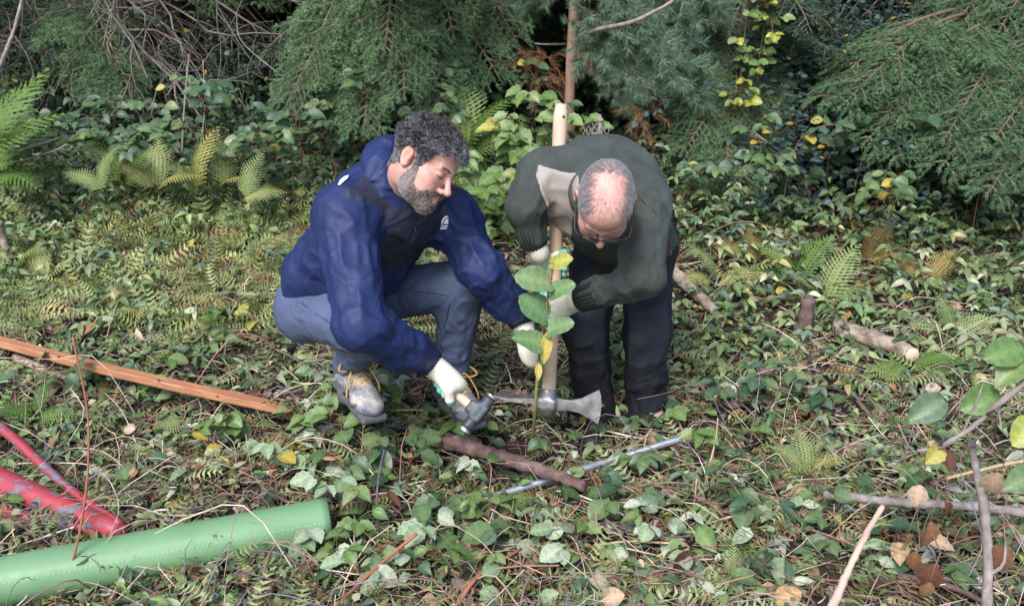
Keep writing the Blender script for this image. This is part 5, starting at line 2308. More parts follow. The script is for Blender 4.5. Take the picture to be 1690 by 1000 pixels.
# withered brown needle tufts low on the pine
for i, (px, py, d) in enumerate(((885, 110, 4.5), (905, 95, 4.6), (865, 105, 4.55), (1060, 182, 4.3), (975, 85, 4.4), (1075, 190, 4.4), (890, 130, 4.5))):
    tb = MB()
    c = P(px, py, d)
    for k in range(5):
        dv = nrm(RNG.normal(size=3) + np.array([0, -.3, -.6]))
        tp = np.array([c, c + dv * .06, c + dv * .13 + np.array([0, 0, -.03])])
        tube(tb, tp, .0018, 3, (.2, .11, .06), cap=False)
        needles(tb, tp, 520, .05, .0022, (.17, .085, .04), .6, RNG, 0, .9)
    wpart('withered_tuft', tb.mesh('withered_tuft'), M['twig'], pine)

# low dark spruce right behind the bald person
b = at_depth(1195, 4.9)
spec = []
for px, py, d, zf in ((1140, 250, 4.3, .55), (1190, 285, 4.25, .45), (1240, 260, 4.3, .55), (1150, 310, 4.3, .35), (1270, 305, 4.3, .4), (1210, 220, 4.35, .7), (1120, 210, 4.45, .7), (1280, 235, 4.4, .65), (1215, 330, 4.2, .3), (1180, 180, 4.5, .85), (1270, 180, 4.5, .8)):
    a_, p_, l_ = azp(b, zf, px, py, d)
    spec.append((zf, a_, p_, l_, 'spruce' if py > 200 else 'dark'))
spec += whorls(.3, 2.0, .35, .8, .4, 'dark', rg_, 6)
conifer('spruce_tree', b, 2.3, .035, spec, 'low young spruce close behind the bald person, under the climber', 6)

# firs on the right, with moss-hung limbs
b = at_depth(1760, 5.4)
spec = []
for px, py, d, zf in ((1540, 90, 4.6, 1.5), (1600, 60, 4.5, 1.6), (1660, 80, 4.4, 1.5), (1480, 245, 4.2, 1.0), (1410, 235, 4.2, 1.0), (1560, 275, 4.1, .9), (1640, 295, 4.0, .8), (1450, 215, 4.35, 1.05), (1600, 245, 4.15, .95), (1690, 210, 4.1, 1.0), (1680, 340, 3.95, .65), (1620, 45, 4.6, 1.7), (1400, 245, 4.6, .9), (1560, 325, 4.05, .7), (1480, 315, 4.15, .75), (1640, 370, 3.9, .5), (1440, 290, 4.2, .8), (1380, 225, 4.3, 1.05), (1690, 290, 4.0, .8)):
    a_, p_, l_ = azp(b, zf, px, py, d)
    spec.append((zf, a_, p_, l_, 'fir'))
spec += whorls(2.0, 5.5, .45, 1.5, .8, 'fir', rg_, 6)
conifer('fir_tree', b, 6.5, .09, spec, 'fir on the right edge with long light green boughs', 4, bark='mossy')

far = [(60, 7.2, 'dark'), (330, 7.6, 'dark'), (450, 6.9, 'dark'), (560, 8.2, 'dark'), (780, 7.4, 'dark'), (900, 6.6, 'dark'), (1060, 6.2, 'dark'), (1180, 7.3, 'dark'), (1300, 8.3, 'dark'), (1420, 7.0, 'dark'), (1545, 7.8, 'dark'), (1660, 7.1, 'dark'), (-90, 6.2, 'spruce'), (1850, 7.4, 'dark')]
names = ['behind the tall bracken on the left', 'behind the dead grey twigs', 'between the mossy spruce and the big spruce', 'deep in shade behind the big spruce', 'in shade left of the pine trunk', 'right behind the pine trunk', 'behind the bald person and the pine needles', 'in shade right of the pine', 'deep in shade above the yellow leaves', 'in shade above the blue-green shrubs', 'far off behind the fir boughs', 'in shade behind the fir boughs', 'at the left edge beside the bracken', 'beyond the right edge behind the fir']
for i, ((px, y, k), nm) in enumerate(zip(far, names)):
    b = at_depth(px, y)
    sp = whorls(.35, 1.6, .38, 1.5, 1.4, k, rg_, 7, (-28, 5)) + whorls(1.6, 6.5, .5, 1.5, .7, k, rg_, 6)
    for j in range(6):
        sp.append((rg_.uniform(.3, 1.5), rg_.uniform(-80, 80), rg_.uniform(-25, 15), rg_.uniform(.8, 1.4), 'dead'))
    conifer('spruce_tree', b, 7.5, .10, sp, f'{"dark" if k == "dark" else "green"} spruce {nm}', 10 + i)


# ------------------------------------------------------------------ broad-leaved shrubs in the shade on the right
def shrub(base, w, h, n, col, seed, label, lsize=.035, pale=.25):
    rg = np.random.default_rng(seed)
    root = empty('shrub', base, label, 'shrub', 'shrubs in the shade of the firs')
    for k in range(7):
        a = rg.random() * 6.28
        e = np.array([math.cos(a) * w * .6, math.sin(a) * w * .35, h * rg.uniform(.7, 1.0)])
        mb = MB()
        base_ = np.zeros(3)
        path = spline([base_ - [0, 0, .05], e * np.array([.25, .25, .5]), e], 10)
        tube(mb, path + np.array(base), np.linspace(.008, .003, 10), 5)
        for j in range(6):
            i = rg.integers(3, 9)
            d = nrm(rg.normal(size=3) + np.array([0, -.2, .1])) * rg.uniform(.12, .35)
            tube(mb, spline([path[i] + base, path[i] + base + d * .5 + [0, 0, .02], path[i] + base + d], 5), np.linspace(.003, .0012, 5), 3, cap=False)
        wpart('stem', mb.mesh('stem'), M['greybark'], root)
    v, f, c = leaf_arrays('oval', 2)
    keep = [0, 10, 12, 14, 20, 22, 24, 30, 32, 34, 42]
    # a light leaf: midrib and two edges
    vv = v[[2, 10, 12, 14, 20, 22, 24, 30, 32, 34, 42]]
    tr = np.array([(0, 2, 1), (0, 3, 2), (1, 2, 5), (1, 5, 4), (2, 3, 6), (2, 6, 5), (4, 5, 8), (4, 8, 7), (5, 6, 9), (5, 9, 8), (7, 8, 10), (8, 9, 10)])[:, ::-1]
    # sprays of leaves
    ns = n // 12
    mb = MB()
    sc = rg.normal(size=(ns, 3)) * np.array([w * .45, w * .3, h * .30]) + np.array([0, 0, h * .55])
    sc[:, 2] = np.clip(sc[:, 2], .05, h * 1.25)
    sd = rg.normal(size=(ns, 3)) * np.array([1, .8, .25])
    sd /= np.linalg.norm(sd, axis=1, keepdims=True)
    idx = np.repeat(np.arange(ns), 12)
    u = np.tile(np.linspace(-.5, .5, 12), ns)
    p = sc[idx] + sd[idx] * (u * .22)[:, None] + rg.normal(size=(len(idx), 3)) * .008 + np.array(base)
    d = sd[idx] * .4 + rg.normal(size=(len(idx), 3)) * np.array([.8, .8, .25])
    nn = np.array([0, -.4, 1.0]) + rg.normal(size=(len(idx), 3)) * .35
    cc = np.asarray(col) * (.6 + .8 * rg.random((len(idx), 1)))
    yel = rg.random(len(idx)) < .03
    cc[yel] = (.40, .26, .04)
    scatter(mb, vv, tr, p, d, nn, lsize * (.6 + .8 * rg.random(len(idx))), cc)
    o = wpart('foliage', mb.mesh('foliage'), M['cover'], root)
    o['kind'] = 'stuff'
    return root


def scatter(mb, v, f, p, d, n, s, col):
    """copies of one small leaf at many places, one vectorised pass"""
    y = d / np.maximum(np.linalg.norm(d, axis=1, keepdims=True), 1e-9)
    n = n - y * (n * y).sum(1, keepdims=True)
    z = n / np.maximum(np.linalg.norm(n, axis=1, keepdims=True), 1e-9)
    x = np.cross(y, z)
    s = np.broadcast_to(np.asarray(s, float), (len(p),))[:, None, None]
    V = p[:, None, :] + s * (v[None, :, 0:1] * x[:, None] + v[None, :, 1:2] * y[:, None] + v[None, :, 2:3] * z[:, None])
    F = (f[None] + (np.arange(len(p)) * len(v))[:, None, None]).reshape(-1, f.shape[1])
    C = np.repeat(col, len(v), 0)
    mb.add(V.reshape(-1, 3), F if f.shape[1] == 3 else None, F if f.shape[1] == 4 else None, C)


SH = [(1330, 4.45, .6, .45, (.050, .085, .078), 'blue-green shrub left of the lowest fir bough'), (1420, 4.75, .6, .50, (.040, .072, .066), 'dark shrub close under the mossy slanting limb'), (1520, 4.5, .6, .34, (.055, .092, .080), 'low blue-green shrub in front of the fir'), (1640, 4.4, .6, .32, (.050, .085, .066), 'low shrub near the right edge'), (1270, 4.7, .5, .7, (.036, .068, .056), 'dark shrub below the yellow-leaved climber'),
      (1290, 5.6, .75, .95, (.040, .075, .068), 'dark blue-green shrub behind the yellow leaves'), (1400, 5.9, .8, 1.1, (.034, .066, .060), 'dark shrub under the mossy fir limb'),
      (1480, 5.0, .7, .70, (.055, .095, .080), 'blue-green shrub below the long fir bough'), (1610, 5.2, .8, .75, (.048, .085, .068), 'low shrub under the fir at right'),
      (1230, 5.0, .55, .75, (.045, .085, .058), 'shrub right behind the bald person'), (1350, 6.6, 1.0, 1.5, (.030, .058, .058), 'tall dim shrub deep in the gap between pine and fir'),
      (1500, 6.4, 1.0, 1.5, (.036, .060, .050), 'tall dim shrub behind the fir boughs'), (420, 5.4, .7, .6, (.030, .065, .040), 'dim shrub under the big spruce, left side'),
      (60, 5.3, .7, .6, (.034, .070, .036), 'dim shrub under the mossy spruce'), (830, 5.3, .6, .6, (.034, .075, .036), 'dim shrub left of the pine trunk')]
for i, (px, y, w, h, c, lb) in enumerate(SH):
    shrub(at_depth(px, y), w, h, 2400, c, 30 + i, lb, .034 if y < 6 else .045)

# mossy limbs hanging across the fir gap
for i, (pl, r0, lb) in enumerate((([(1425, 212), (1470, 185), (1520, 160), (1570, 140), (1640, 85)], .016, 'mossy dead limb slanting across the dark gap beside the fir'),
                                  ([(1500, 205), (1530, 175), (1560, 150)], .010, 'short mossy limb forking off the slanting one'),
                                  ([(1590, 230), (1620, 190), (1690, 150)], .013, 'mossy limb close to the right edge among fir boughs'),
                                  ([(1300, 135), (1380, 132), (1440, 125), (1540, 132)], .007, 'thin bare limb lying level across the dark gap'))):
    pts = spline([P(x, y, 4.75 + .05 * k) for k, (x, y) in enumerate(pl)], 18)
    root = empty('dead_limb', pts[0], lb, 'branch', 'dead limbs in the fir gap')
    mb = MB()
    tube(mb, pts, np.linspace(r0 * .6, r0, 18), 8, rough=.2, seed=i)
    wpart('limb', mb.mesh('limb'), M['mossy'] if i < 3 else M['greybark'], root)
    for k in range(5):
        tb = MB()
        q = pts[3 * k + 2]
        d = nrm(RNG.normal(size=3) + np.array([0, -.3, -.2])) * .22
        tube(tb, spline([q, q + d * .5 + [0, 0, .02], q + d], 7), np.linspace(.004, .0015, 7), 5)
        wpart('twig', tb.mesh('twig'), M['greybark'], root)

# ------------------------------------------------------------------ the sapling being planted
def sapling():
    base = gpt(877, 752)
    pts = [base - np.array([0, 0, .05]), base, P(882, 690, 2.78), P(887, 620, 2.73), P(893, 560, 2.70), P(903, 500, 2.685), P(908, 460, 2.67), P(912, 432, 2.66)]
    root = empty('sapling', base, 'young sapling with broad green leaves held beside the mattock handle', 'sapling')
    mb = MB()
    tube(mb, spline(pts[:5], 16), np.linspace(.0062, .0045, 16), 8)
    wpart('stem', mb.mesh('stem'), M['greenstem'], root)
    mb = MB()
    tube(mb, spline(pts[4:], 14), np.linspace(.0046, .0024, 14), 8)
    wpart('shoot', mb.mesh('shoot'), M['redcane'], root)
    rg = random.Random(8)
    for (b0, tp, d, k, s) in (((905, 466), (848, 450), 2.70, 'leaf_linden', 1.05), ((911, 434), (953, 422), 2.70, 'leaf_yellow_green', .9), ((909, 484), (952, 460), 2.70, 'leaf_linden', .95), ((900, 520), (857, 482), 2.70, 'leaf_linden', 1.0), ((905, 545), (948, 524), 2.69, 'leaf_linden', 1.0), ((890, 566), (842, 550), 2.68, 'leaf_linden', 1.0), ((904, 548), (897, 608), 2.69, 'leaf_yellow', .95), ((889, 598), (888, 634), 2.70, 'leaf_yellow', .9)):
        d = d - .05
        a, c = P(*b0, d + .02), P(*tp, d)
        v = c - a
        o = put_leaf(root, a, v + np.array([0, -.012, 0]), T_ + .75 * UP + np.array([rg.uniform(-.3, .3), 0, 0]), np.linalg.norm(v) * s * .92, 'heart' if k != 'leaf_yellow' else 'narrow', k, rg)
        mb = MB()
        q = min(pts[3:], key=lambda z: np.linalg.norm(z - a))
        tube(mb, [q, (q + a) / 2 - np.array([0, 0, .003]), a], .0014, 5)
        wpart('leaf_stalk', mb.mesh('leaf_stalk'), M['greenstem'], root)


M['leaf_yellow_green'] = mat_leaf('leaf_yellow_green', [(0, (.26, .30, .055)), (1, (.34, .34, .07))], trans=.3, spots=(.45, .20, .05))
sapling()


# ------------------------------------------------------------------ sticks, logs, stub
def stick(name, label, pix_pts, r0, r1, mat, dz=.02, sides=8, rough=.12, cat='stick', group=None, depth=None, twigs=0, seed=0, cutmat=None, jit=None):
    jit = (.03 if r0 > .015 else .10) if jit is None else jit
    if depth is None:
        pts = [gpt(x, y, dz if np.isscalar(dz) else dz[i]) for i, (x, y) in enumerate(pix_pts)]
    else:
        pts = [P(x, y, depth[i]) for i, (x, y) in enumerate(pix_pts)]
    path = spline(pts, max(14, 7 * len(pts)))
    rg = np.random.default_rng(seed + 3)
    path = path + rg.normal(size=path.shape) * r0 * .06
    root = empty(name, path[len(path) // 2], label, cat, group)
    mb = MB()
    n = len(path)
    tube(mb, path, np.linspace(r0, r1, n) * (1 + jit * rg.normal(size=n).clip(-1, 1)), sides, rough=rough, seed=seed)
    wpart('wood', mb.mesh('wood'), M[mat], root)
    if cutmat:
        cb = MB()
        d = nrm(path[-1] - path[-2])
        tube(cb, [path[-1] + d * .0005, path[-1] + d * .004], [r1 * .96, r1 * .85], sides)
        wpart('cut_end', cb.mesh('cut_end'), M[cutmat], root)
    for k in range(twigs):
        tb = MB()
        i = rg.integers(2, n - 2)
        d = nrm(rg.normal(size=3) + np.array([0, 0, .4])) * rg.uniform(.05, .14)
        tube(tb, spline([path[i], path[i] + d * .5 + rg.normal(size=3) * .01, path[i] + d], 6), np.linspace(r1 * .5, r1 * .2, 6), 5)
        wpart('twig', tb.mesh('twig'), M[mat], root)
    return root


def splinters(root, at, d, mat, n=9, r=.012, L=.05):
    for k in range(n):
        mb = MB()
        o = RNG.normal(size=3) * r
        e = nrm(d + RNG.normal(size=3) * .15) * L * RNG.uniform(.5, 1.1)
        tube(mb, [at + o, at + o * 1.2 + e * .5, at + o * 1.3 + e], [.006, .0045, .0008], 5)
        wpart('splinter', mb.mesh('splinter'), M[mat], root)


r = stick('rotten_branch', 'broken rotten branch with a splintered end in front of the sapling', [(735, 727), (790, 742), (860, 765), (920, 785), (965, 803)], .026, .015, 'rotten', .105, 12, .16, 'branch', seed=1)
splinters(r, gpt(738, 728, .09), nrm(gpt(710, 722, .095) - gpt(738, 728, .09)), 'peeled', 12, .011, .055)
r = stick('fallen_log', 'pale barkless log lying beside the dark upright stub', [(1375, 540), (1420, 552), (1470, 570), (1506, 586)], .034, .031, 'weathered', .075, 16, .10, 'log', seed=2, cutmat='ashpale')
r = stick('fallen_log', 'split log leaning behind the dark trousers', [(1105, 440), (1130, 468), (1155, 490), (1180, 512)], .024, .022, 'weathered', .085, 14, .10, 'log', seed=3)
splinters(r, gpt(1112, 448, .06), nrm(np.array([-.6, .5, .4])), 'peeled', 6, .012, .06)
c = gpt(1322, 572)
r = empty('tree_stub', c, 'dark upright cut stub beside the pale log', 'stub')
mb = MB()
q = [c - np.array([0, 0, .04]), c + np.array([.002, 0, .06]), c + np.array([.008, 0, .12]), c + np.array([.012, 0, .20])]
tube(mb, spline(q, 12), np.linspace(.034, .025, 12), 14, rough=.18)
wpart('trunk', mb.mesh('trunk'), M['rotten'], r)
mb = MB()
tube(mb, [q[-1] + np.array([0, 0, .0006]), q[-1] + np.array([.001, -.002, .005])], [.020, .017], 14)
wpart('cut_top', mb.mesh('cut_top'), M['bark'], r)
stick('charred_log', 'short charred log end among leaves right of the dark trousers', [(1235, 598), (1255, 612), (1275, 622)], .020, .018, 'rotten', .04, 12, .15, 'log', seed=4)
stick('grey_stick', 'long bare grey stick lying on the left slope', [(95, 418), (160, 428), (220, 434), (285, 437)], .011, .007, 'greybark', .05, seed=5, twigs=2)
stick('wooden_stub', 'short weathered wooden stub at the left edge', [(20, 440), (8, 400), (-2, 365)], .018, .015, 'weathered', depth=[3.95, 3.9, 3.85], cat='stub', seed=6)
stick('dead_stick', 'upper of two pale dead sticks at the left edge', [(-10, 265), (40, 247), (72, 236), (98, 228)], .007, .004, 'greybark', depth=[4.1, 4.05, 4.0, 4.0], seed=7, twigs=1)
stick('dead_stick', 'lower of two pale dead sticks at the left edge', [(30, 268), (70, 256), (92, 248), (112, 238)], .006, .004, 'greybark', depth=[4.1, 4.0, 3.95, 3.95], seed=8, twigs=1)
stick('slanting_stem', 'bare grey stem slanting at the upper left corner', [(-10, 130), (12, 80), (26, 40), (42, -20)], .009, .006, 'greybark', depth=[3.6, 3.6, 3.6, 3.6], seed=9)
stick('grey_branch', 'thick grey branch lying level at the lower right', [(1358, 815), (1420, 822), (1500, 830), (1600, 835), (1720, 850)], .011, .014, 'greybark', [.10, .10, .11, .11, .12], seed=10, twigs=3, cat='branch')
stick('upright_branch', 'upright grey branch crossing the level one at the lower right', [(1602, 728), (1614, 790), (1626, 850), (1630, 930), (1628, 1040)], .0085, .012, 'greybark', depth=[2.12, 2.08, 2.05, 2.0, 1.95], seed=11, twigs=3, cat='branch')
stick('peeled_stick', 'peeled pale stick slanting up at the lower right', [(1370, 1010), (1400, 940), (1430, 880), (1457, 834)], .010, .006, 'peeled', depth=[2.05, 2.1, 2.12, 2.15], seed=12)
r = stick('shrub_branch', 'bare forked branch with big leaves reaching in from the right edge', [(1514, 744), (1548, 738), (1600, 708), (1650, 665), (1720, 610)], .004, .0075, 'greybark', depth=[2.0, 1.98, 1.95, 1.92, 1.9], seed=13, twigs=4, cat='branch')
rgs = random.Random(77)
for (px, py, tx, ty, d, k, kd) in ((1690, 575, 1625, 588, 1.92, 'leaf_fresh', 'round'), (1690, 590, 1642, 640, 1.92, 'leaf_fresh', 'oval'), (1650, 650, 1588, 672, 1.95, 'leaf_fresh', 'round'), (1560, 660, 1500, 690, 2.0, 'leaf_green', 'round'), (1720, 690, 1670, 735, 1.9, 'leaf_yellow_green', 'round'), (1555, 738, 1530, 765, 1.98, 'leaf_yellow', 'oval'), (1565, 742, 1570, 780, 1.98, 'leaf_brown', 'oval'), (1720, 780, 1655, 805, 1.9, 'leaf_green', 'oval')):
    a, c = P(px, py, d), P(tx, ty, d - .02)
    put_leaf(r, a, c - a, T_ + .6 * UP + np.array([rgs.uniform(-.4, .4), 0, 0]), np.linalg.norm(c - a) * .92, kd, k, rgs)
# withered leaves hanging in the crossed branches
for i, (px, py, d) in enumerate(((1520, 800, 2.05), (1535, 860, 2.03), (1545, 930, 2.0), (1500, 880, 2.05), (1560, 830, 2.02), (1665, 900, 2.0), (1650, 780, 2.02), (1512, 910, 2.03), (1535, 960, 2.0))):
    p = P(px, py, d)
    root = empty('withered_leaf', p)
    put_leaf(root, p, np.array([rgs.uniform(-.4, .4), rgs.uniform(-.3, .3), -1]), T_ + np.array([rgs.uniform(-.7, .7), 0, .3]), rgs.uniform(.05, .075), 'oval', 'leaf_brown' if i % 3 else 'leaf_tan', rgs, 'blade')
    mb = MB()
    tube(mb, spline([p, p + np.array([.004, 0, .03]), p + np.array([rgs.uniform(-.03, .03), .01, .07])], 6), .0014, 4)
    wpart('leaf_stalk', mb.mesh('leaf_stalk'), M['cane'], root)
    tag(root, where_label(px, py, ['withered brown leaf', 'curled dark brown leaf', 'limp tan leaf', 'shrivelled brown leaf'][i % 4] + ' hanging'), 'leaf', 'withered leaves in the crossed branches')
CANES = [([(688, 880), (640, 920), (590, 965), (545, 1010)], .005, 'redcane', 'red bare cane slanting at the bottom beside the green tube', [.12, .08, .06, .06]),
         ([(625, 890), (622, 830), (626, 780), (634, 742)], .004, 'purplecane', 'upright purple bramble cane in front of the rotten branch', None),
         ([(95, 1010), (135, 860), (146, 700), (120, 555)], .0035, 'redcane', 'tall thin cane rising across the red frame', None),
         ([(1165, 790), (1180, 730), (1185, 690)], .0035, 'straw', 'dry straw stalk standing right of the thin metal tube', None),
         ([(1145, 840), (1150, 790)], .0035, 'straw', 'short dry straw stalk right of the thin metal tube', None),
         ([(1300, 800), (1240, 820), (1185, 850)], .009, 'rotten', 'dark broken twig with a pale torn tip beside the fern', [.05, .04, .03]),
         ([(1060, 950), (1110, 935), (1150, 925)], .005, 'greybark', 'short grey twig lying at the bottom middle', [.04, .05, .05]),
         ([(980, 900), (1040, 893), (1120, 897)], .004, 'straw', 'dry straw stalk lying level at the bottom middle', [.04, .05, .05]),
         ([(560, 640), (580, 672), (700, 676), (830, 670)], .0035, 'straw', 'thin dry stalk lying behind the hammer', [.05, .05, .06, .05]),
         ([(370, 485), (410, 486), (450, 488)], .012, 'peeled', 'peeled branch end poking out behind the squatting person', [.06, .06, .06]),
         ([(25, 590), (80, 612), (130, 630)], .016, 'peeled', 'pale bark strip lying under the timber batten', [.03, .03, .03]),
         ([(1410, 655), (1440, 690), (1470, 712)], .009, 'rotten', 'reddish bark stick lying in front of the pale log', [.04, .04, .04]),
         ([(1440, 470), (1480, 440), (1530, 436), (1560, 470)], .005, 'greybark', 'arching grey twig behind the pale log', None),
         ([(1100, 440), (1180, 380), (1240, 366), (1300, 392)], .0035, 'cane', 'arching bramble cane right of the dark trousers', None),
         ([(1690, 760), (1620, 775), (1560, 790)], .006, 'straw', 'pinkish peeled twig behind the crossed branches', [.14, .12, .10]),
         ([(1480, 950), (1560, 965), (1640, 1000)], .010, 'rotten', 'blackened stick at the lower right corner', [.05, .05, .05]),
         ([(750, 1005), (790, 950), (860, 905)], .006, 'redcane', 'reddish stem lying at the bottom middle', [.05, .06, .06]),
         ([(500, 160), (470, 130), (400, 70), (390, 20)], .004, 'greybark', 'thin bare stem in the gap between the spruces', None),
         ([(300, 260), (305, 170), (312, 90)], .006, 'greybark', 'upright grey dead stem under the mossy spruce', None),
         ([(330, 250), (338, 180), (335, 100)], .004, 'greybark', 'thinner dead stem under the mossy spruce', None)]
for i, (pl, rr, mt, lb, dzs) in enumerate(CANES):
    if dzs is None:
        b0 = gpt(pl[0][0], pl[0][1]) if pl[0][1] > 300 else None
        d0 = (b0 - CAM) @ FWD if b0 is not None else 4.5
        stick('cane' if 'cane' in lb else 'stem', lb, pl, rr, rr * .6, mt, depth=[d0 - .02 * k for k in range(len(pl))], cat='stem', seed=30 + i, rough=.06, sides=6)
    else:
        stick('cane' if 'cane' in lb else 'stick', lb, pl, rr, rr * .7, mt, dzs, cat='stick', seed=30 + i, rough=.08, sides=7, twigs=1 if rr > .0045 else 0)

# bit of wire fence behind the bald person
root = empty('wire_fence', P(985, 222, 4.0), 'scrap of rusty wire mesh behind the bald person', 'fence')
M['wire'] = mat_noise('rusty_wire', [(.3, (.22, .18, .17)), (.7, (.40, .38, .38))], 50, .6, .2, .001, metal=.5)
for k in range(9):
    mb = MB()
    pl = [P(962 + k * 5 + 4 * ((j + k) % 2), 235 - 6.5 * j, 4.0) for j in range(6)]
    tube(mb, pl, .0016, 4)
    wpart('wire', mb.mesh('wire'), M['wire'], root)
mb = MB()
tube(mb, [P(992, 240, 4.02), P(989, 190, 4.02)], .010, 8)
wpart('post', mb.mesh('post'), M['greybark'], root)


# ------------------------------------------------------------------ ferns
def fr(*a):
    return [(np.array(d, float), L) for d, L in a]


FERNS = [(P(-35, 300, 3.9), fr(((.45, -.2, .75), .38), ((.8, -.3, .25), .32), ((.2, -.5, .9), .34), ((.25, .1, 1), .55), ((.5, 0, .85), .45)), 'fern_green', 'tall bracken with wide fronds'),
         (P(10, 320, 4.2), fr(((.35, .1, .9), .45), ((.1, -.2, 1), .6), ((.7, -.1, .5), .34)), 'fern_green', 'bracken clump'),
         (P(325, 320, 4.2), fr(((.05, -.1, 1), .34), ((-.25, -.2, .8), .2)), 'fern_pale', 'pale upright fern'), (P(362, 312, 4.25), fr(((.15, -.1, 1), .27), ((.6, -.3, .5), .2)), 'fern_pale', 'pale upright fern'),
         (P(400, 330, 4.1), fr(((.25, -.1, .8), .24), ((.7, -.2, .4), .2)), 'fern_pale', 'pale upright fern'), (P(205, 310, 4.2), fr(((-.3, -.1, .9), .28), ((.4, -.2, .7), .26), ((.0, -.2, 1), .3)), 'fern_green', 'green fern'),
         (P(260, 315, 4.15), fr(((.1, -.1, 1), .25), ((-.5, -.1, .7), .22), ((.6, -.2, .5), .25)), 'fern_pale', 'pale fern'), (P(170, 320, 4.0), fr(((.1, -.1, 1), .22), ((-.5, -.1, .6), .2)), 'fern_pale', 'pale fern'),
         (gpt(75, 470, .03), fr(((.5, -.1, .55), .26), ((.8, -.4, .1), .22), ((-.2, .1, .9), .2), ((.7, .2, .3), .24)), 'fern_pale', 'pale fern'), (gpt(35, 460, .02), fr(((.2, -.3, .6), .24), ((-.4, -.2, .4), .22)), 'fern_green', 'green fern'),
         (gpt(340, 355, .03), fr(((1, -.2, .15), .30), ((.9, .2, .2), .26)), 'fern_pale', 'cut pale fern'), (gpt(420, 395, .04), fr(((1, -.1, .1), .26), ((.7, -.5, .15), .22), ((-.8, -.2, .2), .2)), 'fern_pale', 'cut pale fern'),
         (gpt(1355, 500, .02), fr(((.35, -.05, 1), .30), ((-.4, -.1, .8), .2), ((.8, -.1, .6), .2)), 'fern_pale', 'yellow-green fern'), (gpt(1310, 470, .02), fr(((-.4, -.1, .9), .25), ((.3, -.1, 1), .28), ((-.8, -.1, .5), .22)), 'fern_green', 'green fern'),
         (gpt(1420, 430, .02), fr(((.9, -.1, .5), .26), ((.5, -.1, .9), .24)), 'fern_brown', 'rusty brown fern'), (gpt(1240, 440, .02), fr(((-.7, -.2, .8), .22), ((.0, -.1, 1), .2)), 'fern_brown', 'yellowed fern'),
         (gpt(1180, 470, .02), fr(((-.2, -.2, .8), .24), ((.7, -.2, .5), .24), ((-.8, -.1, .4), .2)), 'fern_pale', 'yellowed fern'), (gpt(1520, 470, .02), fr(((-.5, -.1, .8), .2), ((.5, -.1, .9), .22)), 'fern_brown', 'rusty brown fern'),
         (gpt(1330, 790, .02), fr(((-.05, .1, 1), .17), ((-.45, -.1, .8), .15), ((.5, -.1, .7), .14), ((-.9, -.2, .3), .12), ((.9, -.1, .3), .13)), 'fern_pale', 'light green fern with five fronds'),
         (gpt(735, 700, .01), fr(((-.8, -.3, .25), .15), ((.6, -.3, .3), .13), ((-.2, -.7, .3), .13), ((.2, .2, .6), .13)), 'fern_green', 'small green fern'),
         (gpt(640, 690, .01), fr(((-.3, -.3, .5), .12), ((.7, -.2, .3), .12)), 'fern_green', 'small green fern'), (gpt(1500, 610, .02), fr(((-.8, -.3, .3), .2), ((-.4, -.5, .2), .17), ((.4, -.3, .4), .2)), 'fern_green', 'green fern'),
         (gpt(1560, 560, .02), fr(((-.6, -.3, .6), .22), ((.5, -.3, .5), .22), ((0, -.2, .9), .2)), 'fern_pale', 'pale fern'), (gpt(820, 850, .01), fr(((.4, -.1, .4), .13), ((-.6, -.2, .2), .12)), 'fern_green', 'small fern'),
         (gpt(1040, 950, .01), fr(((-.7, .1, .2), .13), ((.4, -.4, .2), .12), ((.7, .2, .3), .12)), 'fern_pale', 'small pale fern'), (gpt(1200, 960, .01), fr(((.1, -.2, .5), .12), ((-.7, -.1, .2), .12), ((.8, 0, .2), .1)), 'fern_pale', 'small pale fern'),
         (gpt(330, 560, .02), fr(((-.8, -.2, .2), .2), ((.6, -.3, .2), .2), ((.1, .4, .5), .2)), 'fern_green', 'green fern'), (gpt(250, 700, .02), fr(((-.8, -.2, .2), .18), ((.6, -.3, .2), .16)), 'fern_pale', 'cut pale fern'),
         (gpt(60, 690, .02), fr(((-.5, -.2, .4), .16), ((.6, -.3, .3), .16), ((.1, .1, .6), .15)), 'fern_green', 'yellowing fern'), (gpt(180, 520, .02), fr(((-.8, -.2, .3), .2), ((.6, -.3, .3), .2), ((.1, .4, .5), .2)), 'fern_pale', 'pale fern'),
         (gpt(800, 370, .02), fr(((-.3, -.2, .9), .3), ((.4, -.2, .9), .32), ((.0, .2, 1), .36)), 'fern_green', 'green fern'), (P(770, 260, 4.3), fr(((.3, -.2, .9), .4), ((.7, -.2, .6), .3), ((-.1, 0, 1), .4)), 'fern_green', 'green fern')]
for i, (b0, fl, mt, wh) in enumerate(FERNS):
    fern(b0, fl, mt, 100 + i, wh)


# ------------------------------------------------------------------ brambles: the thicket along the wood's edge
rb = random.Random(21)
for i in range(52):
    if i < 36:
        px = 110 + (i % 36) * 21.5 + rb.uniform(-12, 12)
    else:
        px = 1115 + (i - 36) * 38 + rb.uniform(-18, 18)
    y = rb.uniform(4.25, 5.0) if px < 900 else rb.uniform(3.9, 4.9)
    b0 = at_depth(px, y)
    h = rb.uniform(.18, .38) if px < 330 else rb.uniform(.28, .58)
    if px > 1100:
        h = rb.uniform(.22, .55)
    if 620 < px < 800:
        h *= .9
    mt = 'leaf_dark' if rb.random() < .7 else 'leaf_green'
    bramble(b0, h, (rb.uniform(-.22, .22), rb.uniform(-.35, -.05)), rb.randint(8, 11), rb.uniform(.055, .075), mt, 'round' if rb.random() < .5 else 'oval', True, 200 + i, 'cane', .9, 'bramble thicket along the wood edge', None, .003, ('leaf_yellow', .015 if px < 700 else .05), 'bramble_bush')
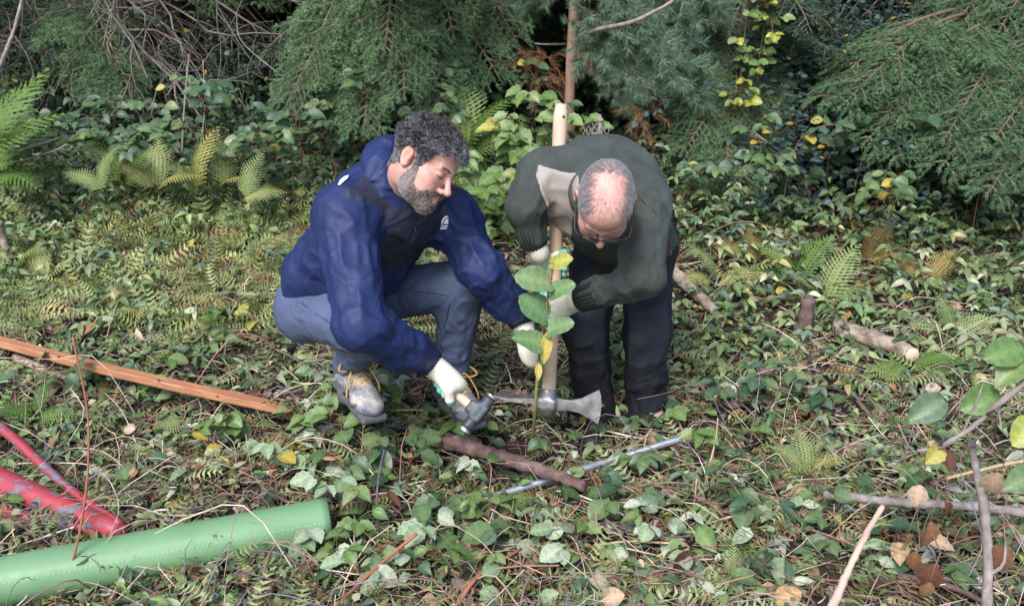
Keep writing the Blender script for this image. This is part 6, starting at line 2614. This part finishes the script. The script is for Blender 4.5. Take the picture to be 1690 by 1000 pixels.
# bright broad leaves behind and right of the bearded head
for i, (px, y, h) in enumerate(((790, 4.1, .38), (820, 4.2, .46), (850, 4.2, .50), (880, 4.3, .56), (905, 4.3, .46), (870, 4.15, .40), (835, 4.0, .36), (800, 3.95, .32))):
    bramble(at_depth(px, y), h, (rb.uniform(-.12, .12), -.15), 10, .085, 'leaf_fresh', 'oval', True, 300 + i, 'cane', 1.0, 'bright brambles behind the mattock handle', 'bright green bramble bush', .003, ('leaf_yellow', .06), 'bramble_bush')
# the yellow-leaved climber right of the pine
for i, (px, h) in enumerate(((1195, .98), (1220, .85), (1205, .7), (1180, .5))):
    bramble(at_depth(px, 4.55), h, (.03, -.08), 12, .056, 'leaf_yellow_green', 'round', True, 320 + i, 'cane', 1.1, 'yellow-leaved climbers right of the pine', 'climber with yellow and lime leaves', .003, ('leaf_fresh', .45), 'climbing_bush')

# ------------------------------------------------------------------ brambles: low sprigs on the cleared slope
SPECIAL = [(545, 850, .13, (.02, -.03), 4, .062, 'leaf_pale', 'oval', 'pale silvery sprig'), (565, 740, .13, (.01, -.02), 3, .075, 'leaf_fresh', 'oval', 'bright large-leaved sprig'), (590, 700, .10, (-.02, -.02), 3, .06, 'leaf_green', 'round', 'green sprig'),
           (600, 900, .10, (.0, -.02), 4, .062, 'leaf_fresh', 'oval', 'bright lobed sprig'), (560, 945, .08, (.0, -.02), 3, .06, 'leaf_fresh', 'oval', 'bright lobed sprig'), (690, 860, .08, (.0, -.02), 2, .085, 'leaf_green', 'oval', 'sprig with one big ribbed leaf'),
           (770, 830, .09, (.02, -.02), 2, .07, 'leaf_fresh', 'oval', 'yellow-green spotted sprig'), (760, 790, .06, (.0, -.01), 2, .06, 'leaf_pale', 'oval', 'pale grey-green sprig'), (810, 800, .06, (.0, -.01), 2, .065, 'leaf_pale', 'oval', 'pale grey-green sprig'),
           (660, 985, .05, (.0, -.01), 3, .07, 'leaf_pale', 'oval', 'pale sprig'), (770, 990, .05, (.0, -.01), 2, .08, 'leaf_pale', 'oval', 'pale sprig with a large leaf'), (985, 748, .10, (-.02, -.01), 2, .075, 'leaf_yellow', 'oval', 'yellow two-leaved sprig'),
           (1080, 735, .08, (.01, -.01), 2, .055, 'leaf_tan', 'round', 'sprig with pink-tan leaves'), (1045, 790, .10, (.02, -.02), 3, .055, 'leaf_green', 'oval', 'green sprig'), (985, 815, .06, (.0, -.02), 2, .06, 'leaf_fresh', 'narrow', 'sprig with narrow leaves'),
           (1220, 800, .07, (.0, -.01), 2, .07, 'leaf_fresh', 'oval', 'light green sprig'), (1075, 890, .07, (.0, -.02), 3, .055, 'leaf_pale', 'round', 'grey-green sprig'), (1130, 880, .05, (.0, -.02), 2, .08, 'leaf_fresh', 'oval', 'light green sprig'),
           (1430, 960, .07, (.0, -.02), 3, .065, 'leaf_pale', 'oval', 'pale creamy sprig'), (1470, 930, .10, (.0, -.02), 2, .07, 'leaf_tan', 'oval', 'tan-leaved sprig'), (1260, 930, .08, (.0, -.02), 2, .07, 'leaf_pale', 'oval', 'dull grey-green sprig'),
           (60, 660, .10, (.03, .0), 2, .08, 'leaf_green', 'round', 'broad-leaved sprig'), (140, 640, .13, (.03, -.02), 3, .075, 'leaf_green', 'oval', 'broad-leaved sprig'), (60, 1000, .08, (.02, 0), 3, .075, 'leaf_dark', 'oval', 'dark sprig'),
           (10, 880, .06, (.0, -.01), 2, .06, 'leaf_fresh', 'oval', 'green sprig'), (500, 470, .08, (.0, 0), 3, .06, 'leaf_yellow', 'oval', 'yellow-leaved sprig'), (430, 545, .08, (.0, -.02), 4, .06, 'leaf_yellow_green', 'oval', 'yellowing sprig'),
           (470, 575, .09, (.0, -.02), 4, .06, 'leaf_green', 'oval', 'green sprig'), (180, 985, .10, (.0, -.02), 2, .06, 'leaf_dark', 'oval', 'dark sprig'), (1180, 690, .12, (.02, -.03), 4, .06, 'leaf_dark', 'oval', 'dark glossy sprig'),
           (1240, 680, .14, (-.02, -.03), 5, .062, 'leaf_dark', 'oval', 'dark glossy sprig'), (1290, 660, .12, (.02, -.03), 4, .06, 'leaf_green', 'oval', 'green sprig'),
           (553, 704, .13, (.0, -.02), 4, .055, 'leaf_fresh', 'oval', 'fresh leafy sprig'), (590, 708, .12, (.02, -.02), 4, .055, 'leaf_green', 'oval', 'leafy sprig'), (625, 706, .11, (.01, -.02), 4, .055, 'leaf_fresh', 'round', 'round-leaved sprig'), (535, 660, .12, (.0, -.02), 4, .055, 'leaf_pale', 'oval', 'pale leafy sprig'),
           (690, 706, .07, (.0, -.02), 3, .05, 'leaf_green', 'oval', 'leafy sprig'), (1010, 735, .07, (.0, -.02), 3, .05, 'leaf_dark', 'oval', 'dark leafy sprig'), (1060, 722, .08, (.0, -.02), 4, .05, 'leaf_green', 'oval', 'leafy sprig'), (1110, 715, .10, (-.02, -.02), 4, .055, 'leaf_fresh', 'oval', 'fresh leafy sprig')]
for i, (px, py, h, ln, ng, sz, mt, kd, wh) in enumerate(SPECIAL):
    bramble(gpt(px, py), h, ln, ng, sz, mt, kd, mt in ('leaf_pale', 'leaf_fresh', 'leaf_green', 'leaf_dark') and sz < .066, 400 + i, 'cane' if i % 3 else 'greenstem', .35, None, wh)
SPECIAL2 = [(505, 720, 0.09, (-0.01, -.03), 3, 0.063, 'leaf_fresh', 'oval', 'large fresh green sprig'),
            (530, 770, 0.06, (-0.04, -.03), 2, 0.071, 'leaf_pale', 'oval', 'large silvery sprig'),
            (600, 770, 0.07, (0.02, -.03), 3, 0.069, 'leaf_green', 'round', 'large mid-green sprig'),
            (640, 730, 0.1, (-0.03, -.03), 3, 0.068, 'leaf_fresh', 'oval', 'large fresh green sprig'),
            (665, 800, 0.09, (0.02, -.03), 3, 0.075, 'leaf_green', 'oval', 'large mid-green sprig'),
            (625, 850, 0.12, (-0.04, -.03), 2, 0.061, 'leaf_fresh', 'oval', 'large fresh green sprig'),
            (700, 905, 0.1, (0.03, -.03), 3, 0.067, 'leaf_pale', 'oval', 'large silvery sprig'),
            (740, 870, 0.11, (-0.0, -.03), 2, 0.066, 'leaf_green', 'oval', 'large mid-green sprig'),
            (820, 870, 0.07, (-0.02, -.03), 3, 0.06, 'leaf_fresh', 'oval', 'large fresh green sprig'),
            (850, 930, 0.11, (-0.01, -.03), 2, 0.074, 'leaf_green', 'round', 'large mid-green sprig'),
            (720, 950, 0.1, (0.01, -.03), 2, 0.065, 'leaf_fresh', 'round', 'large fresh green sprig'),
            (600, 965, 0.06, (-0.02, -.03), 3, 0.076, 'leaf_pale', 'round', 'large silvery sprig'),
            (660, 760, 0.1, (-0.01, -.03), 3, 0.072, 'leaf_green', 'round', 'large mid-green sprig'),
            (780, 735, 0.1, (-0.02, -.03), 3, 0.069, 'leaf_fresh', 'oval', 'large fresh green sprig'),
            (880, 830, 0.06, (0.03, -.03), 2, 0.064, 'leaf_green', 'oval', 'large mid-green sprig'),
            (930, 880, 0.06, (0.03, -.03), 2, 0.065, 'leaf_fresh', 'oval', 'large fresh green sprig'),
            (960, 930, 0.08, (-0.03, -.03), 3, 0.067, 'leaf_pale', 'round', 'large silvery sprig'),
            (560, 800, 0.08, (0.01, -.03), 3, 0.073, 'leaf_green', 'oval', 'large mid-green sprig'),
            (1150, 760, 0.12, (-0.02, -.03), 2, 0.068, 'leaf_fresh', 'oval', 'large fresh green sprig'),
            (1190, 830, 0.06, (-0.02, -.03), 2, 0.07, 'leaf_green', 'oval', 'large mid-green sprig'),
            (1270, 760, 0.07, (-0.04, -.03), 2, 0.07, 'leaf_fresh', 'oval', 'large fresh green sprig'),
            (1290, 880, 0.07, (0.03, -.03), 2, 0.065, 'leaf_pale', 'oval', 'large silvery sprig'),
            (1010, 860, 0.08, (0.03, -.03), 3, 0.075, 'leaf_green', 'round', 'large mid-green sprig'),
            (340, 740, 0.12, (0.02, -.03), 2, 0.06, 'leaf_fresh', 'oval', 'large fresh green sprig'),
            (300, 690, 0.1, (0.03, -.03), 2, 0.071, 'leaf_green', 'oval', 'large mid-green sprig'),
            (400, 720, 0.09, (-0.04, -.03), 2, 0.068, 'leaf_fresh', 'round', 'large fresh green sprig'),
            (450, 760, 0.08, (0.01, -.03), 2, 0.064, 'leaf_pale', 'oval', 'large silvery sprig'),
            (200, 640, 0.08, (-0.01, -.03), 2, 0.071, 'leaf_green', 'round', 'large mid-green sprig'),
            (280, 640, 0.1, (-0.04, -.03), 2, 0.072, 'leaf_fresh', 'round', 'large fresh green sprig'),
            (360, 600, 0.08, (0.01, -.03), 2, 0.058, 'leaf_green', 'round', 'large mid-green sprig')]
for i, (px, py, h, ln, ng, sz, mt, kd, wh) in enumerate(SPECIAL2):
    bramble(gpt(px, py), h, ln, ng, sz, mt, kd, True, 460 + i, 'cane' if i % 3 else 'greenstem', .45, None, wh)
BLOCK = [(455, 180, 840, 665), (835, 170, 1120, 700), (700, 640, 1000, 745), (0, 550, 40, 700)]
WORDS = {'leaf_green': 'green', 'leaf_dark': 'dark green', 'leaf_fresh': 'fresh green', 'leaf_pale': 'pale', 'leaf_yellow': 'yellow', 'leaf_brown': 'brown'}
cnt = 0
for row, py0 in enumerate(range(345, 1000, 52)):
    for px0 in range(-10, 1720, 88):
        px, py = px0 + rb.uniform(-42, 42) + (row % 2) * 44, py0 + rb.uniform(-24, 24)
        if any(a < px < c and b_ < py < d for a, b_, c, d in BLOCK) or (py > 830 and px < 520) or (px < 230 and py > 690):
            continue
        mt = rb.choices(['leaf_green', 'leaf_dark', 'leaf_fresh', 'leaf_pale', 'leaf_yellow', 'leaf_brown'], [40, 26, 16, 6, 5, 7])[0]
        sz = rb.uniform(.038, .066)
        ng = rb.choice([1, 2, 2, 3, 3])
        tri = rb.random() < .6 and mt not in ('leaf_yellow', 'leaf_brown')
        szw = 'tiny' if sz < .045 else ('small' if sz < .053 else ('broad-leaved' if sz > .06 else ''))
        n_ = ng * (3 if tri else 1)
        wh = f"{szw} {WORDS[mt]} sprig of {NUM[n_]} {'leaf' if n_ == 1 else 'leaves'}".strip().replace('single', 'one')
        bramble(gpt(px, py), rb.uniform(.03, .11) * (1.3 if mt == 'leaf_dark' else 1), (rb.uniform(-.07, .07), rb.uniform(-.06, .04)), ng, sz, mt, rb.choice(['oval', 'oval', 'round', 'narrow']), tri, 600 + cnt, rb.choice(['cane', 'greenstem', 'redcane']), .3, None, wh)
        cnt += 1

# ------------------------------------------------------------------ single fallen leaves that stand out
FALL = [(1110, 518, 'leaf_tan', .075, 'orange-tan'), (212, 708, 'leaf_tan', .05, 'orange'), (1500, 490, 'leaf_yellow', .06, 'yellow'), (1290, 480, 'leaf_yellow', .05, 'yellow'), (1395, 520, 'leaf_yellow', .055, 'yellow'), (435, 335, 'leaf_yellow', .07, 'yellow curled'),
        (55, 345, 'leaf_yellow', .06, 'yellow'), (1325, 815, 'leaf_tan', .05, 'tan'), (1340, 840, 'leaf_brown', .065, 'dark maroon'), (1540, 640, 'leaf_tan', .05, 'pale tan'), (870, 905, 'leaf_pale', .06, 'white upturned'), (1130, 930, 'leaf_brown', .07, 'reddish brown'),
        (1010, 985, 'leaf_tan', .06, 'pinkish'), (990, 960, 'leaf_tan', .05, 'orange brown'), (1150, 965, 'leaf_pale', .05, 'white upturned'), (1300, 985, 'leaf_tan', .07, 'greyish pink'), (330, 770, 'leaf_brown', .05, 'brown'), (210, 780, 'leaf_tan', .06, 'greyish'),
        (700, 855, 'leaf_pale', .05, 'white upturned'), (1235, 500, 'leaf_tan', .05, 'pinkish tan'), (1580, 505, 'leaf_tan', .05, 'orange'), (640, 915, 'leaf_pale', .06, 'silvery upturned'), (360, 690, 'leaf_pale', .05, 'pale'), (420, 650, 'leaf_brown', .05, 'brown'),
        (1120, 560, 'leaf_pale', .05, 'white'), (1205, 640, 'leaf_pale', .045, 'white'), (1475, 640, 'leaf_tan', .045, 'orange'), (1050, 690, 'leaf_brown', .05, 'brown'), (905, 985, 'leaf_pale', .05, 'grey-white'), (500, 940, 'leaf_brown', .05, 'brown')]
for i, (px, py, mt, sz, wd_) in enumerate(FALL):
    p = gpt(px, py, .055)
    d = np.array([rb.uniform(-1, 1), rb.uniform(-.5, .2), rb.uniform(-.2, .5)])
    me = leaf_mesh(rb.choice(['oval', 'round']), mt, rb.randrange(5))
    o = bpy.data.objects.new('fallen_leaf', me)
    COL.objects.link(o)
    o.matrix_world = mat4(p - nrm(d) * sz / 2, d, np.array([rb.uniform(-.4, .4), -.9, .9]), sz)
    tag(o, where_label(px, py, wd_ + ' fallen leaf'), 'leaf', 'fallen leaves on the slope')


# ------------------------------------------------------------------ what nobody could count: litter, twigs, small plants
def spread(n, seed, y0=1.45, y1=5.6, bare=.8):
    rg = np.random.default_rng(seed)
    y = y0 + (y1 - y0) * rg.random(n * 2) ** 1.15
    x = (rg.random(n * 2) * 2 - 1) * (.66 * y + .55)
    keep = rg.random(n * 2) > bare * np.exp(-((x - .05) ** 2 / .06 + (y - 2.72) ** 2 / .03))
    x, y = x[keep][:n], y[keep][:n]
    return np.stack([x, y, ground(x, y)], 1), rg


def pick(rg, n, cols, w):
    c = np.array(cols)[rg.choice(len(cols), n, p=np.array(w) / sum(w))]
    return c * (.65 + .7 * rg.random((n, 1)))


v9, f9, c9 = leaf_arrays('oval', 1)
LV = v9[[2, 10, 12, 14, 20, 22, 24, 30, 32, 34, 42]]
LT = np.array([(0, 2, 1), (0, 3, 2), (1, 2, 5), (1, 5, 4), (2, 3, 6), (2, 6, 5), (4, 5, 8), (4, 8, 7), (5, 6, 9), (5, 9, 8), (7, 8, 10), (8, 9, 10)])[:, ::-1]


def curl_leaf(v, k):
    v = v.copy()
    v[:, 2] += k * v[:, 0] ** 2 * 3 - k * .5 * v[:, 1] ** 2
    return v


# dead leaves
mb = MB()
for k in range(3):
    p, rg = spread(6200, 50 + k)
    n = len(p)
    p[:, 2] += rg.random(n) * .035
    scatter(mb, curl_leaf(LV, (.2, .7, -.5)[k]), LT, p, rg.normal(size=(n, 3)) * [1, 1, .25], np.array([0, -.25, 1]) + rg.normal(size=(n, 3)) * .45, .016 + .036 * rg.random(n) ** 1.6,
            pick(rg, n, [(.13, .070, .045), (.24, .145, .095), (.38, .27, .185), (.07, .040, .030), (.22, .18, .155), (.18, .19, .08), (.30, .18, .07)], [24, 22, 15, 12, 12, 14, 3]))
tag(obj('leaf_litter', mb.mesh('leaf_litter'), M['litter']), 'brown and tan dead leaves littering the forest floor', 'leaf litter', kind='stuff')
# small green ground cover
mb = MB()
for k in range(3):
    p, rg = spread(7800, 60 + k, bare=.95)
    n = len(p)
    clump = vn(p * np.array([2.6, 2.6, 0]) + 5 + k * 3)
    p = p[clump > .34]
    n = len(p)
    p[:, 2] += .006 + rg.random(n) * .055
    scatter(mb, curl_leaf(LV, (.3, -.2, .1)[k]) * np.array([(1, .55, .75)[k], (1, 1.35, 1.1)[k], 1]), LT, p, rg.normal(size=(n, 3)) * [1, 1, .3], np.array([0, -.3, 1]) + rg.normal(size=(n, 3)) * .38, .014 + .030 * rg.random(n) ** 1.4,
            pick(rg, n, [(.085, .140, .048), (.125, .195, .068), (.085, .135, .080), (.195, .245, .085), (.31, .35, .21), (.29, .26, .09)], [20, 26, 18, 20, 15, 4]))
tag(obj('ground_cover', mb.mesh('ground_cover'), M['cover']), 'small green leaves of low plants covering the slope', 'ground cover', kind='stuff')
# bits of cut fern
fb = MB()
u = np.linspace(0, 1, 9)
fv, ft = [], []
for i_, s in enumerate(u[:-1]):
    L_ = .20 * math.sin(math.pi * (s * .75 + .2))
    for sg in (-1, 1):
        b_ = len(fv)
        fv += [(0, s, 0), (sg * L_, s + .10, .02 - .05 * (i_ % 2)), (0, s + .065, 0)]
        ft.append((b_, b_ + 1, b_ + 2) if sg > 0 else (b_, b_ + 2, b_ + 1))
fv, ft = np.array(fv), np.array(ft)
fv[:, 2] -= .25 * fv[:, 1] ** 2
mb = MB()
p, rg = spread(9000, 71, bare=.6)
n = len(p)
p[:, 2] += .01 + rg.random(n) * .05
scatter(mb, fv, ft, p, rg.normal(size=(n, 3)) * [1, 1, .3], np.array([0, -.2, 1]) + rg.normal(size=(n, 3)) * .35, .05 + .11 * rg.random(n), pick(rg, n, [(.22, .26, .11), (.24, .27, .11), (.10, .16, .04), (.26, .22, .07), (.17, .09, .04)], [28, 22, 22, 12, 12]))
tag(obj('fern_scraps', mb.mesh('fern_scraps'), M['cover']), 'scraps of cut fern scattered over the slope', 'fern scraps', kind='stuff')
# moss and grass tufts
bl = np.array([(-.03, 0, 0), (.03, 0, 0), (.02, .5, .02), (-.02, .5, .02), (0, 1, -.10)])
bt = np.array([(0, 1, 2), (0, 2, 3), (3, 2, 4)])
mb = MB()
p, rg = spread(1500, 81, bare=.7)
p = np.repeat(p, 6, 0) + rg.normal(size=(len(p) * 6, 3)) * np.array([.012, .012, 0])
n = len(p)
scatter(mb, bl, bt, p, rg.normal(size=(n, 3)) * [.6, .6, 0] + [0, 0, .55], rg.normal(size=(n, 3)), .02 + .07 * rg.random(n) ** 2, pick(rg, n, [(.09, .14, .03), (.15, .19, .05), (.25, .22, .10), (.06, .10, .02)], [30, 25, 15, 20]))
tag(obj('grass_tufts', mb.mesh('grass_tufts'), M['cover']), 'thin grass blades and moss between the leaves', 'grass', kind='stuff')


# twigs and dry stalks
def twig_stuff(name, n, seed, lmin, lmax, rmin, rmax, cols, w, lift, label, upright=0.0):
    p, rg = spread(n, seed, bare=.35)
    n = len(p)
    L = lmin + (lmax - lmin) * rg.random(n) ** 2
    a = rg.random(n) * 6.283
    d = np.stack([np.cos(a), np.sin(a), rg.normal(size=n) * .18 + upright * rg.random(n)], 1)
    d /= np.linalg.norm(d, axis=1, keepdims=True)
    p[:, 2] += .008 + rg.random(n) * lift
    r_ = (rmin + (rmax - rmin) * rg.random(n) ** 3)[:, None]
    bend = rg.normal(size=(n, 3)) * .10 * L[:, None]
    P0, P1, P2, P3 = p - d * L[:, None] / 2, p - d * L[:, None] / 6 + bend * .8, p + d * L[:, None] / 6 + bend, p + d * L[:, None] / 2
    x = np.cross(d, [0, 0, 1.0] + rg.normal(size=(n, 3)) * .1)
    x /= np.linalg.norm(x, axis=1, keepdims=True)
    z = np.cross(x, d)
    rings = []
    for q, s in ((P0, 1), (P1, .95), (P2, .85), (P3, .6)):
        for k in range(4):
            th = k * 1.5708
            rings.append(q + r_ * s * (math.cos(th) * x + math.sin(th) * z))
    V = np.stack(rings, 1)
    f = []
    for s in range(3):
        for k in range(4):
            f.append((s * 4 + k, s * 4 + (k + 1) % 4, s * 4 + 4 + (k + 1) % 4, s * 4 + 4 + k))
    f = np.array(f)
    F = (f[None] + (np.arange(n) * 16)[:, None, None]).reshape(-1, 4)
    mb = MB()
    mb.add(V.reshape(-1, 3), None, F, np.repeat(pick(rg, n, cols, w), 16, 0))
    tag(obj(name, mb.mesh(name), M['twig']), label, name.split('_')[-1], kind='stuff')


twig_stuff('twig_litter', 11000, 91, .03, .24, .0008, .0035, [(.20, .125, .095), (.34, .25, .19), (.50, .41, .33), (.26, .13, .105), (.11, .08, .07)], [28, 22, 14, 18, 14], .05, 'thin brown twigs strewn all over the forest floor')
twig_stuff('dry_stalks', 4200, 92, .06, .34, .0008, .0026, [(.52, .40, .26), (.38, .27, .17), (.32, .14, .11), (.46, .40, .33), (.22, .15, .19)], [24, 18, 22, 14, 12], .07, 'dry straw and reddish stalks lying across the slope', .7)

# the dim leafy mass that fills the wood's edge between the single bushes
rg = np.random.default_rng(123)
n = 11000
y = 4.0 + 1.6 * rg.random(n)
x = (rg.random(n) * 2 - 1) * (.64 * y + .3)
ky = (x < .7) | (y < 4.3)
x, y = x[ky], y[ky]
n = len(x)
hmax = .14 + .24 * sstep(4.1, 4.9, y) * (.2 + vn(np.stack([x * 2.2, y * 2.2, 0 * x], 1)))
z = ground(x, y) + hmax * rg.random(n) ** .8
p = np.stack([x, y, z], 1)
mb = MB()
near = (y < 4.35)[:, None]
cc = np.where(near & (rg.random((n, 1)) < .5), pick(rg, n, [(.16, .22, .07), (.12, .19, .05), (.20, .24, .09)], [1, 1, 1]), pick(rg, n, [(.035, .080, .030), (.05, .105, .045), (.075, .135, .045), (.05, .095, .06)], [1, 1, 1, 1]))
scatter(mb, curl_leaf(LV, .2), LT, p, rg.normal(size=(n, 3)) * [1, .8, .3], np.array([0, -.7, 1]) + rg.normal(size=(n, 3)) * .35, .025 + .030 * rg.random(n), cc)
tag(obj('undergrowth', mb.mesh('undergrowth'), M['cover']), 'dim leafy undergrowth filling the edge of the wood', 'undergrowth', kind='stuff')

# low leafy plants: three leaflets to a stalk, in patches, taller towards the wood
def leafy_patches(name, n, seed, y0, y1, s0, s1, h0, h1, cols, w, thr, label, kindk=0):
    rg = np.random.default_rng(seed)
    y = y0 + (y1 - y0) * rg.random(n)
    x = (rg.random(n) * 2 - 1) * (.64 * y + .5)
    c = np.stack([x, y, 0 * x], 1)
    m = vn(c * 2.1 + seed) * .6 + vn(c * 5.3 + seed) * .4
    bare = np.exp(-((x - .05) ** 2 / .10 + (y - 2.74) ** 2 / .04))
    keep = (m > thr) & (rg.random(n) > bare)
    x, y, c = x[keep], y[keep], c[keep]
    n = len(x)
    f = (y - y0) / (y1 - y0)
    c[:, 2] = ground(x, y) + (h0 + (h1 - h0) * f) * (.25 + .75 * rg.random(n))
    az = rg.random(n) * 6.283
    P_, D_, N_, S_, C_ = [], [], [], [], []
    nn = np.array([0, -.55, 1.0]) + rg.normal(size=(n, 3)) * .35
    base = pick(rg, n, cols, w)
    sz = s0 + (s1 - s0) * rg.random(n)
    for k, a in enumerate((0, 1.2, -1.2)):
        P_.append(c)
        D_.append(np.stack([np.cos(az + a), np.sin(az + a), rg.normal(size=n) * .25], 1))
        N_.append(nn + rg.normal(size=(n, 3)) * .15)
        S_.append(sz * (1 if k == 0 else .82))
        C_.append(base * (.85 + .3 * rg.random((n, 1))))
    mb = MB()
    scatter(mb, curl_leaf(LV, .25) * np.array([.78, 1.08, 1]), LT, np.concatenate(P_), np.concatenate(D_), np.concatenate(N_), np.concatenate(S_), np.concatenate(C_))
    tag(obj(name, mb.mesh(name), M['cover']), label, 'low plants', kind='stuff')


leafy_patches('low_brambles', 4800, 7, 3.05, 4.6, .030, .060, .05, .32, [(.085, .140, .052), (.125, .185, .068), (.100, .150, .090), (.20, .24, .10), (.30, .33, .20), (.30, .26, .10)], [18, 24, 18, 26, 12, 5], .42, 'knee-deep leafy brambles on the upper slope')
leafy_patches('trailing_brambles', 1500, 9, 1.7, 3.05, .032, .060, .035, .07, [(.095, .165, .058), (.14, .21, .075), (.11, .16, .10), (.24, .29, .15), (.40, .43, .33)], [18, 26, 14, 18, 14], .46, 'trailing brambles with light green leaves in the foreground')

# a bank of light, half-dry ferns and stalks on the upper left slope
rg = np.random.default_rng(321)
n = 2600
y = 3.35 + 1.15 * rg.random(n)
x = -.25 - (.64 * y + .1) * rg.random(n)
mm = vn(np.stack([x * 3, y * 3, 0 * x], 1)) > .38
x, y = x[mm], y[mm]
n = len(x)
p = np.stack([x, y, ground(x, y) + .02 + .05 * rg.random(n)], 1)
mb = MB()
scatter(mb, fv, ft, p, rg.normal(size=(n, 3)) * [1, .7, .25] + [0, -.1, .45], np.array([0, -.8, .8]) + rg.normal(size=(n, 3)) * .4, .09 + .13 * rg.random(n) * rg.random(n), pick(rg, n, [(.20, .25, .08), (.27, .30, .11), (.14, .19, .06), (.31, .27, .10), (.20, .12, .06)], [28, 26, 20, 16, 10]))
tag(obj('fern_bank', mb.mesh('fern_bank'), M['cover']), 'bank of light half-dry ferns on the upper left slope', 'ferns', kind='stuff')

# long thin bare stems arching over one another
rg = np.random.default_rng(55)
mb = MB()
p0, _ = spread(640, 56, 1.6, 4.6, .6)
for q in p0:
    L = rg.uniform(.14, .50)
    a = rg.random() * 6.283
    d = np.array([math.cos(a), math.sin(a) * .8, 0]) * L
    hgt = rg.uniform(.02, .11) * (1 if rg.random() < .8 else 2.0)
    pts = spline([q + [0, 0, .005], q + d * .33 + [rg.normal() * .02, 0, hgt], q + d * .7 + [rg.normal() * .02, 0, hgt * .9], q + d + [0, 0, hgt * rg.uniform(-.2, .9)]], 9)
    pts[:, 2] += ground(pts[:, 0], pts[:, 1]) - float(ground(q[0], q[1]))
    r_ = rg.uniform(.0011, .0027)
    c_ = np.array([(.42, .31, .21), (.33, .15, .12), (.27, .20, .16), (.22, .15, .20), (.50, .42, .34), (.19, .20, .09)][rg.integers(6)]) * rg.uniform(.7, 1.2)
    tube(mb, pts, np.linspace(r_, r_ * .5, 9), 4, c_, cap=False)
tag(obj('bare_stems', mb.mesh('bare_stems'), M['twig']), 'tangle of thin bare stems arching over the slope', 'stems', kind='stuff')
